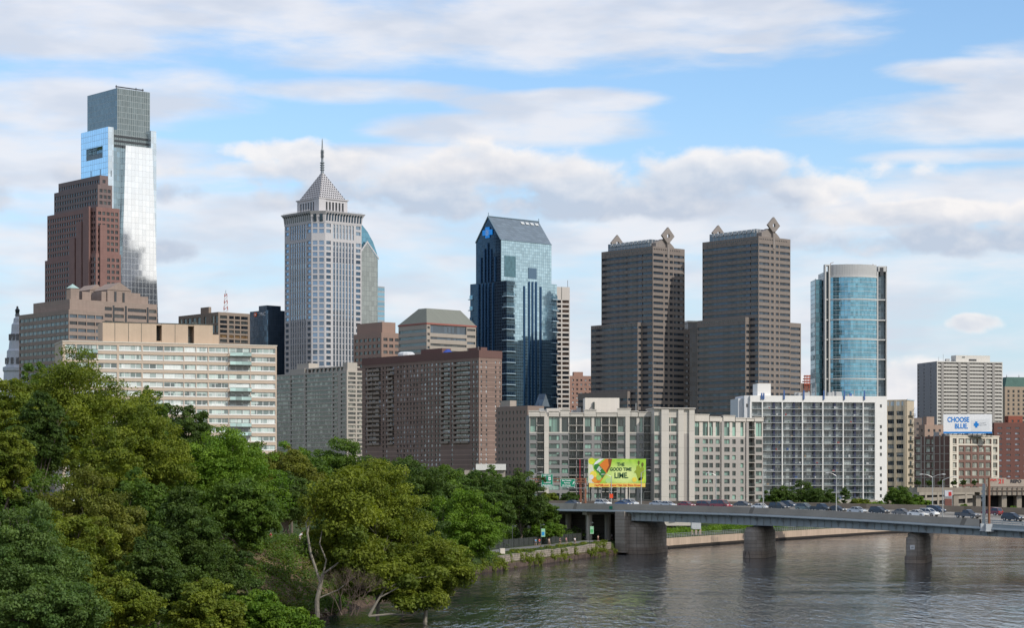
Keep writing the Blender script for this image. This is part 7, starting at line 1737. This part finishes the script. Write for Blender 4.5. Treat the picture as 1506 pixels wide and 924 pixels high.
rs = np.random.RandomState(77); cl_ = [(*g(p_, q_, d_), r) for p_, q_, d_, r in [(470, 742, 0, 1.5), (485, 728, 1, 1.9), (500, 715, 0, 2.1), (512, 742, -1, 1.8), (500, 770, 0, 1.6), (520, 790, 0, 1.7), (505, 815, -1, 1.2), (530, 760, 1, 2.), (488, 755, 2, 1.2), (462, 762, 0, .8), (525, 830, 0, 1.4), (540, 815, 0, 1.6)]]
link(bpy.data.objects.new('crown', leaves('crown', cl_, 9000, .22, LEAF['olive'], rs)), r_)
YT = 262; mb = MB(); r_ = thing('plane_tree', 'low pale forked limbs reaching out over the water', 'tree', (X(560, YT), YT-3, .2), 0, 'trees along the river bank'); g = lambda px_, py, dy=0: (X(px_, YT)-X(560, YT), dy, Z(py, YT)-.2)
limb(mb, [g(545, 905), g(556, 885), g(566, 868), g(578, 845)], .38, .14); limb(mb, [g(560, 878), g(590, 862), g(606, 862)], .2, .08); limb(mb, [g(566, 868), g(596, 852), g(625, 848), g(645, 845)], .2, .07); limb(mb, [g(545, 905), g(575, 902), g(605, 903), g(628, 893)], .3, .1)
mb.build('trunk', barkp, r_); rs = np.random.RandomState(78)
link(bpy.data.objects.new('crown', leaves('crown', [(*g(p_, q_), r) for p_, q_, r in [(575, 838, 1.3), (600, 855, 1.2), (560, 860, 1.), (640, 842, 1.1), (620, 885, 1.3), (595, 885, 1.2), (645, 880, 1.3)]], 5000, .22, LEAF['olive'], rs)), r_)
# leafless brushwood
mb = MB(); rr3 = random.Random(9); YT = 258; ox, oz = X(505, YT), 1.5
def twig(p_, d_, L, r, lv):
    e = p_+d_*L; mb.tube(p_, e, r, r*.6, k=4, cap=False)
    if lv:
        for _ in range(3): twig(e, (d_+Vector((rr3.uniform(-.7, .7), rr3.uniform(-.7, .7), rr3.uniform(-.4, .4)))).normalized(), L*.72, r*.55, lv-1)
for i in range(9): twig(Vector((rr3.uniform(-2.2, 2.2), rr3.uniform(-1.5, 1.5), 0)), Vector((rr3.uniform(-.6, .6), rr3.uniform(-.5, .2), 1)).normalized(), 2.1, .06, 4)
tag(mb.build('bare_shrub', wall('dry_twig', (.15, .11, .085), var=.3), None, (ox, YT, oz)), 'tangle of dead leafless twigs at the foot of the plane trees', 'shrub')
# trees beyond the bridge
FT = [(1150, 715, 748, 50, 'dark', 'dark tree at the left foot of the white tower'),(1180, 709, 748, 62, 'dark', 'tallest dark tree before the white tower balconies'),(1212, 716, 750, 52, 'dark', 'dark crown left of the small conifer'),(1140, 727, 750, 40, 'mid', 'low green bush like tree beside the cream apartments'),
      (1265, 733, 756, 46, 'olive', 'low yellow green tree right of the conifer'),(1292, 737, 756, 34, 'bright', 'small bright tree between the olive tree and round tree'),(1325, 712, 756, 52, 'mid', 'round tree before the beige fire escape loft'),(1348, 728, 756, 36, 'bright', 'lighter tree merging into the round tree'),
      (1420, 742, 756, 22, 'bright', 'small bright shrub tree below the garage'),(1490, 745, 757, 30, 'bright', 'small bright shrub tree under the elevated road'),(1372, 744, 757, 26, 'mid', 'small tree left of the double lamp'),(838, 723, 746, 34, 'dark', 'dark tree behind the navy car by the sign gantry'),(805, 722, 746, 34, 'olive', 'olive tree below the green signs beyond the bridge')]
for i, (a, yt, yb, w_, kd, lb) in enumerate(FT): T('deciduous_tree', lb, a, yt, yb+4, w_, 640+(i % 3)*12, kd, 200+i, 4500, .36, 45, gz=7.5, limbs=4, group='trees beyond the highway bridge')
for i, px_ in enumerate((1349, 1366, 1383, 1403, 1417, 1433)): T('deciduous_tree', ['first','second','third','fourth','fifth','last'][i]+' small tree counted from the left on the elevated roadway edge', px_, 706, 720, 11, 812, 'dark', 300+i, 900, .35, 14, gz=16.0, limbs=2, group='small trees on the elevated roadway')
YT = 632; r_ = thing('conifer_tree', 'small dark pointed conifer before the white tower', 'tree', (X(1243, YT), YT, 7.5), 0, 'trees beyond the highway bridge')
rs = np.random.RandomState(55); zt = Z(718, YT)-7.5; cl_ = []
for k in range(40): f = rs.rand(); a = rs.rand()*6.28; q = (1-f)*2.6+.2; cl_.append((q*math.cos(a), q*math.sin(a), f*(zt-.6)+.6, .5+.3*(1-f)))
link(bpy.data.objects.new('crown', leaves('crown', cl_, 3500, .25, LEAF['dark'], rs, flat=.4)), r_); MB().tube((0, 0, 0), (0, 0, zt), .2, .04, k=6).build('trunk', bark, r_)
# undergrowth on the banks (nobody could count it)
def scatter(nm, label, cat, spots, n, size, kind, seed):
    rs = np.random.RandomState(seed); me = leaves(nm, spots, n, size, LEAF[kind], rs, up=.8); return tag(link(bpy.data.objects.new(nm, me)), label, cat, kind='stuff')
rs = np.random.RandomState(41); sp = []
def bankpos(y, s_): a, n_, i = bank_at(y); return a[0]+n_[0]*s_, a[1]+n_[1]*s_, float(prof(bk[i, 1])(s_))
for _ in range(560):
    y = 180+rs.rand()*150; s_ = 1+rs.rand()**1.2*28; x_, y_, z_ = bankpos(y, s_)
    if 268 < y < 340 and 3 < s_ < 16 and rs.rand() < .3: continue
    sp.append((x_, y_, z_+.5, .8+rs.rand()*.9))
scatter('undergrowth', 'tangled green undergrowth below the trees on the steep bank', 'undergrowth', sp, 90000, .17, 'mid', 42)
sp = []
for _ in range(300): y = 262+rs.rand()*85; s_ = 2+rs.rand()*14; x_, y_, z_ = bankpos(y, s_); sp.append((x_, y_, z_+.3, .35+rs.rand()*.5))
scatter('dry_weeds', 'brown dry weeds on the bare sloping bank', 'weeds', sp, 20000, .14, 'brown', 43)
sp = []
for _ in range(330):
    y = 405+rs.rand()*128; s_ = .1+rs.rand()*1.1
    if math.sin(y*.21)+math.sin(y*.57+1)+.6*math.sin(y*1.7) < .25: continue
    x_, y_, z_ = bankpos(y, s_); sp.append((x_, y_, z_+.25, .4+rs.rand()*.55))
for _ in range(60): y = 425+rs.rand()*108; x_, y_, z_ = bankpos(y, 1.8+rs.rand()*2.); sp.append((x_, y_, z_+.15, .3+rs.rand()*.3))
scatter('waterside_weeds', 'rough weeds along the stone wall at the waterline', 'weeds', sp, 15000, .17, 'olive', 44)
sp = []
for _ in range(200): y = 345+rs.rand()*80; s_ = 1+rs.rand()*16; x_, y_, z_ = bankpos(y, s_); sp.append((x_, y_, z_+.5, .7+rs.rand()*.8))
scatter('undergrowth', 'dark undergrowth under the bright leaning riverside tree', 'undergrowth', sp, 16000, .25, 'dark', 45)
sp = []
for _ in range(330): y = 415+rs.rand()*150; s_ = 13+rs.rand()*30; x_, y_, z_ = bankpos(y, s_); sp.append((x_, y_, z_+1., 1.2+rs.rand()*1.6))
scatter('hedge_mass', 'dense shrubs behind the dark fence along the path', 'undergrowth', sp, 26000, .34, 'dark', 46)
sp = []
for _ in range(160): y = 600+rs.rand()*130; s_ = 7+rs.rand()*14; x_, y_, z_ = bankpos(y, s_); sp.append((x_, y_, z_+.8, .8+rs.rand()*.9))
scatter('quay_shrubs', 'bright low shrubs on the quay seen under the bridge', 'undergrowth', sp, 12000, .3, 'bright', 47)
sp = []
for px_ in np.arange(1100, 1510, 5): Yq = 590+rs.rand()*25; sp.append((X(px_, Yq), Yq, Z(747+(px_-1100)*.022, Yq)-.4, 1.0+rs.rand()*1.3))
scatter('roadside_shrubs', 'ragged green shrubs along the far side of the highway', 'undergrowth', sp, 9000, .32, 'mid', 48)

# ================================================================ people, posts and small things on the path
skin = plain('skin', (.42, .26, .18), rough=.6); hairm = plain('hair_dark', (.03, .02, .015), rough=.8)
def skinmesh(name, pts, edges, radii, root, mat, sub=1):
    me = bpy.data.meshes.new(name); me.from_pydata(pts, edges, []); o = bpy.data.objects.new(name, me); COL.objects.link(o)
    md = o.modifiers.new('s', 'SKIN'); md.use_smooth_shade = True
    for i, r in enumerate(radii): me.skin_vertices[0].data[i].radius = (r, r) if not isinstance(r, tuple) else r; me.skin_vertices[0].data[i].use_root = (i == root)
    o.modifiers.new('u', 'SUBSURF').levels = sub
    dg = bpy.context.evaluated_depsgraph_get(); m2 = bpy.data.meshes.new_from_object(o.evaluated_get(dg)); bpy.data.objects.remove(o)
    m2.name = name; m2.materials.clear(); m2.materials.append(mat); return m2
def ensure_skin(pts, edges): pass
PB = {}
def person(label, px_, Y, shirt, shorts, stride, face, hat=None, bend=.0):
    x = X(px_, Y); g = ground_z(x, Y)+.07; r_ = thing('person', label, 'person', (x, Y, g), face, 'people on the riverside path')
    s = stride
    J = [(0,0,.95),(0,0,1.18),(bend*.25,0,1.42),(bend*.35,0,1.52),(bend*.42,0,1.62),(bend*.45,0,1.74),
         (.02,.10,.90),(.18*s,.11,.50),(.05*s+.12*s,.11,.08),(.17*s+.14,.11,.04),
         (-.02,-.10,.90),(-.10*s,-.11,.50),(-.34*s,-.11,.12),(-.30*s+.10,-.11,.05),
         (bend*.25,.20,1.40),(-.16*s,.25,1.14),(.06*s+.05,.26,.93),(.10*s+.08,.26,.84),
         (bend*.25,-.20,1.40),(.12*s,-.25,1.14),(.26*s,-.24,.98),(.32*s,-.24,.90)]
    E = [(0,1),(1,2),(2,3),(3,4),(4,5),(0,6),(6,7),(7,8),(8,9),(0,10),(10,11),(11,12),(12,13),(2,14),(14,15),(15,16),(16,17),(2,18),(18,19),(19,20),(20,21)]
    RR = [.13,.13,.15,.06,.095,.085,.095,.065,.045,.04,.095,.065,.045,.04,.06,.045,.035,.04,.06,.045,.035,.04]
    key = (round(s, 1), round(bend, 1))
    if key not in PB:
        PB[key] = (skinmesh('body', J, E, RR, 0, skin), [skinmesh('shirt', [J[0], J[1], J[2], J[14], ((J[14][0]+J[15][0])/2, J[15][1]*.93, 1.24), J[18], ((J[18][0]+J[19][0])/2, J[19][1]*.93, 1.24)], [(0,1),(1,2),(2,3),(3,4),(2,5),(5,6)], [.15,.155,.17,.085,.07,.085,.07], 0, skin),
                   skinmesh('shorts', [(0,0,1.0),(0,0,.93),J[6],((J[6][0]+J[7][0])/2,.11,.62),J[10],((J[10][0]+J[11][0])/2,-.11,.62)], [(0,1),(1,2),(2,3),(1,4),(4,5)], [.15,.15,.12,.10,.12,.10], 0, skin)])
    body, (sh, so_) = PB[key]
    link(bpy.data.objects.new('body', body), r_)
    for nm, me, c in (('shirt', sh, shirt), ('shorts', so_, shorts)):
        m2 = me.copy(); m2.materials.clear(); m2.materials.append(plain('cloth_%02x%02x%02x' % tuple(int(v*255) for v in c), c, rough=.8)); link(bpy.data.objects.new(nm, m2), r_)
    MB().lathe([(.02, 1.62), (.105, 1.66), (.112, 1.74), (.09, 1.82), (.02, 1.845)], 10).build('hat' if hat else 'hair', plain('hat_white', (.7, .7, .7)) if hat else hairm, r_, (bend*.44-.015, 0, .0), smooth=True)
    return r_
def yat(py, z=3.3): return (ZC-z)*F/(py-HY)
for a in (('person in a bright blue top walking near the orange barrel', 787.8, 803.5, (.02,.28,.55), (.05,.08,.15), .7, 2.2), ('person in a red shirt right beside the one in blue', 793.3, 803.3, (.55,.03,.04), (.04,.04,.05), .6, 2.2),
          ('person in pale grey clothes running left of the two dark dressed ones', 807.5, 802.6, (.45,.36,.30), (.2,.15,.13), 1.0, -.9), ('dark dressed person third from the banner post', 823.5, 801.8, (.05,.04,.04), (.06,.05,.05), .9, -.9),
          ('person in a pink and dark top between the dark runner and white shirt', 832.8, 801, (.40,.18,.22), (.03,.03,.06), .9, -.9), ('person in a white shirt and black shorts running alone', 845.5, 800.6, (.75,.76,.78), (.02,.02,.025), 1.0, -.9),
          ('person with bare legs right of the second banner post', 879.6, 797, (.50,.32,.25), (.10,.03,.03), 1.0, 2.2), ('person in a white shirt in the shade beside the bridge pier', 899.8, 793.5, (.7,.7,.7), (.03,.03,.04), .7, 2.2)):
    person(a[0], a[1], yat(a[2], 3.35), a[3], a[4], a[5], a[6])
person('person in a red shirt on top of the bare slope', 398, 318, (.6,.02,.05), (.1,.08,.08), .7, .5); person('person in white crouching on top of the bare slope', 441, 322, (.75,.75,.76), (.5,.5,.52), .4, .5, bend=1.0)
person('person in orange far along the quay under the bridge', 1088.5, 640, (.75,.25,.02), (.05,.05,.06), .6, 1.); person('person in dark clothes on the quay left of the second pier', 1044, 612, (.03,.03,.03), (.03,.03,.04), .6, 1.); person('person in white on the quay right of the second pier', 1150, 672, (.75,.75,.75), (.05,.05,.06), .6, 1.)
# orange and white barrel
Yb = yat(804.5, 3.3); xb = X(756.3, Yb); g = ground_z(xb, Yb)+.07
r_ = thing('traffic_barrel', 'orange and white striped traffic barrel at the path edge', 'traffic barrel', (xb, Yb, g)); om = plain('barrel_orange', (.80, .10, .01)); 
for i in range(5): MB().lathe([(.32-.02*i, .02+.24*i), (.31-.02*i, .25+.24*i)], 14).build('stripe' if i else 'drum', om if i % 2 == 0 else wht, r_)
MB().lathe([(.42, 0), (.42, .06)], 14).build('rubber_base', tyrem, r_)
def post(px_, ytop, pyb, label, banner):
    Y = yat(pyb, 3.4); x = X(px_, Y); g = ground_z(x, Y); H = Z(ytop, Y)-g; r_ = thing('lamp_post', label, 'lamp post', (x, Y, g), 0, 'lamp posts along the riverside path')
    MB().tube((0, 0, 0), (0, 0, H), .09, .06, k=8).build('pole', dkrail, r_); MB().tube((0, 0, H-.3), (.55, 0, H-.15), .04, k=5).build('arm', dkrail, r_); MB().lathe([(.05, H-.05), (.32, H-.25), (.3, H-.33)], 10, (.6, 0)).build('lamp_head', dkrail, r_)
    if banner:
        MB().box(.1, .95, -.03, .03, H-2.9, H-1.1).build('banner', plain('banner_green', (.35, .62, .40)), r_); MB().box(.2, .8, -.05, -.035, H-2.6, H-1.8).build('banner_print', plain(banner, (.02, .28, .62) if banner == 'banner_blue' else (.10, .45, .15)), r_)
post(753.5, 773, 806, 'plain dark lamp post behind the orange barrel', None); post(795.5, 771, 804.5, 'lamp post with a green and blue banner near the person in blue', 'banner_blue'); post(867.3, 768, 798.5, 'lamp post with a green banner near the bridge pier', 'banner_leaf')
# boulders at the waterline and white box
MB().box(-.5, .5, -.4, .4, 0, 1.1).build('utility_box', cream_trim, None, (X(738.5, 442), 442, ground_z(X(738.5, 442), 442)), .3)
tag(bpy.data.objects['utility_box'], 'small pale utility box on the bank beside the bright leaning tree', 'utility box')
rb_ = MB(); rq = random.Random(4)
for i in range(34):
    y = 236+rq.random()*50; x_, y_, z_ = bankpos(y, .2+rq.random()*1.4); r = .3+rq.random()*.5
    rb_.lathe([(r*.5, -r*.4), (r, 0), (r*.85, r*.4), (r*.3, r*.7)], 6, (x_, y_)); 
    for q in range(len(rb_.v)-24, len(rb_.v)): v_ = rb_.v[q]; rb_.v[q] = (v_[0]+rq.uniform(-.12, .12)*r, v_[1]+rq.uniform(-.12, .12)*r, v_[2]+z_+.1)
tag(rb_.build('bank_rocks', wall('bank_stone', (.20, .15, .11), var=.3, scale=.8)), 'brown rocks strewn along the water under the plane trees', 'rocks', kind='stuff')
